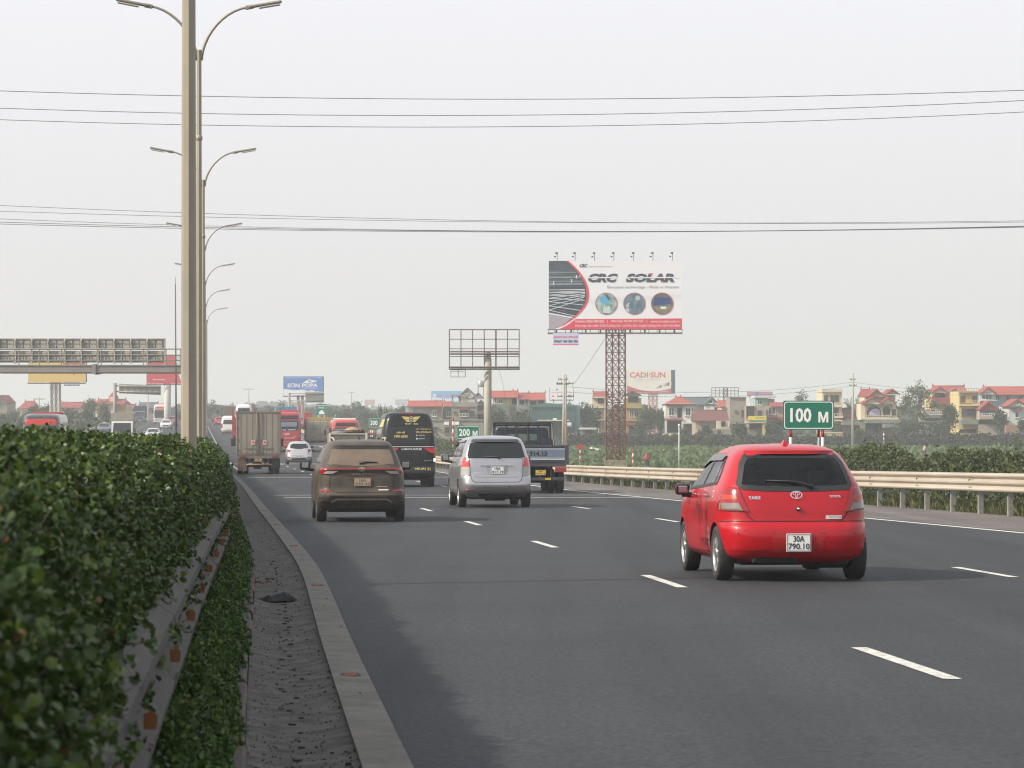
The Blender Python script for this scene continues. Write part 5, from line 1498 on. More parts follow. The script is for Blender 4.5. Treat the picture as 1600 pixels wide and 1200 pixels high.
def box_truck():
    t = road_thing('box_truck', 'tall dusty grey box truck with two red and white stickers on its rear doors', 'truck', 404.5, 141)
    q = MB(); q.cbox(-1.08, .02, .98, 1.08, 5.2, 3.04, GREYBOX, .02); bx = part('cargo_box', q, t)
    q = MB()
    for x0, x1 in ((-1.09, -1.03), (1.03, 1.09)): q.cbox(x0, -.03, .96, x1, .06, 3.05, GREYBOX2, .01)
    q.cbox(-1.09, -.03, 2.98, 1.09, .06, 3.06, GREYBOX2, .01); q.cbox(-1.09, -.03, .93, 1.09, .06, 1.0, GREYBOX2, .01); part('door_frame', q, t)
    for sg in (-1, 1):
        q = MB(); a, b_ = sorted((sg * .02, sg * 1.02)); q.cbox(a, -.015, 1.01, b_, .03, 2.97, GREYBOX, .01)
        for k in (.33, .62, .9): q.cbox(sg * k * 1.0 - .018, -.03, 1.03, sg * k + .018, -.01, 2.95, GREYBOX, .006)
        d = part('rear_door', q, t)
        q = MB(); q.tube([(sg * .10, -.05, .98), (sg * .10, -.05, 3.0)], .018, GREYBOX2, 6); q.box(sg * .10 - .03, -.06, 1.6, sg * .10 + .03, -.02, 1.72, DARKSTEEL); part('lock_rod', q, d)
        for z in (1.2, 1.7, 2.25, 2.8):
            q = MB(); q.box(sg * 1.05 - .05, -.05, z - .04, sg * 1.05 + .05, -.02, z + .04, GREYBOX2); part('hinge', q, d)
        q = MB(); xc = -.17 - .11 if sg < 0 else .27
        q.box(xc - .10, -.040, 1.44, xc + .10, -.034, 1.66, mat('sticker_pink', (.66, .42, .36), .6))
        RD = mat('sticker_red', (.42, .06, .05), .6)
        q.add([(xc - .06, -.044, 1.58), (xc + .01, -.044, 1.62), (xc + .07, -.044, 1.55), (xc + .06, -.044, 1.50), (xc - .02, -.044, 1.52)], [(0, 1, 2, 3, 4)], RD); part('sticker', q, d)
    FI = mat('faded_print', (.13, .12, .11), .8)
    q = MB(); write(q, 'TOMITA', -.70, 1.17, -.10, 1.28, -.018 - .016, FI, .02); write(q, 'TOMITA', .16, 1.17, .76, 1.28, -.034, FI, .02); part('lettering', q, t)
    q = MB(); q.cbox(-1.04, -.02, .76, 1.04, .14, .93, GREYBOX2, .015); part('rear_beam', q, t)
    for sg in (-1, 1):
        q = MB(); a, b_ = sorted((sg * .62, sg * .92)); q.cbox(a, -.05, .81, b_, 0, .90, mat('dull_red_lens', (.25, .03, .03), .3), .01); part('tail_light', q, t)
        q = MB(); a, b_ = sorted((sg * .60, sg * 1.04)); q.box(a, .25, .16 if sg < 0 else .30, b_, .28, .76, mat('mudflap', (.15, .11, .08), .8) if sg < 0 else BLACK); part('mudflap', q, t)
        q = MB(); a, b_ = sorted((sg * .34, sg * .42)); q.box(a, .1, .55, b_, 5.2, .76, UNDER); part('chassis_rail', q, t)
    plate(t, -.03, .68, -.02, .36, .16, ['29C', '482.76'], mat('orange_plate', (.52, .33, .12), .6), INK)
    q = MB(); q.tube([(-.62, -.01, .47), (.62, -.01, .47)], .035, mat('ochre_bar', (.30, .20, .11), .7), 8)
    for x in (-.3, .3): q.bar((x, .02, .47), (x, .1, .72), .05, UNDER)
    part('under_run_bar', q, t)
    q = MB(); q.lathe([(0, -.25), (.16, -.18), (.2, 0), (.16, .18), (0, .25)], UNDER, 16, 'x', T=Matrix.Translation((-.05, 1.3, .42))); q.bar((-.8, 1.3, .42), (.8, 1.3, .42), .12, UNDER); part('axle', q, t)
    q = MB(); q.cbox(-1.0, 5.35, .55, 1.0, 7.0, 2.35, mat('cab_white', (.55, .54, .52), .5), .08); cb = part('cab', q, t)
    q = MB(); q.cbox(-.85, 6.95, 1.4, .85, 7.02, 2.15, GLASS, .03); part('windscreen', q, cb)
    for sg in (-1, 1):
        q = MB(); q.cbox(sg * 1.22 - .12, 6.7, 1.35, sg * 1.22 + .12, 6.78, 1.75, BLACK, .04); q.bar((sg * 1.2, 6.75, 1.7), (sg * .98, 6.85, 1.8), .04, BLACK); part('wing_mirror', q, t)
    lorry_wheels(t, (1.3, 5.8), .40, (1.3,), .90, .88)
    return t

def flatbed_truck():
    NV = mat('navy_truck_paint', (.022, .032, .062), .45, coat=.3, noise=.6, nscale=2, ncol=(.05, .055, .07))
    NV2 = mat('navy_dusty', (.035, .042, .06), .6, noise=.7, nscale=3, ncol=(.09, .08, .075))
    t = road_thing('flatbed_truck', 'dark blue flatbed truck with tailgate number C-914.13, right of the silver minivan', 'truck', 837, 91.2)
    q = MB(); q.cbox(-1.02, .05, .94, 1.02, 4.0, 1.02, NV2, .01); part('load_floor', q, t)
    q = MB(); q.cbox(-1.03, 0, .96, 1.03, .05, 1.50, NV, .01)
    for x in (-1.0, 1.0): q.cbox(x - .05, -.03, .90, x + .05, .06, 1.52, NV2, .01)
    q.cbox(-1.03, -.02, 1.46, 1.03, .06, 1.52, NV2, .008); tg = part('tailgate', q, t)
    q = MB(); q.box(-.93, -.012, 1.09, .93, -.002, 1.42, mat('blue_grey_print', (.13, .18, .25), .6, noise=.5, nscale=3, ncol=(.20, .23, .27)))
    WP = mat('white_print', (.75, .75, .75), .5)
    for z in (1.055, 1.10, 1.39): q.box(-.93, -.018, z, .93, -.013, z + .018, WP)
    write(q, '29C-914.13', -.62, 1.17, .36, 1.33, -.02, INK, .035); part('lettering', q, tg)
    for sg in (-1, 1):
        q = MB(); q.cbox(sg * 1.02 - .02, .05, 1.02, sg * 1.02 + .02, 4.0, 1.48, NV, .008)
        for k in range(6): q.box(sg * 1.045 - .012, .3 + k * .62, 1.0, sg * 1.045 + .012, .36 + k * .62, 1.48, NV2)
        part('side_board', q, t)
        q = MB(); a, b_ = sorted((sg * .62, sg * .98)); q.cbox(a, -.04, .66, b_, .02, .82, mat('dull_red_lens2', (.30, .035, .04), .3), .015); part('tail_light', q, t)
        q = MB(); a, b_ = sorted((sg * .3, sg * .38)); q.box(a, .1, .62, b_, 4.6, .92, UNDER); part('chassis_rail', q, t)
        q = MB(); a, b_ = sorted((sg * .30, sg * .48)); q.box(a, -.03, .42, b_, -.0, .48, mat('yellow_tape', (.65, .42, .04), .5)); part('warning_strip', q, t)
    q = MB(); q.cbox(-.98, -.02, .84, .98, .10, .94, NV2, .01); q.cbox(-.92, -.01, .40, .92, .05, .50, NV2, .01); q.bar((-.5, .03, .45), (-.5, .08, .9), .06, UNDER); q.bar((.5, .03, .45), (.5, .08, .9), .06, UNDER); part('rear_bumper', q, t)
    plate(t, .16, .65, -.03, .33, .17, ['29C', '914.13'], mat('yellow_plate', (.70, .48, .10), .5), INK)
    # cab with rear window, see-through
    q = MB()
    out = [(-.93, .55), (.93, .55), (.93, 1.45), (.86, 2.02), (.78, 2.10), (-.78, 2.10), (-.86, 2.02), (-.93, 1.45)]
    q.prism(out, 4.15, 4.19, NV); q.prism(out, 4.15, 5.75, NV); cab_ = None
    q = MB(); q.prism(out, 4.15, 5.75, NV); cb = part('cab', q, t)
    cut(cb, [MB().box(-.84, 4.23, .7, .84, 5.67, 2.02, mat('cab_inside', (.06, .06, .06), .9)), MB().prism([(-.50, 1.60), (.50, 1.60), (.50, 1.86), (.46, 1.90), (-.46, 1.90), (-.50, 1.86)], 4.0, 4.3, UNDER),
             MB().prism([(-.78, 1.45), (.78, 1.45), (.72, 1.98), (-.72, 1.98)], 5.6, 5.9, UNDER)])
    for y, pl, nm in ((4.17, [(-.50, 1.60), (.50, 1.60), (.50, 1.90), (-.50, 1.90)], 'rear_window'), (5.70, [(-.79, 1.44), (.79, 1.44), (.73, 1.99), (-.73, 1.99)], 'windscreen')):
        q = MB(); q.prism(pl, y, y + .006, MATS['smoked_car_glass']); part(nm, q, cb)
    q = MB()
    for s_ in (-.36, .36): q.cbox(s_ - .2, 4.35, 1.0, s_ + .2, 4.5, 1.68, UNDER, .05)
    part('seat', q, cb)
    # head-board rack
    q = MB(); y = 4.05
    for x in (-.95, -.55, -.2, .2, .55, .95): q.bar((x, y, 1.0), (x * (.96), y, 2.26), .045, BLACK)
    for z in (2.26, 2.19): q.bar((-.98, y, z), (.98, y, z), .04, BLACK)
    for sg in (-1, 1): q.bar((sg * .98, y, 2.26), (sg * 1.0, y - .45, 1.5), .04, BLACK)
    part('rack', q, t)
    for sg in (-1, 1):
        q = MB(); q.cbox(sg * 1.12 - .10, 5.45, 1.35, sg * 1.12 + .10, 5.52, 1.72, BLACK, .03); q.bar((sg * 1.1, 5.5, 1.7), (sg * .9, 5.6, 1.85), .035, BLACK); part('wing_mirror', q, t)
    q = MB(); q.bar((-.8, .95, .40), (.8, .95, .40), .12, UNDER); q.cbox(-.28, 1.6, .4, .28, 2.4, .7, UNDER, .03); part('axle', q, t)
    lorry_wheels(t, (.95, 4.8), .38, (.95,), .86, .84)
    return t

def bus(label, px, Y, L=11.5, rev=False, col=(.42, .02, .03), roofcol=None, front=None, W=1.25, H=3.55, lettering=True, group=None, low=None):
    zk = H / 3.55; H = 3.55; P_ = paint('bus_paint_%d' % int(sum(col) * 1000), col, dirt=.25)
    RC = P_ if roofcol is None else paint('bus_roof_%d' % int(sum(roofcol) * 1000), roofcol)
    t = road_thing('bus', label, 'bus', px, Y, rev=rev, group=group)
    S = Shape([(.28, W * .90, .12, L - .15, 14), (.40, W * .99, .0, L, 14), (1.2, W, .0, L, 14), (2.0, W, .03, L - .05, 14), (2.9, W * .97, .10, L - .25, 12), (H - .22, W * .93, .18, L - .45, 9), (H - .06, W * .84, .34, L - .8, 7), (H, W * .7, .6, L - 1.2, 5)])
    b = part('body', S.body(P_, 26, 64), t)
    wy = (3.0, L - 2.6); cut(b, [cyl_cut(x0, x1, y, .48, .56) for x0, x1 in ((-W - .1, -W * .72), (W * .72, W + .1)) for y in wy])
    # rear
    q = MB(); rowpatch(q, [(-.98, 2.0), (-.80, 1.86), (.80, 1.86), (.98, 2.0), (1.02, 2.55), (.94, 2.78), (-.94, 2.78), (-1.02, 2.55)], S.rear, BLACK, .006, .01, 12, 8); sr = part('window_surround', q, t)
    q = MB(); rowpatch(q, [(-.86, 2.25), (.86, 2.25), (.90, 2.66), (-.90, 2.66)], S.rear, mat('blue_reflecting_glass', (.16, .22, .30), .08, metal=.3), .012, .01, 10, 5); part('rear_window', q, sr)
    WP = mat('white_print', (.75, .75, .75), .5)
    if lettering:
        q = MB(); yb = S.rear(.3, 1.5) - .02
        write(q, '3', .02, 2.26, .14, 2.50, S.rear(0, 2.3) - .04, mat('red_print', (.7, .05, .04), .4), .03); write(q, 'SAO VIET', -.80, 1.92, .80, 2.02, S.rear(.5, 1.9) - .04, WP, .02)
        write(q, 'VIP', -.28, 1.50, .20, 1.66, yb, WP, .03, .2); write(q, 'LIMOUSINE BUS', -.25, 1.20, .70, 1.30, yb, WP); write(q, '0912.15.8', -.5, .88, .20, .96, yb, WP)
        write(q, 'Transport', .55, 1.36, .88, 1.46, yb, WP); part('lettering', q, t)
        plate(t, -.15, .68, yb, .42, .16, ['29B-154.26'], mat('yellow_plate', (.70, .48, .10), .5), INK)
    for sg in (-1, 1):
        q = MB(); rowpatch(q, [(sg * 1.02, .80), (sg * 1.18, .80), (sg * 1.18, 1.25), (sg * 1.02, 1.25)], S.rear, REDLENS, .015, .03, 4, 5); part('tail_light', q, t)
    q = MB(); rowpatch(q, [(-.98, 2.90), (.98, 2.90), (.92, H - .30), (-.92, H - .30)], S.rear, BLACK, .01, .02, 8, 3); part('roof_vent', q, t)
    # front
    q = MB(); rowpatch(q, [(-1.10, 1.15), (1.10, 1.15), (1.08, 2.65), (-1.08, 2.65)], S.front, GLASS, .008, .01, 12, 8, 'front'); part('windscreen', q, t)
    q = MB(); rowpatch(q, [(-1.02, 2.78), (1.02, 2.78), (.96, 3.15), (-.96, 3.15)], S.front, front or BLACK, .010, .02, 10, 4, 'front'); part('destination_panel', q, t)
    for sg in (-1, 1):
        q = MB(); rowpatch(q, [(sg * .70, .62), (sg * 1.10, .62), (sg * 1.14, .90), (sg * .75, .86)], S.front, CLEARLENS, .015, .03, 5, 4, 'front'); part('headlight', q, t)
        q = MB(); q.cbox(sg * 1.42 - .1, L - .25, 2.0, sg * 1.42 + .1, L - .1, 2.45, BLACK, .04); q.tube([(sg * 1.4, L - .2, 2.4), (sg * 1.35, L - .1, 2.75), (sg * 1.1, L - .4, 2.9)], .03, BLACK, 6); part('wing_mirror', q, t)
    for ax in ('left', 'right'):
        q = MB(); rowpatch(q, [(.9, 1.85), (L - 1.1, 1.85), (L - 1.1, 2.75), (.9, 2.75)], S.side, GLASS, .008, .01, 18, 5, ax); w_ = part('side_window', q, t)
        q = MB()
        for k in range(1, 6): ribbon(q, [(.9 + k * (L - 2) / 6, 1.85), (.9 + k * (L - 2) / 6, 2.75)], S.side, BLACK, .08, .012, ax)
        part('window_pillar', q, w_)
    q = MB(); q.cbox(-W * .8, 1.5, H - .03, W * .8, 3.2, H + .16, RC, .06); part('roof_unit', q, t)
    q = MB(); q.cbox(-1, .5, .25, 1, L - .6, .42, UNDER, .03); part('underbody', q, t)
    for x in (-W * .86, W * .86):
        for y in wy: wheel(t, x, y, .48, .28, .28, 0, mat('steel_rim', (.2, .2, .2), .5))
    t.scale.z = zk
    return t

def small_truck(label, px, Y, cabcol, boxcol, H=2.9, W=1.05, L=4.5, rev=False, cover=False, cabh=2.2, group=None, name='truck'):
    C = paint('cab_%d' % int(sum(cabcol) * 1000), cabcol); Bx = mat('box_%d' % int(sum(boxcol) * 1000), boxcol, .8, noise=.6, nscale=2)
    t = road_thing(name, label, 'truck', px, Y, rev=rev, group=group)
    q = MB(); q.cbox(-W, 0, .9, W, L, H, Bx, .10 if cover else .03); bx = part('cargo_cover' if cover else 'cargo_box', q, t)
    q = MB()
    for x in (-W * .5, 0, W * .5): q.box(x - .02, -.03, 1.0, x + .02, .01, H - .1, Bx)
    q.cbox(-W - .01, -.03, .86, W + .01, .05, .96, DARKSTEEL, .01); part('door_frame', q, t)
    q = MB(); y0, y1 = L + .15, L + 1.85
    out = [(y0, .55), (y1, .55), (y1 + .03, 1.25), (y1 - .25, cabh - .1), (y1 - .4, cabh), (y0, cabh)]
    q.prism([(p[0], p[1]) for p in out], -W * .92, W * .92, C, 'x'); cb = part('cab', q, t)
    q = MB(); a = math.atan2(.28, cabh - 1.35); q.add([(-W * .80, y1 + .025, 1.32), (W * .80, y1 + .025, 1.32), (W * .74, y1 - .215, cabh - .14), (-W * .74, y1 - .215, cabh - .14)], [(0, 1, 2, 3)], GLASS)
    part('windscreen', q, cb)
    q = MB(); q.cbox(-.45, y1 + .01, .78, .45, y1 + .05, 1.0, BLACK, .01); part('grille', q, cb)
    q = MB(); q.cbox(-W * .95, y1 - .02, .42, W * .95, y1 + .12, .68, C, .03); part('front_bumper', q, t)
    for sg in (-1, 1):
        q = MB(); q.cbox(sg * .70 - .12, y1 + .0, .80, sg * .70 + .12, y1 + .06, 1.0, CLEARLENS, .02); part('headlight', q, t)
        q = MB(); q.cbox(sg * (W + .12) - .09, y1 - .2, 1.4, sg * (W + .12) + .09, y1 - .12, 1.75, BLACK, .03); q.bar((sg * (W + .1), y1 - .15, 1.75), (sg * W * .85, y1 - .2, 1.85), .03, BLACK); part('wing_mirror', q, t)
        q = MB(); a_, b_ = sorted((sg * .60, sg * .92)); q.cbox(a_, -.03, .70, b_, .03, .80, REDLENS, .01); part('tail_light', q, t)
    q = MB(); q.box(-.35, .1, .6, .35, L, .9, UNDER); q.cbox(-.2, y1 + .12, .45, .2, y1 + .13, .56, WHITE, .002); part('chassis', q, t)
    lorry_wheels(t, (.9, L + .9), .38, (.9,), .84, .84)
    return t

def cage_truck():
    t = road_thing('cage_truck', 'high slatted cage truck loaded with yellow and green crates, right of the red bus', 'truck', 500.5, 257)
    FR = mat('cage_frame', (.34, .31, .26), .7, noise=.6, nscale=2)
    q = MB(); q.cbox(-1.2, 0, 1.0, 1.2, 6.5, 1.12, FR, .02); part('load_floor', q, t)
    for k in range(11):
        q = MB(); z = 1.16 + k * .16; q.box(-1.2, -.02, z, 1.2, .02, z + .03, FR); part('slat', q, t)
    for x in (-1.2, -.6, 0, .6, 1.2):
        q = MB(); q.box(x - .04, -.05, 1.0, x + .04, .0, 2.95, FR); part('upright', q, t)
    for sg in (-1, 1):
        q = MB()
        for k in range(10): q.box(sg * 1.2 - .02, 0, 1.16 + k * .18, sg * 1.2 + .02, 6.5, 1.25 + k * .18, FR)
        for k in range(8): q.box(sg * 1.22 - .03, k * .9, 1.0, sg * 1.22 + .03, k * .9 + .07, 2.95, FR)
        part('side_cage', q, t)
        q = MB(); q.cbox(sg * .95 - .14, -.06, .82, sg * .95 + .14, .0, .94, REDLENS, .02); part('tail_light', q, t)
    q = MB(); q.cbox(-1.15, 0, .62, 1.15, .1, .80, FR, .02); q.box(-.4, .1, .6, .4, 8, 1.0, UNDER); part('chassis', q, t)
    q = MB(); q.cbox(-.95, 0, .5, -.1, .06, .6, WHITE, .01); part('number_plate', q, t)
    q = MB(); q.cbox(-1.15, 6.7, .6, 1.15, 8.4, 2.7, paint('cage_cab', (.5, .5, .48)), .1); part('cab', q, t)
    lorry_wheels(t, (1.2, 2.5, 7.4), .48, (1.2, 2.5), .98, .98)
    cols = [('yellow', (.50, .36, .10)), ('green', (.07, .24, .10)), ('tan', (.34, .26, .15))]
    cm = {}
    def crate(cn, c, w, h):
        if (cn, w, h) in cm: return cm[(cn, w, h)]
        q = MB(); m_ = mat(cn + '_crate', c, .6)
        q.box(-w / 2, 0, 0, w / 2, .5, .03, m_)
        for z in (0.03, h * .4, h * .75): 
            q.box(-w / 2, -.01, z, w / 2, .02, z + h * .2, m_); q.box(-w / 2, .48, z, w / 2, .5, z + h * .2, m_)
            for s_ in (-1, 1): q.box(s_ * w / 2 - .015, 0, z, s_ * w / 2 + .015, .5, z + h * .2, m_)
        cm[(cn, w, h)] = q.fixed('crate'); return cm[(cn, w, h)]
    Mt = Matrix.Translation(t.location) @ t.rotation_euler.to_matrix().to_4x4()
    rg_ = random.Random(9)
    for k in range(7):
        for i in range(5):
            top = k >= 5
            cn, c = cols[0] if top else (cols[1] if (k == 4 and i in (1, 2)) or (k == 3 and i == 1) else (cols[2] if rg_.random() < .7 else cols[0]))
            o = part('crate', crate(cn, c, .44, .27))
            o.matrix_world = Mt @ Matrix.Translation((-.96 + i * .48, .10, 1.13 + k * .28 + (.02 if top else 0)))
            row = ['bottom', 'second', 'third', 'fourth', 'fifth', 'sixth', 'top'][k]; cl = ['leftmost', 'second', 'middle', 'fourth', 'rightmost'][i]
            tag(o, f'{cn} plastic crate in the {row} layer, {cl} column, on the cage truck', 'crate', 'crates stacked on the cage truck')
    return t

def loaded_pickup():
    FR = mat('dusty_tan_frame', (.40, .36, .30), .7)
    t = road_thing('open_truck', 'open truck with pale corner posts and a sack load, ahead of the dusty SUV', 'truck', 544, 136)
    q = MB(); q.cbox(-.86, 0, .85, .86, 2.9, .95, GREYBOX2, .02); part('load_floor', q, t)
    q = MB(); q.cbox(-.80, 0, .95, .80, .05, 2.0, GREYBOX2, .01)
    for x in (-.40, 0.02, .42): q.cbox(x - .02, -.02, 1.0, x + .02, .0, 1.98, GREYBOX2, .005)
    q.cbox(-.82, -.03, 1.93, .82, .06, 2.0, FR, .01); q.cbox(-.82, -.03, 1.35, .82, .02, 1.40, GREYBOX2, .01); part('tailgate', q, t)
    for sg in (-1, 1):
        q = MB(); q.cbox(sg * .86 - .05, -.03, .85, sg * .86 + .05, .06, 2.02, mat('pale_post', (.60, .56, .48), .6), .01); part('corner_post', q, t)
        q = MB(); q.cbox(sg * .86 - .02, 0, .95, sg * .86 + .02, 2.9, 1.98, GREYBOX2, .01); part('side_board', q, t)
        q = MB(); q.cbox(sg * .72 - .1, -.05, .66, sg * .72 + .1, 0, .8, REDLENS, .01); part('tail_light', q, t)
    q = MB(); q.tube([(-.84, .1, 2.0), (-.70, .1, 2.14), (.62, .1, 2.14), (.86, .1, 2.0)], .02, DARKSTEEL, 6); q.tube([(-.84, 2.8, 2.0), (-.70, 2.8, 2.14), (.62, 2.8, 2.14), (.86, 2.8, 2.0)], .02, DARKSTEEL, 6); part('hoop', q, t)
    q = MB(); q.cbox(-.84, 3.0, .5, .84, 4.5, 1.95, paint('pick_cab', (.40, .38, .36)), .08); part('cab', q, t)
    q = MB(); q.box(-.3, .1, .55, .3, 4.3, .85, UNDER); q.cbox(-.8, 0, .5, .8, .08, .62, UNDER, .01); part('chassis', q, t)
    lorry_wheels(t, (.7, 3.7), .33, (), .7, .7)
    Mt = Matrix.Translation(t.location) @ t.rotation_euler.to_matrix().to_4x4()
    # sack bundle: lumpy closed mesh
    def lump(m_, c, r, seed, label, cat):
        bm = bmesh.new(); bmesh.ops.create_icosphere(bm, subdivisions=3, radius=1)
        for v in bm.verts:
            k = 1 + .10 * math.sin(v.co.x * 5 + seed) * math.cos(v.co.y * 4 + seed) + .06 * math.sin(v.co.z * 9 + v.co.x * 7)
            v.co = Vector((v.co.x * r[0] * k, v.co.y * r[1] * k, max(v.co.z, -.6) * r[2] * k))
        me = bpy.data.meshes.new('sack'); bm.to_mesh(me); bm.free(); me.materials.append(m_)
        for p in me.polygons: p.use_smooth = True
        o = bpy.data.objects.new('sack', me); COL.objects.link(o); o.matrix_world = Mt @ Matrix.Translation(c); tag(o, label, cat, 'sacks on the open truck')
    lump(mat('tan_sacking', (.36, .27, .17), .9, noise=.6, nscale=5), (.26, .8, 2.12), (.40, .5, .17), 1, 'tan sack lying on top of the open truck, right half', 'sack')
    lump(mat('brown_sacking', (.16, .08, .06), .9, noise=.5, nscale=5), (.66, .9, 2.10), (.20, .5, .15), 3, 'small dark brown sack at the right end of the open truck load', 'sack')
    lump(mat('grey_sacking', (.20, .19, .18), .9, noise=.5, nscale=5), (-.40, 1.0, 1.98), (.42, .5, .14), 5, 'flat grey sack at the left of the open truck load', 'sack')
    return t

def transporter():
    """red frame transporter seen over the box truck, with a white van on its upper deck"""
    t = road_thing('car_transporter', 'red framed car transporter showing above the box truck', 'truck', 381, 300)
    RF = mat('red_frame', (.30, .03, .03), .6)
    for sg in (-1, 1):
        for y in (.1, 3.2, 6.2):
            q = MB(); q.box(sg * 1.15 - .06, y, .9, sg * 1.15 + .06, y + .16, 3.85, RF); part('frame_post', q, t)
        q = MB(); q.box(sg * 1.15 - .06, 0, 2.4, sg * 1.15 + .06, 7, 2.6, RF); part('frame_rail', q, t)
    q = MB(); q.box(-1.15, 0, .9, 1.15, 7.4, 1.1, RF); q.box(-1.1, 0, 2.45, 1.1, 7, 2.52, DARKSTEEL); part('deck', q, t)
    q = MB(); q.cbox(-1.2, 7.7, .6, 1.2, 9.5, 3.0, RF, .1); part('cab', q, t)
    q = MB(); q.box(-.4, .1, .5, .4, 9, .9, UNDER); part('chassis', q, t)
    lorry_wheels(t, (1.2, 2.5, 8.4), .48, (1.2, 2.5), .98, .98)
    Mt = Matrix.Translation(t.location) @ t.rotation_euler.to_matrix().to_4x4()
    v = far_car('white van with black rear window carried on the car transporter', 381, 300, (.72, .72, .72), 'van', cat='van')
    v.matrix_world = Mt @ Matrix.Translation((0, .15, 2.5)) @ Matrix.Diagonal((.95, .95, .95, 1))
    v.scale = (.9, .9, .72)
    return t

red_hatchback(); dusty_suv(); silver_minivan(); black_van(); flatbed_truck(); box_truck(); small_hatch()
bus('big red sleeper coach partly hidden behind the grey box truck', 448.5, 254)
cage_truck(); loaded_pickup(); transporter()
bus('red and white coach roof showing behind the open truck and sacks', 540, 232, H=2.9, L=7, W=1.12, col=(.50, .03, .02), roofcol=(.7, .7, .7), lettering=False)
far_car('white minibus ahead of the box truck in the left lane', 357, 385, (.72, .72, .70), 'van', cat='minibus')
small_truck('far brown truck ahead of the white minibus', 358, 520, (.3, .2, .16), (.16, .10, .085), 3.2, 1.15)
far_car('dark grey car at the far end of the left lane', 338, 560, (.05, .05, .055))
far_car('dark red car just behind the dark grey car, far left lane', 342.5, 490, (.35, .03, .06))
small_truck('blue truck with white roof rack showing above the red coach', 446, 330, (.10, .22, .34), (.12, .26, .38), 3.9, 1.15)
small_truck('red truck far off to the right of the billboard post', 481, 430, (.5, .04, .04), (.45, .04, .04), 2.6, .62)
# opposite carriageway, coming towards us
bus('dark bus with a red roof front close behind the hedge at left', 80, 201, rev=True, H=3.3, col=(.05, .05, .06), roofcol=(.45, .03, .02), front=mat('red_front', (.50, .03, .025), .4), lettering=False)
far_car('dark taxi with a yellow roof sign behind the hedge', 164, 370, (.05, .07, .09), rev=True, taxi=True, kind='suv')
small_truck('small truck with a plain grey box body oncoming behind the hedge', 194, 297, (.6, .6, .58), (.30, .26, .22), 3.35, 1.15, rev=True, cabh=2.5)
small_truck('dark blue truck with a canvas cover in the oncoming lane', 220, 552, (.10, .14, .16), (.03, .035, .06), 3.2, 1.12, rev=True, cover=True)
bus('white bus with a red top oncoming beside the red billboard pillar', 253, 524, rev=True, col=(.60, .58, .58), roofcol=(.5, .03, .03), front=mat('red_front', (.50, .03, .025), .4), lettering=False)
far_car('white car in the oncoming lane below the white and red bus', 260, 437, (.62, .62, .62), rev=True)
far_car('dark red pickup sized car behind the oncoming white car', 270, 480, (.16, .03, .03), rev=True, kind='suv')
far_car('pale grey car roof just showing over the hedge', 240, 330, (.45, .46, .48), rev=True)
# ------------------------------------------------------------------ street lamps
POLEM = mat('lamp_pole_zinc', (.34, .30, .23), .55, metal=.2, noise=.7, nscale=1.5, ncol=(.25, .22, .18), stretch=(2, 2, .5))
LENSM = mat('lamp_glass', (.5, .5, .48), .3)
def street_lamp(i, px, Y, label):
    X = PX(px, Y); z0 = zr(Y) + .04
    t = thing('street_lamp', label, 'street lamp', (X, Y, z0), (0, 0, .09), 'double armed street lamps along the median')
    hs = 10.32 - z0
    q = MB(); q.tube([(0, 0, 0), (0, 0, .2), (0, 0, 3), (0, 0, hs)], [.093, .088, .080, .058], POLEM, 8, smooth=False); part('pole', q, t)
    q = MB(); q.cbox(-.16, -.16, -.02, .16, .16, .05, POLEM, .01); part('base_plate', q, t)
    if i < 3:
        q = MB(); q.box(-.06, -.095, .25, .06, -.085, .95, mat('hatch_grey', (.26, .25, .23), .6)); part('hatch', q, t)
        q = MB(); q.lathe([(.070, 0), (.085, .02), (.085, .10), (.070, .12)], POLEM, 10, 'z', T=Matrix.Translation((0, 0, hs - 2.2))); part('collar', q, t)
    for sg in (-1, 1):
        q = MB(); pts = []
        for k in range(11):
            u = k / 10
            pts.append((sg * (.05 + 1.15 * (u ** 1.6)), 0, hs - .25 + 1.30 * (1 - (1 - u) ** 1.6)))
        q.tube(pts, [.042 - .014 * k / 10 for k in range(11)], POLEM, 8); a = part('arm', q, t)
        e = Vector(pts[-1]); d = (Vector(pts[-1]) - Vector(pts[-2])).normalized()
        T = Matrix.Translation(e) @ Matrix.Rotation(math.atan2(d.z, abs(d.x)) * -sg + (0 if sg > 0 else math.pi * 0), 4, 'Y')
        q = MB()
        x0, x1 = (0, .82) if sg > 0 else (-.82, 0)
        q.cbox(x0, -.09, -.03, x1, .09, .04, POLEM, .04, T=T)
        q.cbox(*( (-.08, -.05, -.05, .12, .05, .05) if sg > 0 else (-.12, -.05, -.05, .08, .05, .05)), POLEM, .02, T=T)
        hd = part('lamp_head', q, a)
        q = MB(); q.cbox(x0 + (.25 if sg > 0 else .05), -.10, -.075, x1 - (.05 if sg > 0 else .25), .10, -.045, LENSM, .012, T=T); part('lamp_glass', q, a)
    return t
LAMPS = [(295, 30.5, 'nearest and widest street lamp pole rising out of the hedge'), (311, 70, 'second street lamp pole with both arms curving out at the top of the picture'),
         (317.5, 109, 'third street lamp, its right lamp head tilted up above the upper wires'), (319, 152, 'fourth street lamp with its arms level with the lower bundle of wires'),
         (320, 193, 'fifth street lamp just below the lower bundle of wires'), (321, 233, 'sixth street lamp, short arms far down the median'), (323, 274, 'seventh and farthest street lamp of the row')]
for i, (px, Y, lb) in enumerate(LAMPS): street_lamp(i, px, Y, lb)

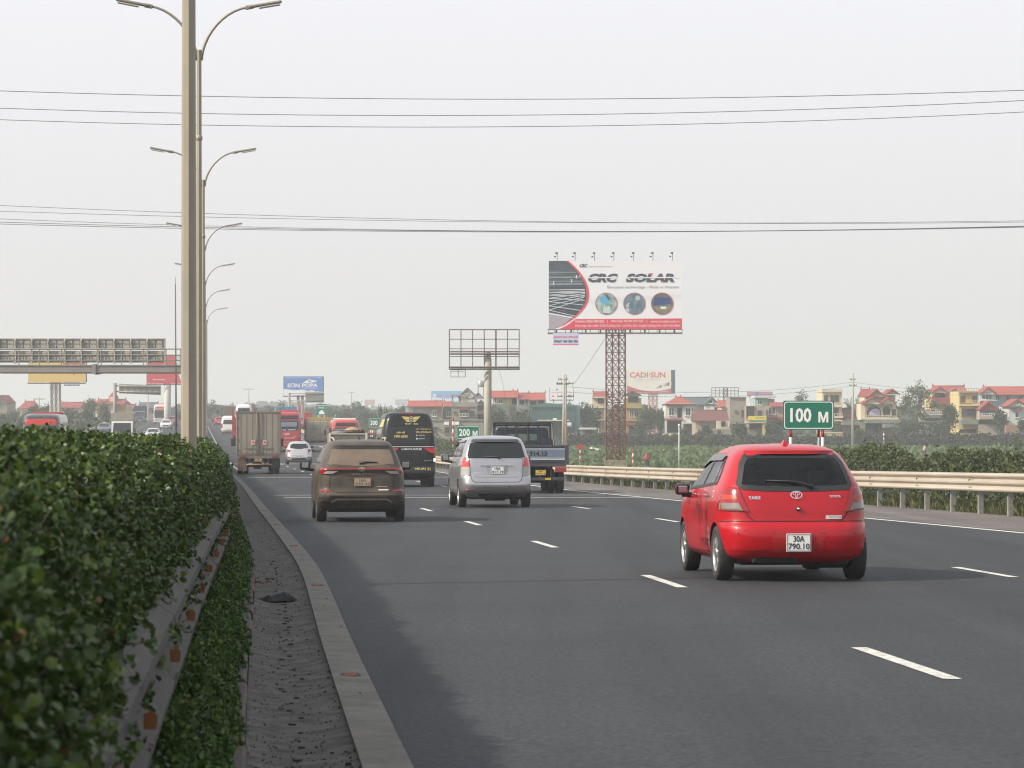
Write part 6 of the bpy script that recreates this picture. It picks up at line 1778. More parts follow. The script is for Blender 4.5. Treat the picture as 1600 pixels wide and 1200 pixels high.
# ------------------------------------------------------------------ sign gantry over the opposite carriageway
GAL2 = mat('gantry_grey', (.27, .26, .245), .6, metal=.15, noise=.6, nscale=.8, ncol=(.19, .175, .16))
PANELB = mat('sign_back_grey', (.36, .345, .31), .6, noise=.7, nscale=1.6, ncol=(.27, .245, .20))
Yg = 190.0
def gx(px): return PX(px, Yg)
def gz(py): return PZ(py, Yg)
t = thing('sign_gantry', 'grey steel gantry with railing and the back of a long sign board', 'gantry', (0, Yg, 0))
q = MB(); q.cbox(gx(-95), -.6, gz(582.5), gx(312), .6, gz(571.5), GAL2, .02); part('beam', q, t)
q = MB(); q.box(gx(-95), -.66, gz(571.8), gx(312), .66, gz(570.2), GAL2); q.box(gx(-95), -.66, gz(583.6), gx(312), .66, gz(581.6), DARKSTEEL); part('beam_flange', q, t)
q = MB(); q.cbox(gx(149) - .12, -.70, gz(584.5), gx(149) + .12, .70, gz(569), GAL2, .01); q.prism([(gx(143), gz(583.6)), (gx(159), gz(583.6)), (gx(151), gz(585.4))], -.5, .5, DARKSTEEL); part('splice', q, t)
q = MB(); q.tube([(gx(312), 0, zr(Yg)), (gx(312), 0, gz(566))], .30, GAL2, 14); part('column', q, t)
for py in (545.6, 555.2, 563.5):
    q = MB(); q.bar((gx(-95), -.62, gz(py)), (gx(318), -.62, gz(py)), .055, GAL2); part('rail', q, t)
for px in (0, 32, 64, 98, 130, 160, 192, 226, 261, 284, -32, -64):
    q = MB(); q.bar((gx(px), -.62, gz(571)), (gx(px), -.62, gz(545.6)), .055, GAL2); part('rail_post', q, t)
# sign board seen from behind: ten bays of two pressed panels
for k in range(-3, 10):
    x0 = gx(25.8 * k - 1.8 + .6); x1 = gx(25.8 * (k + 1) - 1.8 - .6)
    for r, (ya, yb) in enumerate(((530, 546.5), (548, 566.5))):
        q = MB(); q.box(x0, .12, gz(yb), x1, .20, gz(ya), PANELB)
        pn = part('panel', q, t)
        q = MB(); w = (x1 - x0); h = gz(ya) - gz(yb)
        for c in (.27, .73):
            q.cbox(x0 + w * (c - .19), .02, gz(yb) + h * .12, x0 + w * (c + .19), .13, gz(yb) + h * .50, PANELB, .02)
            q.cbox(x0 + w * (c - .17), .05, gz(yb) + h * .56, x0 + w * (c + .17), .13, gz(yb) + h * .90, PANELB, .02)
            for e in (-.12, .12): q.box(x0 + w * (c + e) - .03, .0, gz(yb) + h * .52, x0 + w * (c + e) + .03, .06, gz(yb) + h * .58, DARKSTEEL)
        part('pressed_box', q, pn)
    q = MB(); q.box(gx(25.8 * k - 1.8) - .05, -.12, gz(568), gx(25.8 * k - 1.8) + .05, .14, gz(529), mat('pale_stiffener', (.50, .48, .43), .6)); q.bar((gx(25.8 * k - 1.8), -.1, gz(532)), (gx(25.8 * k - 1.8), -.5, gz(566)), .05, GAL2); part('stiffener', q, t)
q = MB(); q.box(gx(-80), .0, gz(530.3), gx(257), .22, gz(528.8), PANELB); q.box(gx(257) - .03, .0, gz(567), gx(257) + .05, .22, gz(529), PANELB); part('sign_edge', q, t)
q = MB(); q.tube([(PX(275.5, 185), 185, zr(185)), (PX(274, 185), 185, PZ(444, 185))], [.07, .035], DARKSTEEL, 6); q.tube([(PX(274, 185), 185, PZ(444, 185)), (PX(274, 185), 185, PZ(433, 185))], .015, DARKSTEEL, 5)
o = part('lightning_mast', q); tag(o, 'thin dark lightning mast standing beside the gantry end', 'mast')

# ------------------------------------------------------------------ green distance signs
SG = mat('sign_green', (.006, .165, .105), .45, noise=.15, nscale=3)
SW_ = mat('sign_white', (.80, .80, .78), .5)
SGB = mat('sign_back', (.3, .3, .3), .5, metal=.4)
RW1 = mat('post_red', (.42, .03, .035), .5); RW2 = mat('post_white', (.72, .70, .68), .6)
def rounded(x0, z0, x1, z1, r, n=4):
    P = []
    for cx_, cz, a0 in ((x1 - r, z0 + r, -90), (x1 - r, z1 - r, 0), (x0 + r, z1 - r, 90), (x0 + r, z0 + r, 180)):
        for k in range(n + 1):
            a = R(a0 + 90 * k / n); P.append((cx_ + r * math.cos(a), cz + r * math.sin(a)))
    return P
def green_sign(px0, py0, px1, py1, Y, label, texts, posts, hg=None):
    x0, x1, z0, z1 = PX(px0, Y), PX(px1, Y), PZ(py1, Y), PZ(py0, Y)
    xc = (x0 + x1) / 2; w, h = x1 - x0, z1 - z0
    gz0 = zr(Y) - .6
    t = thing('distance_sign', label, 'road sign', (xc, Y, gz0), (0, 0, .02), 'green exit countdown signs')
    b0, b1 = z0 - gz0, z1 - gz0
    q = MB(); q.prism(rounded(-w / 2, b0, w / 2, b1, .06), 0, .03, SG); part('board', q, t)
    q = MB(); P = rounded(-w / 2 + .03, b0 + .03, w / 2 - .03, b1 - .03, .09, 5); P2 = rounded(-w / 2 + .055, b0 + .055, w / 2 - .055, b1 - .055, .07, 5); n = len(P)
    q.add([(a, -.004, b) for a, b in P] + [(a, -.004, b) for a, b in P2], [(i, (i + 1) % n, n + (i + 1) % n, n + i) for i in range(n)], SW_); part('border', q, t)
    q = MB()
    for (s_, a, b, c, d, bo) in texts: write(q, s_, -w / 2 + w * a, b0 + h * b, -w / 2 + w * c, b0 + h * d, -.006, SW_, bo)
    part('lettering', q, t)
    for f, rear in posts:
        q = MB(); z = 0; k = 0; xx = -w / 2 + w * f; yy = .06 + (.5 if rear else 0)
        p = part('post', MB().tube([(xx, yy, 0), (xx + (-.0 if not rear else .1), yy - (.45 if rear else 0), b0 + h * .6)], .045 if not rear else .035, RW2, 10), t)
        q = MB(); segs = int((b0 + .2) / .27)
        for k in range(0, segs, 2):
            u0, u1 = (b0 + .05 - (k + 1) * .27) / (b0 + h * .6), (b0 + .05 - k * .27) / (b0 + h * .6)
            if u0 < 0: break
            A = Vector((xx, yy, 0)); B = Vector((xx + (-.0 if not rear else .1), yy - (.45 if rear else 0), b0 + h * .6))
            q.tube([A.lerp(B, u0), A.lerp(B, u1)], .048 if not rear else .038, RW1, 10)
        part('red_band', q, p)
    return t
green_sign(1223.5, 626, 1303.5, 671.5, 86, 'large green 100 M distance sign above the red hatchback', [('100', .14, .25, .555, .75, .03), ('M', .69, .25, .885, .62, .012)], [(.15, False), (.78, False), (.66, True)])
green_sign(713, 665.5, 749.8, 686, 187, 'green 200 M distance sign behind the silver minivan', [('200', .11, .22, .58, .78, .03), ('M', .69, .22, .90, .64, .012)], [(.15, False), (.85, False)])
green_sign(576, 653.5, 600, 668, 287, 'green 300 M distance sign half hidden by the black van', [('300', .11, .22, .58, .78, .03), ('M', .69, .22, .90, .64, .012)], [(.15, False), (.85, False)])
def plain_green(px0, py0, px1, py1, Y, label, texts, white=None):
    x0, x1, z0, z1 = PX(px0, Y), PX(px1, Y), PZ(py1, Y), PZ(py0, Y); gz0 = zr(Y) - .5; xc = (x0 + x1) / 2
    t = thing('exit_sign', label, 'road sign', (xc, Y, gz0)); w, h, b0 = x1 - x0, z1 - z0, z0 - gz0
    q = MB(); q.prism(rounded(-w / 2, b0, w / 2, b0 + h, .08), 0, .05, SG); part('board', q, t)
    q = MB()
    for (s_, a, b, c, d) in texts: write(q, s_, -w / 2 + w * a, b0 + h * b, -w / 2 + w * c, b0 + h * d, -.006, SW_, .02)
    if white: q.prism([(-w / 2 + w * a, b0 + h * b) for a, b in white], -.02, -.004, SW_)
    part('lettering', q, t)
    for f in (.2, .8): part('post', MB().tube([(-w / 2 + w * f, .08, 0), (-w / 2 + w * f, .08, b0 + h * .5)], .06, GALV, 8), t)
plain_green(494.3, 631, 510, 648, 430, 'tall green exit sign above the cage truck', [('PHÁP VÂN', .08, .78, .92, .92), ('500m', .2, .58, .8, .70)], [(.25, .05), (.8, .05), (.8, .2), (.55, .45), (.25, .25)])
plain_green(521, 645.5, 527.5, 655, 380, 'small green sign edge just right of the cage truck', [('P', .3, .3, .6, .7)])

# ------------------------------------------------------------------ billboards
def lattice(parent, x0, x1, y0, y1, z0, z1, n, r, m, legs=(2, 2), inner=True):
    """square lattice tower: each leg its own part, the diagonals one part"""
    xs = [x0 + (x1 - x0) * i / (legs[0] - 1) for i in range(legs[0])]; ys = [y0 + (y1 - y0) * i / (legs[1] - 1) for i in range(legs[1])]
    for x in xs:
        for y in ys:
            if x in (xs[0], xs[-1]) or y in (ys[0], ys[-1]):
                part('leg', MB().bar((x, y, z0), (x, y, z1), r * 2, m), parent)
    for face in range(4 + (legs[0] - 2 if inner else 0)):
        q = MB()
        if face == 0: a, b = (x0, y0), (x1, y0)
        elif face == 1: a, b = (x0, y1), (x1, y1)
        elif face == 2: a, b = (x0, y0), (x0, y1)
        elif face == 3: a, b = (x1, y0), (x1, y1)
        else: a, b = (xs[face - 3], y0), (xs[face - 3], y1)
        bays = legs[0] - 1 if face < 2 else 1
        for k in range(n):
            za, zb = z0 + (z1 - z0) * k / n, z0 + (z1 - z0) * (k + 1) / n
            for j in range(bays):
                A = (a[0] + (b[0] - a[0]) * j / bays, a[1] + (b[1] - a[1]) * j / bays); B = (a[0] + (b[0] - a[0]) * (j + 1) / bays, a[1] + (b[1] - a[1]) * (j + 1) / bays)
                q.bar((*A, za), (*B, zb), r, m); q.bar((*B, za), (*A, zb), r, m)
                q.bar((*A, zb), (*B, zb), r, m)
        part('bracing', q, parent)

class Print:
    """flat print on a board: u 0..1 left to right, v 0..1 bottom to top; layers step towards the viewer"""
    def __init__(s, x0, z0, w, h, y): s.x0, s.z0, s.w, s.h, s.y, s.k, s.q = x0, z0, w, h, y, 0, MB()
    def yy(s): s.k += 1; return s.y - .004 - .0006 * s.k
    def poly(s, pts, m): y = s.yy(); s.q.add([(s.x0 + s.w * a, y, s.z0 + s.h * b) for a, b in pts], [tuple(range(len(pts)))], m); return s
    def text(s, body, a, b, c, d, m, bold=.02, shear=0): write(s.q, body, s.x0 + s.w * a, s.z0 + s.h * b, s.x0 + s.w * c, s.z0 + s.h * d, s.yy(), m, bold, shear); return s
    def disc(s, a, b, r, m, n=28): return s.poly([(a + r * s.h / s.w * math.cos(2 * math.pi * k / n), b + r * math.sin(2 * math.pi * k / n)) for k in range(n)], m)

BW = mat('billboard_white', (.74, .73, .78), .5)
BRED = mat('billboard_red', (.62, .055, .085), .5)
BINK = mat('billboard_ink', (.05, .055, .085), .5)
BNAVY = mat('billboard_navy', (.06, .085, .13), .5)
# -- the big solar billboard
Yb = 252.0
x0, x1, z0, z1 = PX(857.5, Yb), PX(1065.5, Yb), PZ(514.5, Yb), PZ(407.5, Yb)
xc = PX(962, Yb)
bb = thing('billboard', 'large white and red solar billboard on a rusty red lattice tower', 'billboard', (xc, Yb, GRD - .1), (0, 0, -.03))
g0 = GRD - .1
w, h = x1 - x0, z1 - z0; X0 = x0 - xc; Z0 = z0 - g0
q = MB(); q.box(X0, 0, Z0, X0 + w, .18, Z0 + h, BW); part('panel', q, bb)
P = Print(X0, Z0, w, h, 0)
def arc(t_): return .285 - .62 * 0 + 0
# dark solar-roof picture at the left, closed by a bulging arc
def edge_u(v): return .285 - .155 * ((v - .50) / .5) ** 2 * (1.0 if v > .5 else 1.55)
AR = [(edge_u(v), v) for v in [i / 24 for i in range(25)]]
P.poly([(.0, .0)] + [(max(a, 0.02), v) for a, v in AR] + [(0, 1)], mat('print_slate', (.040, .060, .088), .5, noise=.8, nscale=1.4, ncol=(.02, .03, .05)))
P.poly([(0, .62), (0, 1), (edge_u(1), 1)] + [(edge_u(v) - .004, v) for v in (.95, .9, .85, .8, .75, .7, .65)], mat('print_canopy', (.07, .095, .12), .5, noise=.9, nscale=1.1, ncol=(.03, .045, .06), stretch=(.6, 1, 3)))
for v, c in ((.83, (.20, .24, .27)), (.76, (.28, .33, .36)), (.70, (.16, .2, .23)), (.66, (.30, .35, .38))):
    m_ = mat('print_band_%d' % int(v * 100), c, .5, noise=.7, nscale=3, ncol=(.1, .13, .15)); P.poly([(.0, v - .012), (edge_u(v) - .01, v - .006), (edge_u(v) - .01, v + .012), (.0, v + .012)], m_)
rg_ = random.Random(2)
for k in range(4):
    u = .02 + rg_.random() * .22; v = .64 + rg_.random() * .14; P.poly([(u, v), (u + .008, v), (u + .008, v + .05), (u, v + .05)], mat('print_glint', (.6, .65, .7), .5))
GL = mat('print_grid_line', (.62, .66, .70), .5)
def ln(a, b, c, d, wd=.006): 
    dx, dz = (c - a) * w, (d - b) * h; l = math.hypot(dx, dz); nx, nz = -dz / l * wd * h, dx / l * wd * h
    P.poly([(a - nx / w, b - nz / h), (c - nx / w, d - nz / h), (c + nx / w, d + nz / h), (a + nx / w, b + nz / h)], GL)
for v0 in (.28, .345, .405, .455, .50, .54, .575):
    k_ = (v0 - .28) / .3
    for v1 in (v0 + .16 * (1 - k_), v0 - .10 * (1 - k_) + .01): ln(.0, v0, edge_u((v0 + v1) / 2) - .012, v1, .0042)
P.poly([(0, 0), (.035, .0), (.12, .08), (.175, .175), (.0, .235)], mat('print_roof_edge', (.36, .32, .38), .5))
ln(0, .235, .18, .17, .010)
AO = [(edge_u(v) + .018, v) for v in [i / 24 for i in range(25)]]
P.poly(AR + AO[::-1], BRED)
P.poly([(.075, .0), (1, .0), (1, .158), (.20, .15), (.13, .05)], BRED)
P.poly([(.035, .0), (.075, .0), (.14, .062), (.205, .155), (.19, .15), (.12, .062)], BW)
WPR = mat('billboard_text_white', (.72, .70, .70), .5)
P.text('Hotline: 0982 484 803', .20, .098, .415, .138, WPR, .005).text('|', .44, .095, .443, .138, WPR, 0).text('Nhà máy: 02186 259 232', .47, .095, .71, .138, WPR, .005).text('|', .735, .095, .738, .138, WPR, 0).text('www.crcsolar.com.vn', .765, .098, .98, .134, WPR, .005)
P.text('Nhà máy sản xuất: KCN Lương Sơn, xã Hòa Sơn, huyện Lương Sơn, tỉnh Hòa Bình', .20, .028, .985, .082, WPR, .005)
P.text('CRC', .228, .905, .285, .955, BINK, .04, .25).text('CREATE CAPITAL VIỆT NAM', .295, .905, .475, .928, BNAVY, 0)
# wordmark: heavy slanted letters sliced by a gap
def word(s_, a, b, bold=.055):
    P.text(s_, a, .685, b, .815, BINK, bold, .30)
word('CRC', .285, .50); word('SOLAR', .575, .945)
P.poly([(.285, .745), (.515, .748), (.515, .764), (.285, .761)], BW); P.poly([(.575, .745), (.975, .748), (.975, .764), (.575, .761)], BW)
P.poly([(.755, .795), (.775, .795), (.782, .818), (.762, .818)], BRED); P.poly([(.838, .688), (.858, .688), (.863, .708), (.843, .708)], BRED)
P.text('European technology - Made in Vietnam', .44, .588, .975, .638, mat('print_grey', (.22, .23, .26), .5), .0)
for k, (u, cols) in enumerate(((.432, [(.05, .07, .08), (.10, .38, .62), (.45, .6, .58)]), (.642, [(.16, .23, .28), (.42, .48, .52), (.08, .13, .18)]), (.850, [(.06, .08, .11), (.02, .05, .19), (.22, .20, .12)]))):
    P.disc(u, .375, .162, BRED); P.disc(u, .375, .155, mat('print_disc_%d' % k, cols[0], .5, noise=.9, nscale=1.8, ncol=cols[2]))
    if k == 0:
        P.poly([(u - .06, .46), (u - .015, .50), (u + .03, .40), (u - .02, .355)], mat('print_blue_panel', cols[1], .5)); P.poly([(u - .025, .24), (u + .03, .24), (u + .03, .32), (u + .015, .35), (u, .31), (u - .012, .35), (u - .025, .31)], mat('print_glove', cols[2], .5))
    if k == 1:
        for j in range(12): P.disc(u + rg_.uniform(-.055, .055), .375 + rg_.uniform(-.10, .10), rg_.uniform(.02, .045), mat('print_dab_%d' % (j % 3), cols[j % 3], .5), 8)
    if k == 2:
        P.poly([(u - .065, .40), (u - .05, .47), (u + .06, .46), (u + .068, .37), (u - .065, .34)], mat('print_navy_panel', cols[1], .5)); P.poly([(u - .055, .33), (u + .065, .33), (u + .05, .27), (u - .04, .27)], mat('print_tan', cols[2], .5)); P.poly([(u - .01, .30), (u + .03, .30), (u + .03, .33), (u - .01, .33)], BW)
part('print', P.q, bb)
# frame, catwalk, lamps
q = MB()
for z in (Z0 - .03, Z0 - .32, Z0 - .40): q.bar((X0 - .1, -.35, z), (X0 + w, -.35, z), .05, DARKSTEEL)
for k in range(17):
    x = X0 + w * k / 16; q.bar((x, -.35, Z0 - .40), (x, .5, Z0 - .40), .035, DARKSTEEL); q.bar((x, -.35, Z0 - .40), (x, -.35, Z0 - .03), .035, DARKSTEEL); q.bar((x, 0, Z0), (x, -.4, Z0 - .35), .03, DARKSTEEL)
part('catwalk', q, bb)
q = MB()
for k in range(9):
    x = X0 + w * (k + .5) / 9; q.bar((x, .22, Z0 - .3), (x, .22, Z0 + h), .09, RUST); q.bar((x, 1.6, Z0 - .3), (x, 1.6, Z0 + h), .09, RUST); q.bar((x, .22, Z0 + h * .1), (x, 1.6, Z0 + h * .5), .06, RUST); q.bar((x, 1.6, Z0 + h * .5), (x, .22, Z0 + h * .9), .06, RUST)
for z in (.02, .33, .66, .98):
    for y in (.24, 1.62): q.bar((X0, y, Z0 + h * z), (X0 + w, y, Z0 + h * z), .08, RUST)
part('back_frame', q, bb)
for k, px in enumerate((870.5, 898.5, 929, 959, 990, 1020, 1050.5)):
    x = PX(px, Yb) - xc
    q = MB(); q.tube([(x, .05, Z0 + h), (x + .02, 0, Z0 + h + .62), (x - .05, -.22, Z0 + h + .74)], .025, DARKSTEEL, 5); l = part('lamp_arm', q, bb)
    q = MB(); q.cbox(x - .15, -.34, Z0 + h + .58, x + .06, -.18, Z0 + h + .74, DARKSTEEL, .03); q.cbox(x - .28, -.16, Z0 + h + .30, x - .10, -.04, Z0 + h + .42, DARKSTEEL, .03); part('flood_lamp', q, l)
tw = (PX(977, Yb) - PX(947, Yb))
lattice(bb, -tw / 2, tw / 2, .3, tw + .1, 1.0, Z0 + .2, 16, .042, RUST, (4, 4))
q = MB(); q.cbox(-tw / 2 - .15, -.15, 0, tw / 2 + .15, tw + .15, 1.05, mat('tower_plinth', (.30, .27, .16), .85, noise=.9, nscale=2.5, ncol=(.10, .09, .07)), .04); part('plinth', q, bb)
# vines climbing the lower half of the tower
P_ = np.stack([nrng.uniform(-tw / 2, tw / 2, 900), nrng.uniform(0, tw, 900), 1 + nrng.random(900) ** 1.6 * 6.2], 1)
part('climbing_vine', leaves_mesh('vine', P_, nrng.normal(size=P_.shape), nrng.uniform(.10, .2, 900), LEAF_BUSH, False), bb, kind='stuff')
sb_ = thing('hanging_sign', 'small white sign with a phone number hanging under the left end of the solar billboard', 'sign', (PX(884, Yb), Yb - .4, PZ(539.5, Yb)), (0, 0, -.03))
wS, hS = PX(904, Yb) - PX(864, Yb), PZ(520.5, Yb) - PZ(539.5, Yb)
q = MB(); q.box(-wS / 2, 0, 0, wS / 2, .08, hS, mat('lilac_white', (.50, .52, .68), .5)); part('board', q, sb_)
q = MB(); write(q, 'EUROSTARK VIETNAM', -wS * .46, hS * .60, wS * .46, hS * .74, -.01, BRED, .02); write(q, '0967 40 80 90', -wS * .46, hS * .20, wS * .46, hS * .42, -.01, BINK, .04); q.box(-wS / 2, -.02, 0, wS / 2, -.005, hS * .08, BRED); part('lettering', q, sb_)
q = MB()
for k in (-.45, .45): q.bar((wS * k, .05, hS), (wS * k, .05, hS + .30), .04, DARKSTEEL)
part('hanger', q, sb_)

# -- empty billboard frame on a concrete column
Ye = 262.0
t = thing('bare_billboard', 'empty steel billboard frame on a round concrete column', 'billboard frame', (PX(762, Ye), Ye, g0))
xc = PX(762, Ye); fx = lambda p: PX(p, Ye) - xc; fz = lambda p: PZ(p, Ye) - g0
for k in range(7):
    x = fx(702 + 18.2 * k); q = MB()
    q.bar((x, 0, fz(577)), (x, 0, fz(515)), .06 if k != 4 else .10, DARKSTEEL if k != 4 else RUST); q.bar((x, .9, fz(577)), (x, .9, fz(515)), .045, DARKSTEEL); q.bar((x, 0, fz(550)), (x, .9, fz(550)), .04, DARKSTEEL); part('upright', q, t)
for py, wd in ((515, .07), (530, .05), (545, .05), (549.5, .09), (553, .11), (557, .05), (575, .06), (577, .08)):
    q = MB(); q.bar((fx(702), 0, fz(py)), (fx(812), 0, fz(py)), wd, DARKSTEEL); part('crossbar', q, t)
q = MB(); q.bar((fx(702), -.3, fz(574)), (fx(812), -.3, fz(574)), .12, DARKSTEEL); part('catwalk', q, t)
q = MB()
for a, b, c, d in ((704.5, 578, 727, 578), (704.5, 578, 704.5, 589), (727, 578, 727, 589), (704.5, 589, 727, 589), (716, 578, 716, 589), (704.5, 581, 727, 581)): q.bar((fx(a), 0, fz(b)), (fx(c), 0, fz(d)), .035, DARKSTEEL)
part('small_frame', q, t)
CCOL = mat('concrete_column', (.40, .37, .31), .8, noise=.8, nscale=.7, ncol=(.30, .275, .235), stretch=(1, 1, .3))
q = MB(); q.tube([(0, .5, 0), (0, .5, fz(640)), (0, .5, fz(550))], [.37, .34, .30], CCOL, 20); part('column', q, t)
q = MB(); q.tube([(.33, .3, 0), (.33, .3, fz(560))], .02, DARKSTEEL, 5); q.tube([(fx(780), .1, fz(577)), (fx(786), .1, fz(600)), (fx(792), .1, fz(640))], .012, DARKSTEEL, 4); part('cable', q, t)

def billboard(label, px0, py0, px1, py1, Y, draw, base_m, support, name='billboard', z_base=None, frame_lamps=True, spx=None):
    zb = g0 if z_base is None else z_base; sx = spx or (px0 + px1) / 2
    xc = PX(sx, Y); w, h = PX(px1, Y) - PX(px0, Y), PZ(py0, Y) - PZ(py1, Y); X0 = PX(px0, Y) - xc; Z0 = PZ(py1, Y) - zb
    t = thing(name, label, 'billboard', (xc, Y, zb))
    part('panel', MB().box(X0, 0, Z0, X0 + w, .4, Z0 + h, base_m), t)
    P = Print(X0, Z0, w, h, 0); draw(P)
    if P.q.v: part('print', P.q, t)
    q = MB(); q.bar((X0, -.3, Z0 - .15), (X0 + w, -.3, Z0 - .15), .12, DARKSTEEL)
    for k in range(9): q.bar((X0 + w * k / 8, -.3, Z0 - .15), (X0 + w * k / 8, .4, Z0 + .05), .08, DARKSTEEL)
    for k in range(6): q.bar((X0 + w * k / 5, .6, Z0), (X0 + w * k / 5, .6, Z0 + h), .12, DARKSTEEL)
    part('frame', q, t)
    if support[0] == 'pole':
        for px in support[1]:
            r = support[2] / 4500 * Y / 2; part('column', MB().tube([(PX(px, Y) - xc, .6, 0), (PX(px, Y) - xc, .6, Z0 + h * .4)], r, support[3], 12), t)
    else:
        a, b = PX(support[1][0], Y) - xc, PX(support[1][1], Y) - xc
        lattice(t, a, b, .2, .2 + (b - a), 0, Z0 + .1, support[2], support[4], support[3], (3, 2))
    return t
SBLUE = mat('board_blue', (.10, .20, .48), .5)
def draw_popa(P):
    P.poly([(0, 0), (1, .04), (1, .20), (.80, .22), (.72, .28), (.60, .24), (.48, .31), (.3, .28), (.12, .32), (0, .34)], BW)
    P.text('SƠN POPA', .10, .42, .86, .66, SW_, .02)
    P.poly([(.50, .66), (.56, .76), (.66, .84), (.74, .80), (.86, .76), (.78, .70), (.66, .66)], SW_); P.poly([(.60, .72), (.66, .79), (.72, .76), (.68, .71)], SBLUE)
    P.text('THẾ GIỚI SƠN VÀ CHỐNG THẤM', .06, .90, .94, .96, SW_, .01)
    P.text('www.popa.vn', .50, .33, .83, .38, SW_, .0)
billboard('blue SƠN POPA billboard on two reddish posts', 443, 588, 505, 618, 520, draw_popa, SBLUE, ('pole', (465.5, 472), 4.5, mat('post_mauve', (.30, .17, .17), .7)), z_base=-4)
def draw_cadi(P):
    pts = [(0, .42)] + [(u, .42 - 1.05 * u + .98 * u * u + .0) for u in [i / 14 for i in range(1, 14)]] + [(.92, .32)]
    P.poly([(0, 0), (.92, 0)] + [(a, b * .9 - .05) for a, b in pts[::-1]], mat('cadi_red', (.50, .10, .13), .5))
    P.poly([(.92, 0), (1, 0), (1, 1), (.92, 1)], BNAVY)
    P.text('CADI·SUN', .05, .66, .80, .90, mat('cadi_red', (.50, .10, .13), .5), .025)
    P.text('Dây điện và Cáp điện lực', .17, .54, .68, .62, mat('print_grey2', (.42, .40, .42), .5)); P.text('Niềm tin của mọi công trình', .2, .46, .66, .50, mat('print_grey2', (.42, .40, .42), .5)); P.text('www.cadisun.vn', .64, .03, .86, .09, BW, .02)
    for k in range(8): u = .60 + k * .04; P.poly([(u, .20 + k * .02), (u + .05, .20 + k * .02), (u + .045, .26 + k * .035), (u + .01, .28 + k * .03)], mat('print_goods_%d' % (k % 4), [(.6, .45, .2), (.2, .35, .5), (.15, .15, .15), (.65, .65, .6)][k % 4], .5))
billboard('cream and red CADI-SUN billboard behind the rusty lattice tower', 980, 578, 1054.5, 614, 560, draw_cadi, mat('board_cream', (.72, .68, .62), .5), ('lattice', (1014, 1027), 9, mat('lattice_red_white', (.50, .30, .28), .7), .07), z_base=-4, spx=1020)
def draw_cong(P):
    P.text('CÔNG NGHỆ PHÒNG CHÁY', .05, .50, .95, .62, mat('red_print', (.7, .05, .04), .4), .03); P.disc(.3, .78, .09, mat('print_logo_blue', (.2, .35, .6), .5)); P.text('CƠ KHÍ', .33, .18, .56, .30, BINK, .03); P.poly([(.08, .2), (.2, .2), (.17, .32), (.11, .32)], mat('red_print', (.7, .05, .04), .4)); P.text('4.0', .72, .16, .94, .34, BINK, .05)
billboard('white billboard with red lettering behind the pair of concrete utility poles', 859, 604.5, 896, 624, 540, draw_cong, BW, ('pole', (865, 890), 2, GALV), z_base=-4)
def draw_sky(P):
    P.poly([(0, 0), (1, 0), (1, .22), (0, .30)], mat('print_grass', (.12, .36, .12), .5)); P.poly([(0, .30), (1, .22), (1, .55), (.5, .45), (0, .6)], mat('print_haze_blue', (.55, .68, .8), .5))
    P.text('CHĂM SÓC NÔNG SẢN', .10, .60, .96, .78, mat('print_pink', (.68, .12, .28), .5), .04); P.disc(.1, .7, .10, BW)
billboard('sky blue and green billboard left of the tall grey house', 674.5, 611, 720, 633, 600, draw_sky, mat('board_sky', (.20, .42, .68), .5), ('pole', (680, 715), 3, GALV), z_base=-4)
def draw_yellow(P):
    m_ = mat('print_brown', (.38, .12, .05), .5)
    for u in (.69, .80, .92): P.poly([(u - .035, 1), (u - .03, .35), (u, .22 if u == .80 else .32), (u + .035, .4), (u + .04, 1)], m_)
    P.poly([(.60, .62), (.99, .62), (.99, .70), (.60, .70)], m_)
billboard('yellow billboard on a pale lattice tower behind the gantry', 44, 552, 134, 597.3, 420, draw_yellow, mat('board_yellow', (.62, .44, .14), .5), ('lattice', (78.5, 91.5), 10, mat('pale_lattice', (.45, .44, .42), .7), .10), z_base=-4, spx=85)
t = thing('hanging_sign', 'small dark blue sign under the right end of the yellow billboard', 'sign', (PX(113, 420), 419.5, PZ(603, 420)))
q = MB(); q.box(PX(101, 420) - PX(113, 420), 0, 0, PX(125, 420) - PX(113, 420), .1, PZ(597.5, 420) - PZ(603, 420), mat('slate_blue', (.12, .16, .26), .5)); part('board', q, t)
q = MB(); write(q, 'LIÊN HỆ 0936', PX(102, 420) - PX(113, 420), .08, PX(124, 420) - PX(113, 420), .30, -.02, BW, .03); part('lettering', q, t)
def draw_red(P):
    P.text('TỨC TỐT', .18, .60, .55, .70, mat('board_cream', (.72, .68, .62), .5), .03); P.text('www.tuctot.vn', .18, .12, .52, .17, mat('board_cream', (.72, .68, .62), .5))
    P.poly([(.80, 1), (1, 1), (1, .3), (.92, .3)], mat('print_sea', (.30, .45, .48), .5, noise=.8, nscale=.6, ncol=(.7, .72, .7))); P.poly([(.92, .3), (1, 0), (1, .3)], BW)
billboard('red billboard on a thick pale pillar right of the gantry sign', 229, 556, 284, 599.3, 480, draw_red, mat('board_red', (.50, .045, .06), .5), ('pole', (261,), 11, mat('pale_pillar', (.48, .46, .42), .7)), z_base=-4, spx=261)
billboard('far pale pink billboard on the left horizon, left of the banana plant', 570, 624.5, 585, 631, 1100, lambda P: None, mat('board_faded_pink', (.50, .30, .30), .6), ('pole', (574, 581), 1.2, GALV), z_base=-4)
billboard('far pale grey billboard above the round tree left of the red roofed house', 618, 624, 635, 631, 1000, lambda P: None, mat('board_faded_grey', (.42, .44, .48), .6), ('pole', (622, 631), 1.2, GALV), z_base=-4)
billboard('narrow pink and blue billboard above the flat roofed houses', 1168, 612, 1207, 618, 700, lambda P: P.poly([(.3, 0), (.45, .0), (.45, 1), (.35, 1)], SBLUE), mat('board_mauve', (.42, .20, .28), .6), ('pole', (1172, 1203), 1.5, GALV), z_base=-4)
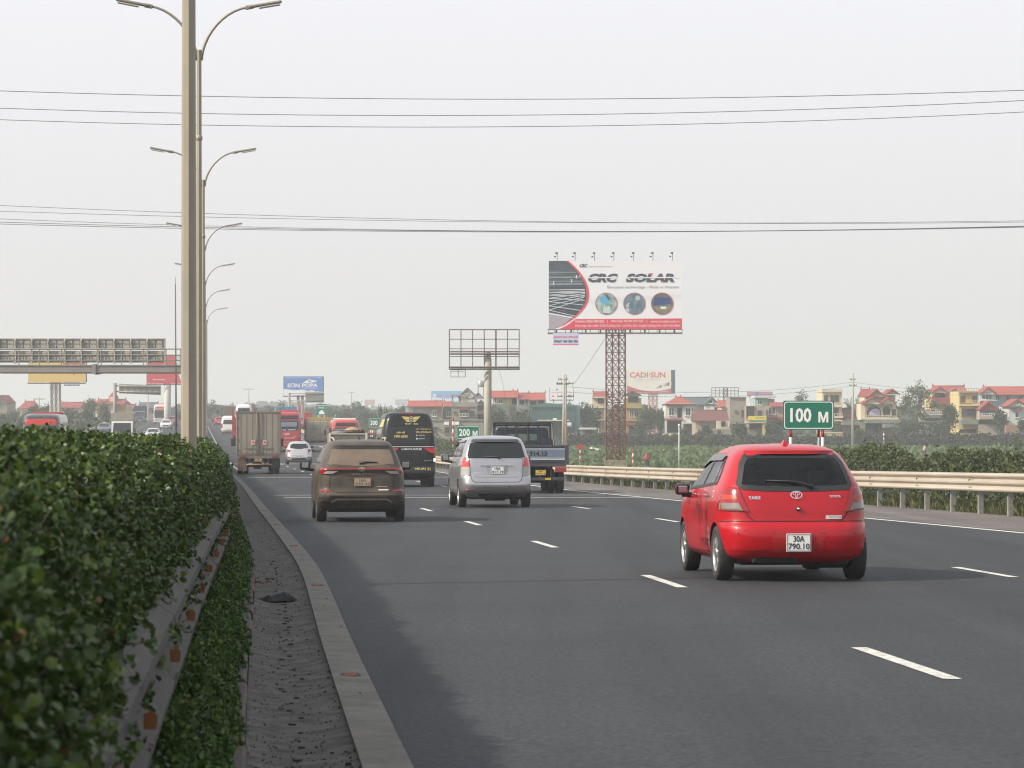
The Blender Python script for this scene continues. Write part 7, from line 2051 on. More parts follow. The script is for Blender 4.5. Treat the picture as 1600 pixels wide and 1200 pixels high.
# far empty frame
Yf = 650.; t = thing('bare_billboard', 'far empty billboard frame on a lattice mast above the village roofs', 'billboard frame', (PX(1134, Yf), Yf, -4)); xc = PX(1134, Yf)
q = MB()
for k in range(8): x = PX(1112 + 6 * k, Yf) - xc; q.bar((x, 0, PZ(621, Yf) + 4), (x, 0, PZ(605.5, Yf) + 4), .09, DARKSTEEL)
for py in (605.5, 610.5, 615.5, 620.5): q.bar((PX(1112, Yf) - xc, 0, PZ(py, Yf) + 4), (PX(1154, Yf) - xc, 0, PZ(py, Yf) + 4), .09, DARKSTEEL)
part('frame', q, t); lattice(t, -.45, .45, .1, 1, 0, PZ(606, Yf) + 4, 9, .06, RUST)

# cantilever road signs seen from behind
def cantilever(label, post_px, px0, py0, px1, py1, Y, name='cantilever_sign', tilt=0, topy=None):
    xc = PX(post_px, Y); b = zr(Y) - .3; t = thing(name, label, 'road sign', (xc, Y, b)); f = lambda p: PX(p, Y) - xc; g_ = lambda p: PZ(p, Y) - b
    part('post', MB().tube([(0, 0, 0), (0, 0, g_(topy or (py0 - 1)))], .15 if Y < 300 else .2, GAL2, 12), t)
    for py in (py0 + 3, py1 - 3): part('arm', MB().tube([(0, 0, g_(py)), (f(px1 if px1 > post_px else px0), 0, g_(py) - tilt)], .08, GAL2, 8), t)
    q = MB(); T = None
    q.add([(f(px0), .15, g_(py1)), (f(px1), .15, g_(py1) - tilt), (f(px1), .15, g_(py0) - tilt), (f(px0), .15, g_(py0)), (f(px0), .22, g_(py1)), (f(px1), .22, g_(py1) - tilt), (f(px1), .22, g_(py0) - tilt), (f(px0), .22, g_(py0))],
          [(0, 1, 2, 3), (4, 7, 6, 5), (0, 4, 5, 1), (1, 5, 6, 2), (2, 6, 7, 3), (3, 7, 4, 0)], PANELB); part('board', q, t)
    for k in range(7):
        x = f(px0) + (f(px1) - f(px0)) * (k + .4) / 7; dz = -tilt * (k + .4) / 7; q = MB(); q.box(x - .04, .05, g_(py1 - 2) + dz, x + .04, .15, g_(py0 + 2) + dz, GAL2); part('stiffener', q, t)
    return t
cantilever('grey back of a cantilever road sign on a post in the opposite verge', 179.5, 186, 599.5, 251, 614.5, 330, tilt=.2)
cantilever('grey back of a road sign in front of the blue paint billboard', 452, 477, 612, 506, 629, 470, topy=614)

# ------------------------------------------------------------------ utility poles, wires
UP = mat('utility_concrete', (.40, .38, .34), .85, noise=.6, nscale=1.2, ncol=(.28, .26, .23))
def upole(label, px, top, Y, r=.13, arms=(), base=None, name='utility_pole', lean=0.0):
    xc = PX(px, Y); b = base if base is not None else GRD - .2; t = thing(name, label, 'utility pole', (xc, Y, b)); H = PZ(top, Y) - b
    part('pole', MB().tube([(0, 0, 0), (lean, 0, H)], [r * 1.3, r * .7], UP, 10), t)
    for (py, wd) in arms:
        z = PZ(py, Y) - b; q = MB(); q.box(-wd, -.06, z, wd, .06, z + .09, DARKSTEEL)
        for k in (-1, -.5, .5, 1): q.lathe([(.0, 0), (.05, 0), (.03, .1), (.05, .14), (0, .2)], DARKSTEEL, 8, 'z', T=Matrix.Translation((wd * k * .95, 0, z + .09)))
        part('crossarm', q, t)
    return t
upole('left pole of the concrete pair in the field, left of the rusty tower', 879.5, 585, 320, .14, ((594, .5), (601, .7)), lean=.15)
upole('right pole of the concrete pair in the field, with a meter box', 883.5, 585, 320.6, .14, ((600, .9), (620, .9)), lean=.05)
q = MB(); q.tube([(PX(885, 320), 320, GRD), (PX(884, 320), 320, PZ(640, 320))], .07, mat('orange_duct', (.42, .20, .12), .7), 8); o = part('cable_duct', q); tag(o, 'rusty orange cable duct strapped beside the concrete pole pair', 'duct')
t = thing('meter_box', 'pale meter box on the pole pair beside the teal warehouse', 'meter box', (PX(889.5, 320), 319.7, PZ(665, 320)))
part('housing', MB().cbox(-.22, -.15, 0, .22, .15, .34, WHITE, .02), t); part('bracket', MB().box(-.5, -.03, .1, -.2, .03, .16, DARKSTEEL), t)
upole('tall concrete pole right of the 100 M sign', 1332.5, 583, 400, .16, ((594, .35), (603, .5)))
upole('pale utility pole on the left horizon beside the banana plant', 549, 612, 800, .2, ((614, .8),))
upole('cross-armed pole above the far trees left of the blue billboard', 388.5, 606, 700, .18, ((608.5, 1.2),))
upole('far pole in front of the left tree line near the yellow villa', 61, 621, 520, .16, ((624, 1.0),))
upole('thin pole in front of the yellow villa', 163, 623, 520, .12, ((628, .6),))
upole('far pole beside the oncoming bus', 231.5, 614, 600, .14)
def wire(mb, A, B, sag, r, m, n=24):
    pts = [Vector(A).lerp(Vector(B), k / n) - Vector((0, 0, sag * 4 * (k / n) * (1 - k / n))) for k in range(n + 1)]
    mb.tube(pts, r, m, 4, cap=False, smooth=False)
WIRE = mat('wire', (.10, .10, .11), .6)
Yw = 185.
for i, (a, b, mid) in enumerate(((142, 141, 155), (169, 157, 180), (187, 175, 198))):
    q = MB(); Yw = 177 + 8 * i; pts = []
    for k in range(41):
        px = -500 + 2600 * k / 40; u = px / 1600
        c = a; e = b; L_ = c + (e - c) * u; sagp = (mid - (c + e) / 2) * 4 * u * (1 - u)
        pts.append((PX(px, Yw), Yw, PZ(L_ + sagp, Yw)))
    q.tube(pts, .022, WIRE, 4, cap=False); o = part('power_line', q); tag(o, ['highest', 'middle', 'lowest'][i] + ' of the three upper overhead wires crossing the sky', 'wire')
Yw = 240.
for i, (a, b, mid) in enumerate(((321, 347, 345.5), (330, 345, 347), (342, 353, 361), (347, 355, 361.5), (350, 354, 362.5))):
    pts = []
    for k in range(41):
        px = -500 + 2600 * k / 40; u = px / 1600; L_ = a + (b - a) * u; sagp = (mid - (a + b) / 2) * 4 * u * (1 - u)
        y_ = Yw + 3 * i; pts.append((PX(px, y_), y_, PZ(L_ + sagp, y_)))
    q = MB(); q.tube(pts, .020 if i < 3 else .026, WIRE, 4, cap=False); o = part('power_line', q); tag(o, ['top wire', 'second wire', 'middle wire', 'fourth wire', 'bottom wire'][i] + ' of the lower bundle of five overhead wires', 'wire')
q = MB(); q.tube([(PX(945, 252), 252.5, PZ(530, 252)), (PX(915, 285), 285, PZ(575, 285)), (PX(894, 318), 318, PZ(604, 318))], .02, WIRE, 4); o = part('guy_wire', q); tag(o, 'slanting cable from the rusty tower down to the concrete pole pair', 'wire')
q = MB()
for a, b in (((883, 604), (1332, 597)), ((883, 612), (1332, 603)), ((1332, 597), (1700, 606)), ((1332, 603), (1700, 610))):
    Ya = 321 if a[0] < 1000 else 400; Yb_ = 400; wire(q, (PX(a[0], Ya), Ya, PZ(a[1], Ya)), (PX(b[0], Yb_), Yb_, PZ(b[1], Yb_)), 1.0, .018, WIRE)
o = part('village_cables', q); tag(o, 'thin sagging cables strung above the village roofs', 'wire')
# red-white marker posts
def marker(label, px, top, base, Y, disc=False, r=.045):
    xc = PX(px, Y); b = PZ(base, Y); t = thing('marker_post', label, 'post', (xc, Y, b)); H = PZ(top, Y) - b
    part('post', MB().tube([(0, 0, 0), (0, 0, H)], r, RW2, 8), t)
    q = MB(); n = max(3, int(H / .5))
    for k in range(n): q.tube([(0, 0, H * (k + .5) / n), (0, 0, H * (k + 1) / n)], r * 1.08, RW1, 8)
    part('red_band', q, t)
    if disc: part('disc', MB().lathe([(0, -.03), (.22, -.03), (.22, .03), (0, .03)], RW1, 16, 'y', T=Matrix.Translation((0, -.06, H * .95)), smooth=False), t)
    return t
marker('red and white post with a round red disc left of the rusty tower', 906.5, 697, 727, 215, True)
marker('red and white striped post right of the rusty tower', 989, 703, 733, 205)
marker('red and white post behind the minivan near the grey wall', 708, 652, 700, 190)
marker('red and white post ahead of the 300 M sign', 582, 668, 700, 287)
marker('red and white post beside the far guardrail right of the coach', 477, 655, 668, 400)
t = thing('garden_lamp', 'slim white lamp post with a round white head in the field', 'lamp post', (PX(1061, 160), 160, PZ(737, 160)))
H_ = PZ(667, 160) - PZ(737, 160); part('pole', MB().tube([(0, 0, 0), (0, 0, H_)], [.03, .022], WHITE, 8), t)
part('lamp_head', MB().lathe([(.03, 0), (.07, .06), (.06, .14), (0, .17)], WHITE, 12, 'z', T=Matrix.Translation((0, 0, H_))), t)
marker('short wooden looking post at the dark bank right of the pole', 1381, 674, 693, 395, False, .09)
# ------------------------------------------------------------------ the village
def wallm(name, c, dirty=.5):
    return mat('wall_' + name, c, .9, noise=dirty, nscale=.5, ncol=tuple(v * .72 for v in c), stretch=(1, 1, .45))
W_GREY = wallm('grey_render', (.27, .245, .21)); W_CREAM = wallm('cream', (.60, .53, .40)); W_YEL = wallm('yellow', (.56, .45, .22)); W_WHITE = wallm('white', (.62, .61, .58))
W_BLUE = wallm('pale_blue', (.38, .47, .55)); W_PINK = wallm('pinkish', (.36, .28, .24)); W_ORANGE = wallm('orange', (.50, .33, .18)); W_TEAL = wallm('teal_sheet', (.045, .13, .13), .3); W_BRICK = wallm('brick', (.30, .16, .11))
W_DARK = mat('opening_shade', (.03, .03, .033), .9); W_GREEN = wallm('grey_green', (.16, .19, .155)); W_LILAC = wallm('pale_lilac', (.55, .55, .57))  # W_DARK: flat panels whose colour stands for the shade inside openings
TILE = mat('red_roof_tiles', (.34, .065, .045), .75, noise=.6, nscale=1.5, ncol=(.27, .07, .045), stretch=(1, 3, 3)); TILE2 = mat('maroon_roof_tiles', (.16, .05, .045), .8, noise=.6, nscale=1.5, ncol=(.09, .04, .04)); SLATE = mat('slate_roof', (.085, .095, .115), .7, noise=.4, nscale=1.5)
TILE3 = mat('dull_red_roof', (.28, .055, .05), .8, noise=.5, nscale=1.2, ncol=(.2, .05, .045))
WGL = mat('house_window', (.035, .04, .045), .15, noise=.4, nscale=1, ncol=(.08, .09, .10)); FRW = mat('window_frame_white', (.60, .60, .57), .6); FRB = mat('window_frame_brown', (.12, .07, .05), .6)
CANOPY = mat('canopy_grey_green', (.17, .185, .165), .7); GB = GRD - .15

class House:
    """all numbers are picture columns/rows at distance Y, turned into metres"""
    def __init__(s, label, px0, px1, Y, cat='house', name='house', depth=9):
        s.Y = Y; s.xc = PX((px0 + px1) / 2, Y); s.t = thing(name, label, cat, (s.xc, Y, GB)); s.d = depth
    def x(s, p): return PX(p, s.Y) - s.xc
    def z(s, p): return PZ(p, s.Y) - GB
    def wall(s, a, t_, b, c, m, y0=0, d=None, name='wall'):
        """a..c columns, t_ top row, b bottom row (None = ground)"""
        q = MB(); q.box(s.x(a), y0, 0 if b is None else s.z(b), s.x(c), y0 + (d or s.d), s.z(t_), m); return part(name, q, s.t)
    def win(s, a, t_, c, b, frame=None, y0=0, sash=True, name='window', m=None):
        frame = frame or FRW; x0, x1, z0, z1 = s.x(a), s.x(c), s.z(b), s.z(t_); e = .07
        q = MB()
        for r_ in ((x0 - e, z0 - e, x0, z1 + e), (x1, z0 - e, x1 + e, z1 + e), (x0, z0 - e, x1, z0), (x0, z1, x1, z1 + e)): q.box(r_[0], y0 - .09, r_[1], r_[2], y0 + .05, r_[3], frame)
        if sash and x1 - x0 > .5:
            n = max(1, int((x1 - x0) / .8))
            for k in range(1, n + 1 if n > 1 else 2):
                xx = x0 + (x1 - x0) * k / (n + 1); q.box(xx - .03, y0 - .07, z0, xx + .03, y0 - .02, z1, frame)
        w_ = part(name, q, s.t); q = MB(); q.box(x0, y0 - .03, z0, x1, y0 + .02, z1, m or WGL); part('pane', q, w_)
        q = MB(); q.box(x0 - .15, y0 - .2, z0 - e - .08, x1 + .15, y0 + .0, z0 - e, frame if frame is not FRB else W_GREY); part('sill', q, w_)
        return w_
    def hole(s, a, t_, c, b, y0=0, name='doorway', m=None):
        q = MB(); x0, x1, z0, z1 = s.x(a), s.x(c), s.z(b), s.z(t_); q.box(x0, y0 - .04, z0, x1, y0 + .02, z1, m or W_DARK); w_ = part(name, q, s.t)
        q = MB(); e = .1
        for r_ in ((x0 - e, z0, x0, z1 + e), (x1, z0, x1 + e, z1 + e), (x0, z1, x1, z1 + e)): q.box(r_[0], y0 - .14, r_[1], r_[2], y0 + .03, r_[3], FRB if m is None else FRW)
        part('frame', q, w_); return w_
    def slab(s, a, t_, c, b, m, y0=-1.0, y1=.0, name='balcony'):
        q = MB(); q.box(s.x(a), y0, s.z(b), s.x(c), y1, s.z(t_), m); return part(name, q, s.t)
    def rail(s, a, t_, c, b, m, y0=-1.0, n=None):
        q = MB(); x0, x1, z0, z1 = s.x(a), s.x(c), s.z(b), s.z(t_); n = n or int((x1 - x0) / .35)
        q.box(x0, y0, z1 - .08, x1, y0 + .1, z1, m); q.box(x0, y0, z0, x1, y0 + .1, z0 + .08, m)
        for k in range(n + 1): xx = x0 + (x1 - x0) * k / n; q.box(xx - .045, y0 + .02, z0, xx + .045, y0 + .08, z1, m)
        return part('balustrade', q, s.t)
    def post(s, p, t_, b, m, y0=-.9, w=.14):
        q = MB(); q.box(s.x(p) - w, y0, 0 if b is None else s.z(b), s.x(p) + w, y0 + 2 * w, s.z(t_), m); return part('column', q, s.t)
    def gable_side(s, a, top, c, eave, m, y0=-.6, d=None, hip=0.0, y_off=0):
        """ridge parallel to the picture"""
        d = d or s.d + 1.2; x0, x1, zt, ze = s.x(a), s.x(c), s.z(top), s.z(eave); hx = (x1 - x0) * hip
        q = MB(); th = .16
        q.add([(x0, y0, ze), (x1, y0, ze), (x1 - hx, y0 + d / 2, zt), (x0 + hx, y0 + d / 2, zt), (x0, y0 + d, ze), (x1, y0 + d, ze),
               (x0, y0, ze - th), (x1, y0, ze - th), (x0, y0 + d, ze - th), (x1, y0 + d, ze - th)],
              [(0, 1, 2, 3), (3, 2, 5, 4), (0, 3, 4), (1, 5, 2), (0, 6, 7, 1), (4, 5, 9, 8), (0, 4, 8, 6), (1, 7, 9, 5), (6, 8, 9, 7)], m)
        r_ = part('roof', q, s.t)
        q = MB(); q.tube([(x0 + hx, y0 + d / 2, zt), (x1 - hx, y0 + d / 2, zt)], .12, m, 6)
        for xx in (x0 + hx, x1 - hx): q.lathe([(.14, 0), (.1, .2), (.03, .45), (0, .5)], m, 6, 'z', T=Matrix.Translation((xx, y0 + d / 2, zt)))
        part('ridge', q, r_); return r_
    def gable_front(s, a, top, c, eave, m, wallmat, y0=-.5, d=None, over=.35):
        """triangular gable facing the road"""
        d = d or s.d; x0, x1, zt, ze = s.x(a), s.x(c), s.z(top), s.z(eave); xm = (x0 + x1) / 2; th = .2
        q = MB(); q.add([(x0, y0, ze), (xm, y0, zt), (x1, y0, ze), (x0, y0 + d, ze), (xm, y0 + d, zt), (x1, y0 + d, ze),
                         (x0 + th, y0, ze - th * .5), (xm, y0, zt - th * 1.4), (x1 - th, y0, ze - th * .5), (x0 + th, y0 + d, ze - th * .5), (xm, y0 + d, zt - th * 1.4), (x1 - th, y0 + d, ze - th * .5)],
                        [(0, 3, 4, 1), (1, 4, 5, 2), (6, 7, 10, 9), (7, 8, 11, 10), (0, 1, 7, 6), (1, 2, 8, 7), (3, 9, 10, 4), (4, 10, 11, 5), (0, 6, 9, 3), (2, 5, 11, 8)], m)
        r_ = part('roof', q, s.t)
        if wallmat: q = MB(); q.prism([(x0 + .3, ze - .1), (x1 - .3, ze - .1), (xm, zt - .35)], y0 + .3, y0 + d - .3, wallmat); part('gable_wall', q, s.t)
        return r_
    def arch(s, a, top, c, b, m=None, y0=0):
        x0, x1, zt, zb = s.x(a), s.x(c), s.z(top), s.z(b); r = (x1 - x0) / 2; xm = (x0 + x1) / 2; k = min(r, (zt - zb) * .5)
        P_ = [(x0, zb), (x1, zb)] + [(xm + r * math.cos(t_ * math.pi / 10), zt - k + k * math.sin(t_ * math.pi / 10)) for t_ in range(11)]
        q = MB(); q.prism(P_, y0 - .05, y0 + .02, m or W_DARK); o = part('archway', q, s.t)
        q = MB()
        for i in range(2, len(P_) - 1): q.bar((P_[i][0], y0 - .1, P_[i][1]), (P_[i + 1][0], y0 - .1, P_[i + 1][1]), .16, W_CREAM)
        part('surround', q, o); return o

# left group
h = House('grey house with a long red roof and pale blue pillars', 634, 692, 470)
h.wall(646, 634, None, 690, W_GREY); h.gable_side(636, 626.5, 690.5, 634.5, TILE); h.win(653.5, 643, 659, 650); h.win(676, 643, 681.5, 650); h.slab(652, 640.5, 661, 642, W_PINK, -.6); h.slab(675, 640.5, 683, 642, W_PINK, -.6)
for p in (634.5, 637, 643): h.post(p, 636, None, W_BLUE, .5)
h.wall(636, 650, None, 646, W_BLUE, 2)
h = House('small teal house with a white grilled window between two grey houses', 690, 706, 480); h.wall(690, 636, None, 706, W_TEAL); h.win(698, 644, 703.5, 650.5); h.gable_side(694, 628, 706, 634.5, TILE, d=6)
h = House('tall grey house with roof terrace and red awning over its balcony', 705, 745.5, 460)
h.wall(705.5, 629, None, 745.5, W_GREY); h.wall(705.5, 618, 629, 708, W_GREY, 1, .3, 'parapet'); h.wall(742, 619, 629, 745.5, W_GREY, 1, .3, 'parapet')
h.rail(708, 627.5, 742, 629.4, W_GREY, .3); h.slab(705.5, 616.6, 733, 618.6, W_PINK, .2, 6, 'canopy'); h.post(730, 618, 629, W_PINK, .5); h.post(718, 618, 629, W_PINK, 3)
h.win(719, 641, 730, 650, FRB); h.slab(718, 637.5, 732, 640, TILE3, -.8, .0, 'awning'); h.rail(718, 646, 731.5, 651, FRW, -.8); h.win(735, 642.5, 739.5, 649.5, FRB); h.slab(705, 634.4, 746, 635.4, W_GREY, -.2, 0, 'string_course'); h.win(709.5, 643.8, 713, 645.5, FRB, sash=False)
h.slab(717, 656, 729, 658, TILE3, -.8, .0, 'awning'); h.win(720, 659, 727, 668, FRB)
h = House('white gabled villa roof rising behind the tall grey house', 713, 746, 490); h.wall(716, 619, None, 744, W_LILAC); h.gable_front(714, 605.5, 747, 620.5, SLATE, W_LILAC); h.win(726.5, 611, 730, 614, FRW, -.25, False)
h = House('narrow white house with steep twin gables beside the concrete column', 740, 757, 470); h.wall(742, 628, None, 757, W_WHITE); h.gable_front(737, 613, 757, 622.5, SLATE, W_WHITE); h.gable_front(744, 624.5, 759, 631, SLATE, None); h.hole(746, 634, 755, 643); h.rail(745, 643, 757, 647, W_WHITE); h.hole(746, 648, 756, 660); h.slab(745, 643, 758, 644, W_WHITE, -1.2)
t = thing('water_tank', 'steel water tank on a stand above the twin gabled house', 'water tank', (PX(751, 470), 474, PZ(613, 470)))
part('tank', MB().lathe([(0, .9), (.5, .9), (.55, 1.0), (.55, 1.75), (.4, 1.95), (0, 2.0)], GALV, 16, 'z'), t); q = MB()
for a in (-.45, .45):
    for b in (-.45, .45): q.bar((a, b, -.6), (a, b, .95), .07, DARKSTEEL)
part('stand', q, t)
h = House('long low grey boundary building with small shuttered windows', 672, 756, 430, depth=5, name='low_building', cat='building')
h.wall(673, 656.5, None, 755, W_GREY); h.slab(672, 655.6, 756, 657, W_GREY, -.2, 5.2, 'coping'); h.win(677.5, 668, 681, 676, FRB); h.win(695.5, 668, 701.5, 677, FRB); h.slab(694.5, 665.5, 702.5, 667, W_PINK, -.5); h.slab(676.5, 665.5, 682.5, 667, W_PINK, -.5)
for p in (698, 714): q = MB(); q.cbox(h.x(p) - .35, -.4, h.z(664), h.x(p) + .35, 0, h.z(659), WHITE, .04); part('air_conditioner', q, h.t)
h = House('orange house with a bright red roof right of the concrete column', 768, 809, 480); h.wall(770, 620, None, 800, W_ORANGE); h.wall(786, 620, None, 808.5, W_CREAM, 1.5); h.gable_side(767, 611, 801.5, 620.5, TILE); h.gable_side(801.8, 611, 809, 620.5, TILE, d=5)
h.win(779, 624, 785.5, 630); h.win(773, 622, 775, 630); h.wall(769, 631, None, 796, W_GREEN, -1.5, 2.0, 'terrace'); h.hole(796.5, 623, 806, 633, 1.4); h.rail(797, 632, 808, 635.5, FRW, .4)
h = House('house with a red roof and open veranda in the middle of the red roofed row', 809, 827, 480); h.wall(810, 624, None, 827, W_GREY, 2); h.gable_side(809.3, 614, 826.5, 623.5, TILE3)
for p in (810.5, 820, 826): h.post(p, 624, 633, W_WHITE, .2)
h.rail(810, 631, 826, 634, W_WHITE, .2); h.wall(806, 634, None, 827, W_GREY); h.hole(811, 625.5, 819, 633, 1.9)
h = House('house with the rightmost red roof of the row, white pillars under its eave', 826, 853, 480); h.wall(828, 625, None, 852, W_GREY, 2); h.gable_side(826.6, 614, 852.7, 624.3, TILE); h.slab(826.6, 623.8, 852.5, 625.4, W_WHITE, -.4, 8, 'eave')
for p in (839.5, 851.5): h.post(p, 625, 640, W_WHITE, .2)
h.hole(841, 626.5, 850.5, 635, 1.9)
h = House('big teal corrugated warehouse behind the blue truck', 829, 908, 465, 'warehouse', 'warehouse', 18)
h.wall(830, 634, None, 899, W_TEAL)
q = MB(); q.prism([(h.x(829), h.z(634)), (h.x(849), h.z(629.5)), (h.x(886), h.z(631.5)), (h.x(899.5), h.z(633.5)), (h.x(899.5), h.z(636)), (h.x(829), h.z(636))], -.3, 18.3, W_TEAL); part('roof', q, h.t)
h.wall(899.3, 632.5, None, 906.5, wallm('teal_light', (.12, .24, .23)), .3)
q = MB()
for k in range(56): xx = h.x(831 + k * 1.22); q.box(xx - .03, -.05, 0, xx + .03, 0, h.z(635), W_TEAL)
o = part('corrugation', q, h.t)
h.slab(840, 656, 889, 657.6, W_CREAM, -4, 0, 'canopy'); h.win(885.5, 660.5, 892.5, 665.5); h.hole(855, 665, 870, 684)
for p in (865.5, 868.5): q = MB(); q.cbox(h.x(p) - .15, -.3, h.z(656), h.x(p) + .15, 0, h.z(653.8), WHITE, .03); part('wall_lamp', q, h.t)
h = House('small beige shed at the foot of the teal warehouse', 888, 902, 445, 'shed', 'shed', 3); h.wall(889, 678, None, 901, W_CREAM); h.slab(888, 677, 902, 678.4, W_GREY, -.2, 3.2, 'roof')
h = House('low grey lean-to with a pale sheet roof right of the warehouse', 906, 932, 460, 'shed', 'shed', 5); h.wall(907, 671, None, 931, W_GREEN); h.slab(905, 668.5, 932, 671, W_LILAC, -1, 5, 'roof'); h.hole(915, 673, 925, 684)
h = House('cream three storey house half behind the rusty tower on its left side', 924, 950, 480)
h.wall(926, 620, 659, 950, W_CREAM); h.wall(937, 659, None, 950, W_CREAM); h.gable_side(928, 612, 952, 620, TILE3); h.slab(924, 620, 950, 622, W_CREAM, -1.2); h.hole(935, 622.5, 944, 630.5); h.rail(926, 631, 945, 636, W_YEL, -1.1); h.slab(924.5, 636, 946, 637.6, W_CREAM, -1.2)
h.win(934.3, 643, 938.5, 650, FRW); h.slab(932, 641, 940, 642.3, W_WHITE, -.5); h.slab(924.5, 655, 946, 657, W_YEL, -1.2)
for p in (926, 945.5): h.post(p, 620, 657, W_CREAM, -1.1)
h = House('ochre gabled house half behind the rusty tower on its right side', 976, 1003, 478)
OC = wallm('ochre', (.36, .27, .11)); h.wall(978, 622, None, 1002, OC); h.gable_front(974, 610, 1003, 618, SLATE, OC); h.hole(982, 620, 997, 629); h.rail(978, 630, 1002, 637, OC, -1.1); h.slab(977, 636, 1003, 638, OC, -1.2); h.win(984, 642, 989, 651, FRW); h.win(992, 642, 997, 651, FRW); h.rail(978, 651, 1002, 656.5, OC, -1.1); h.slab(977, 656, 1003, 658, OC, -1.2)
h.slab(978, 660, 999, 664, TILE3, -1.5, 0, 'awning'); h.hole(983, 667, 994, 684)
h = House('white house with a hipped red roof and dark open ground floor', 1037, 1086, 470)
h.wall(1040, 632, 654, 1066, W_WHITE); h.wall(1066, 632, None, 1084, W_WHITE, -.8, 9); h.gable_side(1039, 620.5, 1085, 631.5, TILE, -1.4, 11, .42); h.slab(1039, 630.8, 1085, 633, W_WHITE, -1.4, 9.5, 'eave')
h.win(1045.5, 638, 1052.5, 649, FRW); h.hole(1059, 638, 1064, 652.5); h.win(1071, 638, 1078, 649, FRW, -.8); h.slab(1039.5, 654, 1066, 657, TILE3, -1.2); h.hole(1041, 658, 1065, 675, 1.5); h.wall(1040, 658, None, 1066, W_GREY, 1.6, 7)
for p in (1040.2, 1065.7, 1083.5): h.post(p, 655, None, W_WHITE, -1.1)
h.hole(1069, 664, 1080, 684, -.8); h.wall(1034, 677, None, 1066, W_CREAM, -2.5, .3, 'garden_wall'); h.slab(1066, 660, 1084, 662, W_WHITE, -1.6)
h = House('white villa with slate roof and round gable window behind the hipped roof', 1066, 1127, 505); h.wall(1070, 631, None, 1124, W_WHITE, 1); h.gable_side(1066, 621, 1112, 632, SLATE); h.gable_front(1098, 620, 1126, 633, SLATE, W_WHITE, -1.5); h.win(1108.5, 625, 1112, 630, FRW, -1.3, False); h.wall(1100, 632, None, 1124, W_WHITE, -1.2, 4); h.win(1116, 637, 1122, 643, FRB, -1.2)
h = House('low house with a dark maroon roof above a grey yard wall', 1085, 1140, 455); h.wall(1087, 656, None, 1138, W_PINK, .5); h.gable_side(1085, 641, 1139, 657, TILE2); h.wall(1119, 657.5, None, 1138, W_CREAM, -2, 3); h.hole(1126, 659, 1131, 666, -2); h.wall(1086, 669.5, None, 1138, W_GREY, -6, 2, 'yard_building'); h.win(1104, 672.5, 1109, 680, FRB, -6); h.win(1117, 672.5, 1121.5, 680, FRB, -6); h.hole(1088.5, 674, 1094, 684, -6)
h = House('small white house with a bright red roof peeking out above the maroon roof', 1125, 1140, 490); h.wall(1127, 635, None, 1139, W_WHITE); h.gable_side(1125, 626, 1140, 635, TILE)
h = House('blank tall grey concrete house with one small window', 1140, 1166, 465); h.wall(1140.5, 620.5, None, 1165.5, W_GREY); h.slab(1140, 620, 1166, 621.2, W_GREY, -.3, 9, 'roof_slab'); h.win(1159, 641.5, 1163, 650.5, FRB); h.win(1148.5, 641.8, 1151, 643, FRB, sash=False); h.slab(1141, 662, 1165, 663, W_GREY, -.4); h.post(1145.5, 668.5, None, W_YEL, -3, .25); h.hole(1150, 668, 1160, 684)
h = House('grey house with a bright yellow banner on its balcony', 1164, 1198, 462); h.wall(1165.5, 634, 662, 1197, W_PINK); h.wall(1166, 662, None, 1197, W_GREY, 2.5, 6); h.hole(1167, 635.5, 1178, 652, -.0); h.win(1184, 642, 1189.5, 649.5, FRB); h.slab(1165, 657.6, 1197.5, 661, W_CREAM, -1.2)
q = MB(); q.box(h.x(1168), -1.3, h.z(657), h.x(1196.5), -1.22, h.z(650), mat('banner_yellow', (.72, .56, .06), .5)); write(q, 'TRUNG TÂM ANH', h.x(1179), h.z(654), h.x(1194), h.z(651.5), -1.32, mat('sign_green', (0, 0, 0)), .02); q.box(h.x(1168), -1.31, h.z(657.6), h.x(1196.5), -1.24, h.z(656), mat('banner_green', (.10, .32, .10), .5)); part('banner', q, h.t)
h.hole(1170, 663, 1195, 670, 2.4); h.post(1193, 661, None, W_YEL, -1, .25); h.post(1168, 661, None, W_CREAM, -1, .2)
h = House('pale green roof room with a blue awning above the yellow bannered house', 1176, 1214, 485); h.wall(1180, 622, None, 1200, wallm('mint', (.30, .42, .40))); h.slab(1178, 618, 1212, 621.5, W_LILAC, -1, 6, 'awning'); h.wall(1200, 623, None, 1211, W_GREY, 1); h.win(1184, 626, 1190, 632)
h = House('pinkish grey house with a wide window left of the 100 M sign', 1197, 1228, 470); h.wall(1198, 634, None, 1228, W_PINK); h.win(1201, 636.5, 1211, 646.5, W_LILAC); h.gable_side(1205, 629.5, 1229, 634.5, TILE3, d=6); h.slab(1197, 652, 1228, 657.5, TILE3, -1.5, 0, 'awning'); h.hole(1200, 660, 1222, 684)
h = House('narrow yellow three storey house half behind the 100 M sign', 1283, 1317, 470)
h.wall(1285, 612, 662, 1315.5, wallm('pale_yellow', (.58, .52, .33))); h.wall(1285, 662, None, 1315, W_GREY, 1); h.slab(1284, 608, 1316, 612.8, W_CREAM, -.5, 9, 'parapet'); h.win(1288, 618, 1293, 627, FRB); h.win(1298, 618, 1310, 628, FRB); h.rail(1303, 629, 1315.5, 634, W_CREAM, -1.0); h.slab(1284, 634, 1316, 636, W_CREAM, -1.1); h.hole(1302, 639, 1309, 650); h.slab(1284, 650.5, 1316, 653, W_CREAM, -1.1); h.rail(1303, 646, 1315.5, 651, W_CREAM, -1.0); h.slab(1284, 656, 1315, 658, W_CREAM, -1.4)
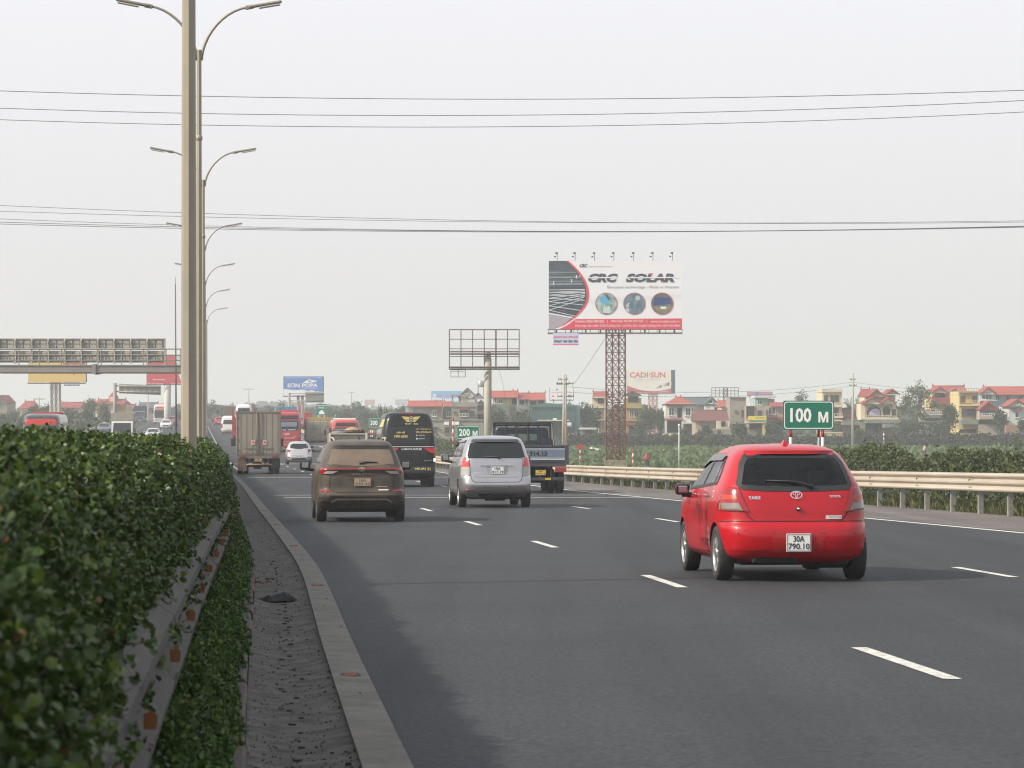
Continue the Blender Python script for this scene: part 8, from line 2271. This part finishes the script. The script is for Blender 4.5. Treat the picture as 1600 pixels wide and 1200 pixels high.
h = House('low house with a brown sheet roof behind the tall concrete pole', 1313, 1346, 470); h.wall(1316, 655, None, 1345, W_GREY); h.gable_side(1314, 638, 1345, 656, TILE2); h.slab(1313, 657, 1345, 664, CANOPY, -3, 0, 'awning'); h.win(1328, 669, 1338, 678, FRW, -0)
h = House('cream villa with twin small red gables over two big arches', 1343, 1412, 465)
h.wall(1345, 631, 656, 1402, W_CREAM); h.arch(1354, 632.5, 1377, 652); h.arch(1379, 633, 1391, 652); h.gable_front(1345.5, 619.5, 1379, 630.5, TILE3, W_CREAM, -1.2, 6); h.gable_front(1374, 620, 1400, 630, TILE3, W_CREAM, -1.0, 6)
h.wall(1353, 617, 631, 1384, W_CREAM, 2, 6); h.gable_side(1352.5, 608, 1366, 619, TILE3, 1); h.gable_front(1357, 607, 1385, 619, TILE3, W_PINK, .8, 7); h.gable_front(1385, 607, 1410, 616, TILE3, W_PINK, 2, 7); h.slab(1386, 616, 1410, 617.2, W_WHITE, 2, 8, 'eave'); h.wall(1387, 617, None, 1403, W_CREAM, 3, 5)
for p in (1352.5, 1377.8, 1392): h.post(p, 632, 653, W_PINK, -.3)
h.rail(1353, 648.5, 1391, 652.5, W_CREAM, -.5); h.slab(1344, 653, 1403, 655.5, W_CREAM, -1.0); h.slab(1350, 656, 1404, 661, CANOPY, -2.5, 1, 'awning'); h.wall(1346, 661, None, 1402, W_GREY, 1.5); h.hole(1354, 663, 1374, 684, 1.4); h.slab(1376, 662, 1412, 668, CANOPY, -5, 0, 'awning'); h.win(1394, 640, 1399, 648, FRB)
q = MB(); q.add([(h.x(a), -.12, h.z(b)) for a, b in ((1356, 647), (1362, 640), (1368, 638), (1374, 640), (1375, 648), (1370, 650), (1363, 649))], [tuple(range(7))], mat('mural_lilac', (.42, .38, .52), .6)); part('mural', q, h.t)
h = House('house with broad red roof and an arched loggia behind the bare tree', 1436, 1516, 490)
h.wall(1457, 611, None, 1496, W_YEL, .5); h.gable_side(1466, 602.5, 1516, 613, TILE3, 2, 9); h.gable_front(1455, 603.5, 1481, 613, TILE3, W_CREAM, -.8, 8); h.arch(1460, 609.5, 1477, 621, y0=.45); h.gable_front(1482, 606.5, 1499, 613.5, TILE3, W_CREAM, -.5, 6); h.wall(1483, 613.5, 622, 1495, W_LILAC, -.2, 2); h.slab(1455, 621, 1482, 631, TILE3, -2.5, .5, 'porch_roof'); h.wall(1440, 640, None, 1485, W_GREY, -1, 5)
h.slab(1437, 651, 1486, 652.6, CANOPY, -3, 0, 'canopy'); h.slab(1440, 658, 1486, 659.4, CANOPY, -4, 0, 'canopy'); h.hole(1460, 661, 1480, 680, -1.0); h.rail(1440, 643, 1470, 648, W_WHITE, -1.3)
h = House('bright yellow three storey house with balustraded roof', 1497, 1530, 465)
h.wall(1498, 611, 656, 1529, W_YEL); h.wall(1498, 662, None, 1530, W_YEL, .3); h.rail(1497.5, 606.5, 1528.5, 611.5, W_ORANGE, -.5, 8); h.slab(1497, 611, 1529.5, 613.6, W_ORANGE, -.7); h.win(1501, 619, 1507, 628.5, FRB); h.win(1520, 619, 1526, 628.5, FRB); h.slab(1509, 614.5, 1518, 630, wallm('gold', (.50, .34, .12)), -.15, 0, 'pilaster'); h.rail(1518.5, 626, 1529, 631.5, W_CREAM, -1)
h.slab(1497.5, 631.5, 1530, 634.5, W_YEL, -1.0); h.win(1503, 639.5, 1526, 651, FRB); h.rail(1518.5, 650, 1526, 654.2, FRB, -.3); h.slab(1497.5, 655.5, 1552, 663, CANOPY, -2.6, .0, 'awning')
q = MB(); q.box(h.x(1505), -.15, h.z(670.5), h.x(1527), -.05, h.z(665), mat('board_orange', (.62, .34, .10), .6)); part('shop_board', q, h.t); h.hole(1501, 671.5, 1526, 676.5, .3)
h = House('yellow shop front with dark opening right of the yellow house', 1530, 1560, 463, depth=5); h.wall(1530, 662, None, 1534, W_PINK); h.wall(1550, 664, None, 1558, W_YEL); h.hole(1534.5, 667, 1550, 684, .5); h.wall(1534, 662, 667, 1550, W_GREY, .5)
h = House('pale blue villa with a wide red roof and white gable front', 1529, 1700, 480)
h.wall(1531, 615, None, 1556, W_BLUE); h.wall(1556, 616, None, 1690, W_BLUE, 1); h.gable_side(1544, 604, 1690, 616, TILE, -.2); h.gable_front(1529.5, 604, 1557, 615.5, TILE3, W_WHITE, -1, 6); h.win(1534.5, 617, 1549.5, 623.5, FRW)
for a in (1557, 1574, 1593, 1612, 1632): h.win(a, 618, a + 6, 624.5, FRW, 1)
h.slab(1531, 625, 1557, 626.4, W_WHITE, -.6)
h = House('small house with a maroon gable and glazed upper porch', 1527, 1560, 462, depth=6); h.wall(1530, 640, None, 1557, W_PINK, .4); h.gable_front(1527.5, 626, 1559, 640, TILE3, TILE3, -1.2, 7); h.hole(1531, 640.5, 1556, 649, .4, m=mat('porch_glass', (.14, .22, .33), .2)); h.rail(1530, 645.5, 1556, 650, W_WHITE, -.8); h.slab(1529, 650, 1558, 655, W_PINK, -1.1)
h = House('grey white house with a red tiled gable at the right edge', 1572, 1640, 465); h.wall(1576, 634, None, 1620, W_LILAC); h.gable_front(1571, 623, 1606, 635, TILE3, W_CREAM, -1, 7); h.gable_side(1590, 624, 1640, 634, TILE3, 1); h.slab(1584.5, 638, 1594, 642, TILE3, -.6, 0, 'awning'); h.win(1586.5, 644.5, 1591, 652, FRW); h.win(1587, 628, 1590.5, 632, FRW, -.75, False)
h = House('unfinished red brick wall at the foot of the grey white house', 1571, 1598, 450, 'wall', 'brick_wall', 3); h.wall(1572, 664, None, 1595, W_BRICK)
h = House('pale yellow low shed wall below the 100 M sign', 1283, 1318, 452, 'shed', 'shed', 3); h.wall(1285, 676.5, None, 1316.5, W_YEL); h.slab(1284, 675.6, 1317, 676.8, W_CREAM, -.1, 3.1, 'roof')
# left horizon houses
h = House('cream villa with red dome behind the opposite guardrail', 145, 197, 560); h.wall(149, 630, None, 177, W_CREAM); h.wall(177, 633, None, 195, W_YEL, 2); h.gable_side(145.5, 624, 195, 630.5, TILE3, hip=.06); h.wall(169, 620, 628, 177.5, W_CREAM, 2, 3)
q = MB(); q.lathe([(1.0, 0), (.95, .5), (.6, 1.0), (.2, 1.4), (0, 1.9)], TILE3, 14, 'z', T=Matrix.Translation((h.x(173.5), 3.5, h.z(624)))); part('dome', q, h.t)
for a in (152, 159, 166): h.win(a, 637, a + 3.5, 643, FRW)
h = House('long red roofed house left of the yellow billboard tower', 28, 56, 560); h.wall(31, 640, None, 53, W_CREAM); h.gable_side(28.5, 627, 53, 638, TILE3, hip=.2)
h = House('red roofed house right of the yellow billboard tower', 91, 128, 560); h.wall(93, 639, None, 125, W_CREAM); h.gable_side(91, 628.5, 126, 637, TILE3)
h = House('dark gabled house at the left edge of the picture', -18, 13, 520); h.wall(-14, 630, None, 11, W_GREY); h.gable_front(-10, 617, 13, 629, TILE3, W_GREY)
h = House('small beige house with red roof near the oncoming trucks', 183, 208, 600); h.wall(184, 638, None, 207, W_PINK); h.gable_side(183, 632, 208, 638.5, TILE3)
h = House('slate roofed house beside the red billboard pillar', 214, 243, 620); h.wall(216, 637, None, 242, W_GREY); h.gable_side(214, 629, 243, 637, SLATE)

# ------------------------------------------------------------------ trees and bushes
G1, G2 = 'trees among the village houses', 'trees of the far tree line'
vt = [(776, 455, 633, 27, 'round green tree in front of the grey terrace beside the concrete column', 11), (815, 455, 634, 26, 'bushy tree between the grey wall and the teal warehouse', 12),
      (916, 470, 627, 34, 'broad dark tree right of the teal warehouse', 13), (932, 480, 640, 14, 'slim dark tree left of the cream three storey house', 14), (1014, 470, 634, 36, 'bushy tree between the ochre house and the white hipped house', 15),
      (1033, 475, 640, 18, 'small dark tree left of the white hipped house', 16), (1002, 460, 652, 18, 'low tree under the ochre balcony', 17), (1070, 440, 668, 14, 'small tree in front of the white house ground floor', 18), (1156, 430, 660, 24, 'leafy tree before the blank concrete house', 19),
      (1207, 452, 656, 22, 'small tree left of the 100 M sign', 20), (1484, 455, 626, 24, 'dark tree left of the bright yellow house', 21), (1563, 452, 636, 22, 'round tree right of the yellow shop front', 22), (1600, 445, 652, 18, 'dark tree at the right edge of the village', 23),
      (1423, 452, 655, 60, 'wide low bush under the bare tree', 24), (1465, 452, 660, 26, 'dark bush left of the yellow house', 25), (1102, 440, 664, 14, 'small bush before the maroon roofed house', 26), (660, 500, 650, 20, 'low tree beside the red roofed grey house', 27), (1345, 450, 668, 16, 'small bush right of the concrete pole', 28), (1252, 560, 607, 20, 'pale loose tree above the 100 M sign', 29)]
for px, Y, top, wpx, lb, sd_ in vt: tree('leafy_tree', lb, 'tree', px, Y, top, 690, wpx, LEAF_PALE if sd_ == 29 else LEAF_TREE, 1.0 if sd_ != 29 else .45, 6, sd_, G1, .3)
airy_tree('large half-bare tree with fine spreading branches in front of the village', 1432, 440, 601, 62, 3)
airy_tree('small bare tree left of the yellow villa with dome', 143, 520, 626, 18, 5); airy_tree('reddish bare tree in front of the yellow villa', 160, 500, 632, 20, 6)
palm('left palm tree behind the tall concrete pole', 1327, 500, 615, 20, 3, group='palms right of the sign'); palm('right palm tree behind the tall concrete pole', 1341, 505, 617, 18, 4, group='palms right of the sign')
palm('palm tree beside the cadmium red billboard mast', 1010, 500, 634, 16, 8)
for i, (px, w_) in enumerate(((596, 20), (606, 18), (589, 16))): palm(['banana plant left of the round tree', 'right banana plant beside the round tree', 'small banana plant at the left of its clump'][i], px, 430, 629 + i * 3, w_, 20 + i, True, 'banana plants by the red roofed house')
ft = [(628, 520, 629, 30, 'round tree right of the banana plants'), (560, 640, 627, 26, 'tall hazy tree left of the banana plants'), (540, 560, 636, 30, 'dark round tree behind the cage truck'), (575, 540, 641, 34, 'dark tree behind the black van'), (518, 600, 634, 24, 'small hazy tree right of the exit sign'),
      (440, 620, 625, 22, 'hazy tree left of the blue billboard'), (418, 600, 632, 26, 'dark low tree behind the box truck'), (395, 680, 630, 24, 'hazy tree behind the box truck'), (372, 640, 630, 24, 'round tree right of the last street lamps'), (348, 620, 628, 26, 'hazy tree just right of the lamp poles'), (332, 660, 625, 20, 'faint round tree between the lamp poles'),
      (18, 470, 636, 46, 'dark tree mass at the left edge'), (52, 480, 632, 40, 'dark tree left of the yellow billboard tower'), (76, 500, 628, 34, 'tree crown right before the yellow billboard tower'), (110, 480, 636, 44, 'dark trees under the yellow billboard'), (134, 470, 632, 26, 'tree left of the yellow villa'), (210, 640, 634, 30, 'hazy tree behind the dark blue truck'), (232, 640, 633, 22, 'hazy tree left of the oncoming bus'), (285, 620, 634, 20, 'hazy tree behind the gantry column'), (-10, 450, 640, 40, 'dark tree beyond the left picture edge')]
for i, (px, Y, top, wpx, lb) in enumerate(ft): tree('leafy_tree', lb, 'tree', px, Y, top, 690, wpx, LEAF_TREE, .9, 6, 40 + i, G2, .25)

def rowmass(name, label, pts, n, size, mtl, per=4, cat='bushes'):
    """a continuous run of scrub: pts = (px, Y, top row, half depth m)"""
    P = []; N = []; tn = []
    rg_ = np.random.default_rng(len(label))
    A = np.array(pts, float)
    u = rg_.random(n) * (len(pts) - 1); i = np.clip(u.astype(int), 0, len(pts) - 2); f = u - i
    a = A[i] + (A[i + 1] - A[i]) * f[:, None]
    X = (a[:, 0] - 800) / 4500 * a[:, 1]; Y = a[:, 1]
    g_ = a[:, 4] if A.shape[1] > 4 else np.full(n, GRD - .1)
    ztop = EYE - (a[:, 2] - HOR) / 4500 * Y
    H = (ztop - g_) * (1 + .13 * vnoise(X * .9 + 3, Y * .2, 2) + .07 * vnoise(X * 2.7, Y * .5, 5))
    t = rg_.random(n) * np.pi; d = a[:, 3]
    r_ = 1 - .25 * rg_.random(n) ** 2
    dy = np.cos(t) * d * r_; dz = np.sin(t) ** .6 * H * r_
    P = np.stack([X, Y - dy * 1.0, g_ + dz], 1); N = np.stack([rg_.normal(size=n) * .4, -np.cos(t), np.sin(t) + .2], 1)
    N /= np.linalg.norm(N, axis=1, keepdims=True)
    P = np.repeat(P, per, 0); N2 = np.repeat(N, per, 0)
    side = np.cross(N2, nrng.normal(size=(len(P), 3))); side /= np.linalg.norm(side, axis=1, keepdims=True)
    D = N2 * nrng.uniform(.2, 1, (len(P), 1)) + side
    tone = np.clip(np.repeat(.4 + .25 * vnoise(X * 1.3, Y * .4 + dz, 9), per) + .4 * (nrng.random(len(P)) - .5), 0, 1)
    me = leaves_mesh('foliage', P + nrng.normal(size=P.shape) * size * .7, D, nrng.uniform(.6, 1.3, len(P)) * size, mtl, False, tone=tone)
    o = part(name, me); tag(o, label, cat, kind='stuff')
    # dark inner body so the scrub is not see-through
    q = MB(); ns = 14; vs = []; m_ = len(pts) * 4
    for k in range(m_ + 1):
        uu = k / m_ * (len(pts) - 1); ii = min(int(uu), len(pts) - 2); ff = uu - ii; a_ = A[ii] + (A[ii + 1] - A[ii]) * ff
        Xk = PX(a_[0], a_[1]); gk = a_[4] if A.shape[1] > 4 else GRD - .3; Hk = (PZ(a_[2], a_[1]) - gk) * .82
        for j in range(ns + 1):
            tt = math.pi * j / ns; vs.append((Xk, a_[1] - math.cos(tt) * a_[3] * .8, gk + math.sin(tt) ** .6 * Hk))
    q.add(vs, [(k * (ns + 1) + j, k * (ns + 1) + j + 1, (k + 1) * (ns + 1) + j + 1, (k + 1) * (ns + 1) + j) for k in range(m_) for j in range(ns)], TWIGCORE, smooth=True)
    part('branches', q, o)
    return o
bz = lambda Y: zr(Y) - 2.0
rowmass('bushes', 'dense dark green bushes growing behind the guardrail at the right', [(1285, 125, 718, 1.5, bz(125)), (1315, 118, 709, 2.5, bz(118)), (1350, 112, 700, 3, bz(112)), (1395, 106, 702, 3, bz(106)), (1425, 102, 714, 3, bz(102)), (1470, 98, 716, 3, bz(98)), (1520, 94, 709, 3, bz(94)), (1580, 90, 706, 3, bz(90)), (1660, 86, 706, 3, bz(86)), (1800, 80, 700, 3, bz(80))], 13000, .11, LEAF_BUSH, 5)
rowmass('bushes', 'long dark hedge bank along the foot of the village', [(880, 430, 684, 3), (960, 430, 685, 3), (1060, 430, 684, 3), (1150, 430, 685, 3), (1260, 430, 686, 3), (1400, 430, 684, 3), (1500, 430, 683, 3), (1640, 430, 684, 3), (1800, 430, 683, 3)], 9000, .38, leaf_mat('bank_leaf', (.022, .028, .018), (.036, .042, .028), (.06, .065, .04), .8, .1), 4)
rowmass('bushes', 'low scrub between the far guardrail and the grey boundary building', [(560, 330, 676, 3), (620, 330, 684, 3), (700, 300, 690, 3), (780, 300, 692, 3), (860, 300, 694, 3)], 5000, .22, LEAF_BUSH, 4)
for i, (px, Y, top, w_) in enumerate(((1108, 395, 680, 14), (1152, 395, 679, 20), (1068, 395, 676, 8), (1290, 300, 694, 20), (1590, 330, 682, 16), (1488, 260, 694, 10))):
    tree('shrub', ['small round shrub at the field edge below the maroon roof', 'wider shrub at the field edge below the concrete house', 'slim shrub beside the white garden lamp', 'green shrub right of the red hatchback roof', 'shrub at the far right of the field', 'small shrub in the middle of the field'][i], 'shrub', px, Y, top, 700, w_, LEAF_BUSH, .8, 4, 70 + i, None, .05, leaf=.2)
# crop rows
n = 26000
Yc = nrng.uniform(262, 425, n); Xc = (nrng.uniform(640, 1650, n) - 800) / 4500 * Yc
row = np.sin(Yc * .55 + vnoise(Xc * .05, Yc * .03, 1) * 2)
keep = row > -.15; Xc, Yc = Xc[keep], Yc[keep]
P_ = np.stack([Xc, Yc, np.full(len(Xc), GRD)], 1); D_ = np.stack([nrng.normal(size=len(Xc)) * .6, nrng.normal(size=len(Xc)) * .6, np.ones(len(Xc))], 1)
cr_ = part('crops', leaves_mesh('crops', P_, D_, nrng.uniform(.25, .65, len(Xc)), leaf_mat('crop_leaf', (.05, .085, .03), (.085, .13, .045), (.17, .20, .09), .7, .2), False, aspect=.5, tone=np.clip(.5 + .3 * vnoise(Xc * .12, Yc * .09, 3) + .3 * (nrng.random(len(Xc)) - .5), 0, 1))); tag(cr_, 'rows of low green vegetables in the field below the village', 'crops', kind='stuff')
q = MB(); rg_ = random.Random(8)
for k in range(9):
    Yk = 270 + k * 17; PT = mat('field_path', (.22, .19, .13), .95, noise=.6, nscale=.8)
    vs = []
    for j in range(21):
        px = 600 + j * 60; yy = Yk + 4 * math.sin(j * .5 + k); x = PX(px, Yk); wd = .35 + .25 * math.sin(j * 1.1 + k * 2)
        vs += [(x, yy - wd, GRD + .05), (x, yy + wd, GRD + .06)]
    q.add(vs, [(2 * j, 2 * j + 2, 2 * j + 3, 2 * j + 1) for j in range(20)], PT)
struct('path', q)
t = thing('plastic_sheet', 'crumpled white plastic sheet lying at the edge of the field', 'sheet', (PX(931, 380), 380, GRD)); q = MB(); vs = []
for j in range(7):
    for i in range(13): vs.append(((i / 12 - .5) * 1.7, (j / 6 - .5) * 2.2, .10 + .55 * abs(math.sin(i * .9 + j)) * (1 - abs(j / 6 - .5)) * (1 - i / 22)))
q.add(vs, [(j * 13 + i, j * 13 + i + 1, (j + 1) * 13 + i + 1, (j + 1) * 13 + i) for j in range(6) for i in range(12)], mat('pale_sheet', (.60, .58, .54), .6), smooth=True); part('sheet', q, t)

# people working in the fields
def walker(label, px, Y, base, H, shirt, trousers, rotz, bend=0.0, hat=None):
    k = H / 1.70
    J = [((0, 0, .92), .13), ((0, bend * .10, 1.10), .13), ((0, bend * .28, 1.36), .15), ((0, bend * .36, 1.47), .05), ((0, bend * .40, 1.53), .055), ((0, bend * .44, 1.61), .09), ((0, bend * .46, 1.68), .07),
         ((-.19, bend * .28, 1.38), .055), ((-.26, bend * .42, 1.10), .042), ((-.22, bend * .6 + .12, .88), .034), ((.19, bend * .28, 1.38), .055), ((.26, bend * .42, 1.10), .042), ((.20, bend * .6 + .16, .90), .034),
         ((-.10, 0, .84), .085), ((-.11, .10, .48), .06), ((-.11, .02, .07), .042), ((-.11, .14, .04), .04), ((.10, 0, .84), .085), ((.12, -.08, .48), .06), ((.12, -.14, .07), .042), ((.12, -.02, .04), .04)]
    E = [(0, 1), (1, 2), (2, 3), (3, 4), (4, 5), (5, 6), (2, 7), (7, 8), (8, 9), (2, 10), (10, 11), (11, 12), (0, 13), (13, 14), (14, 15), (15, 16), (0, 17), (17, 18), (18, 19), (19, 20)]
    r_ = skin_figure('person', J, E, (PX(px, Y), Y, base), rotz, label, shirt, mat('hair', (.02, .018, .016), .7), 5, k, trousers, .93)
    if hat:
        q = MB(); q.lathe([(0, .16), (.10, .08), (.24, 0), (.235, -.01), (0, .10)], hat, 14, 'z', T=Matrix.Translation((0, bend * .45, 1.69))); part('hat', q, r_)
    return r_
walker('person in a red top walking in the field right of the rusty tower', 1011, 270, PZ(727, 270), 1.05, mat('cloth_red', (.42, .06, .05), .8), mat('cloth_dark', (.04, .045, .05), .8), .6, .15)
walker('person in a pale hat and pinkish shirt bending in the distant field', 1444.5, 330, PZ(711, 330), 1.0, mat('cloth_pink', (.42, .25, .24), .8), mat('cloth_dark', (.04, .045, .05), .8), -.4, .5, mat('straw', (.55, .50, .40), .8))

# driver of the red hatchback, seen as a silhouette through its rear window
car = [o for o in COL.objects if o.get('label', '').startswith('shiny red hatchback')][0]
Mt = Matrix.Translation(car.location) @ car.rotation_euler.to_matrix().to_4x4()
person_bust(tuple(Mt @ Vector((-.36, 1.98, .52))), .1, 'driver of the red hatchback seen dimly through its rear window', mat('cloth_grey', (.10, .10, .11), .9))

# far tree line and hills to the horizon
def far_wood(name, label, pts, n, size, seed):
    rg_ = np.random.default_rng(seed); A = np.array(pts, float)
    u = rg_.random(n) * (len(pts) - 1); i = np.clip(u.astype(int), 0, len(pts) - 2); a = A[i] + (A[i + 1] - A[i]) * (u - i)[:, None]
    Y = a[:, 1] + rg_.uniform(-40, 40, n); X = (a[:, 0] - 800) / 4500 * a[:, 1]
    H = (EYE - (a[:, 2] - HOR) / 4500 * a[:, 1] - GRD) * (.80 + .20 * vnoise(X * .11, X * .05, seed) + .10 * vnoise(X * .35, X * .2, seed + 1))
    z = GRD + H * rg_.random(n) ** .6
    P = np.stack([X + rg_.normal(size=n) * size * .3, Y, z], 1); D = rg_.normal(size=(n, 3))
    me = leaves_mesh('trees', P, D, rg_.uniform(.5, 1.3, n) * size, LEAF_TREE, False, aspect=.8, tone=np.clip(.35 + .3 * vnoise(X * .3, z * .5, 4) + .3 * (rg_.random(n) - .5), 0, 1))
    o = part(name, me); tag(o, label, 'woodland', kind='stuff')
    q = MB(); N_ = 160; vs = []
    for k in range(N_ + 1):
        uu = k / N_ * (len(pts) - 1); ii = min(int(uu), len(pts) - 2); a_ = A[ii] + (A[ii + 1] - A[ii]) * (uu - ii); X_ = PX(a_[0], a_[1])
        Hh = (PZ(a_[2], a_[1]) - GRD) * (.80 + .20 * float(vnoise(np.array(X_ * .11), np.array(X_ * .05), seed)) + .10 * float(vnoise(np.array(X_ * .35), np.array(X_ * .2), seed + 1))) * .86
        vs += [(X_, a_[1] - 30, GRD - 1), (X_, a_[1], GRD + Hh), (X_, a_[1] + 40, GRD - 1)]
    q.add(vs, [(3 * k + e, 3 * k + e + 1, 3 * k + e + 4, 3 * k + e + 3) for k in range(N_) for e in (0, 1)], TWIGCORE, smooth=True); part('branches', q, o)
far_wood('woodland', 'hazy tree line along the left horizon behind the traffic', [(-150, 900, 636), (60, 900, 637), (200, 900, 636), (330, 880, 632), (420, 860, 634), (560, 860, 634), (660, 880, 636), (760, 900, 638)], 16000, 1.5, 3)
far_wood('woodland', 'hazy tree line behind the village houses', [(640, 700, 635), (760, 700, 634), (900, 690, 632), (1050, 690, 634), (1200, 690, 634), (1350, 690, 634), (1500, 690, 633), (1700, 690, 633)], 14000, 1.3, 5)
far_wood('woodland', 'faint blue tree line on the far horizon', [(-200, 1800, 638), (200, 1800, 637), (420, 1700, 628), (500, 1700, 632), (600, 1700, 636), (900, 1800, 637), (1300, 1800, 638), (1800, 1800, 638)], 12000, 3.0, 8)
far_wood('woodland', 'dark scrub strip beside the opposite carriageway', [(-160, 330, 655), (0, 340, 652), (60, 350, 650), (110, 380, 650), (150, 430, 650), (190, 520, 651)], 6000, .5, 12)

# ------------------------------------------------------------------ smog
hz = MB(); hz.box(-1700, -80, GRD - 1.2, 1700, 3400, 34, None if False else mat('haze_air', (1, 1, 1)))
o = part('haze', hz); tag(o, 'thin pale smog lying over the road and the village', 'haze', kind='stuff')
m = MATS['haze_air']; nt = m.node_tree; nt.nodes.clear()
out = nt.nodes.new('ShaderNodeOutputMaterial'); pv = nt.nodes.new('ShaderNodeVolumePrincipled')
pv.inputs['Color'].default_value = (.93, .95, .97, 1); pv.inputs['Density'].default_value = HAZE_DENSITY; pv.inputs['Anisotropy'].default_value = .25
nt.links.new(pv.outputs[0], out.inputs['Volume'])
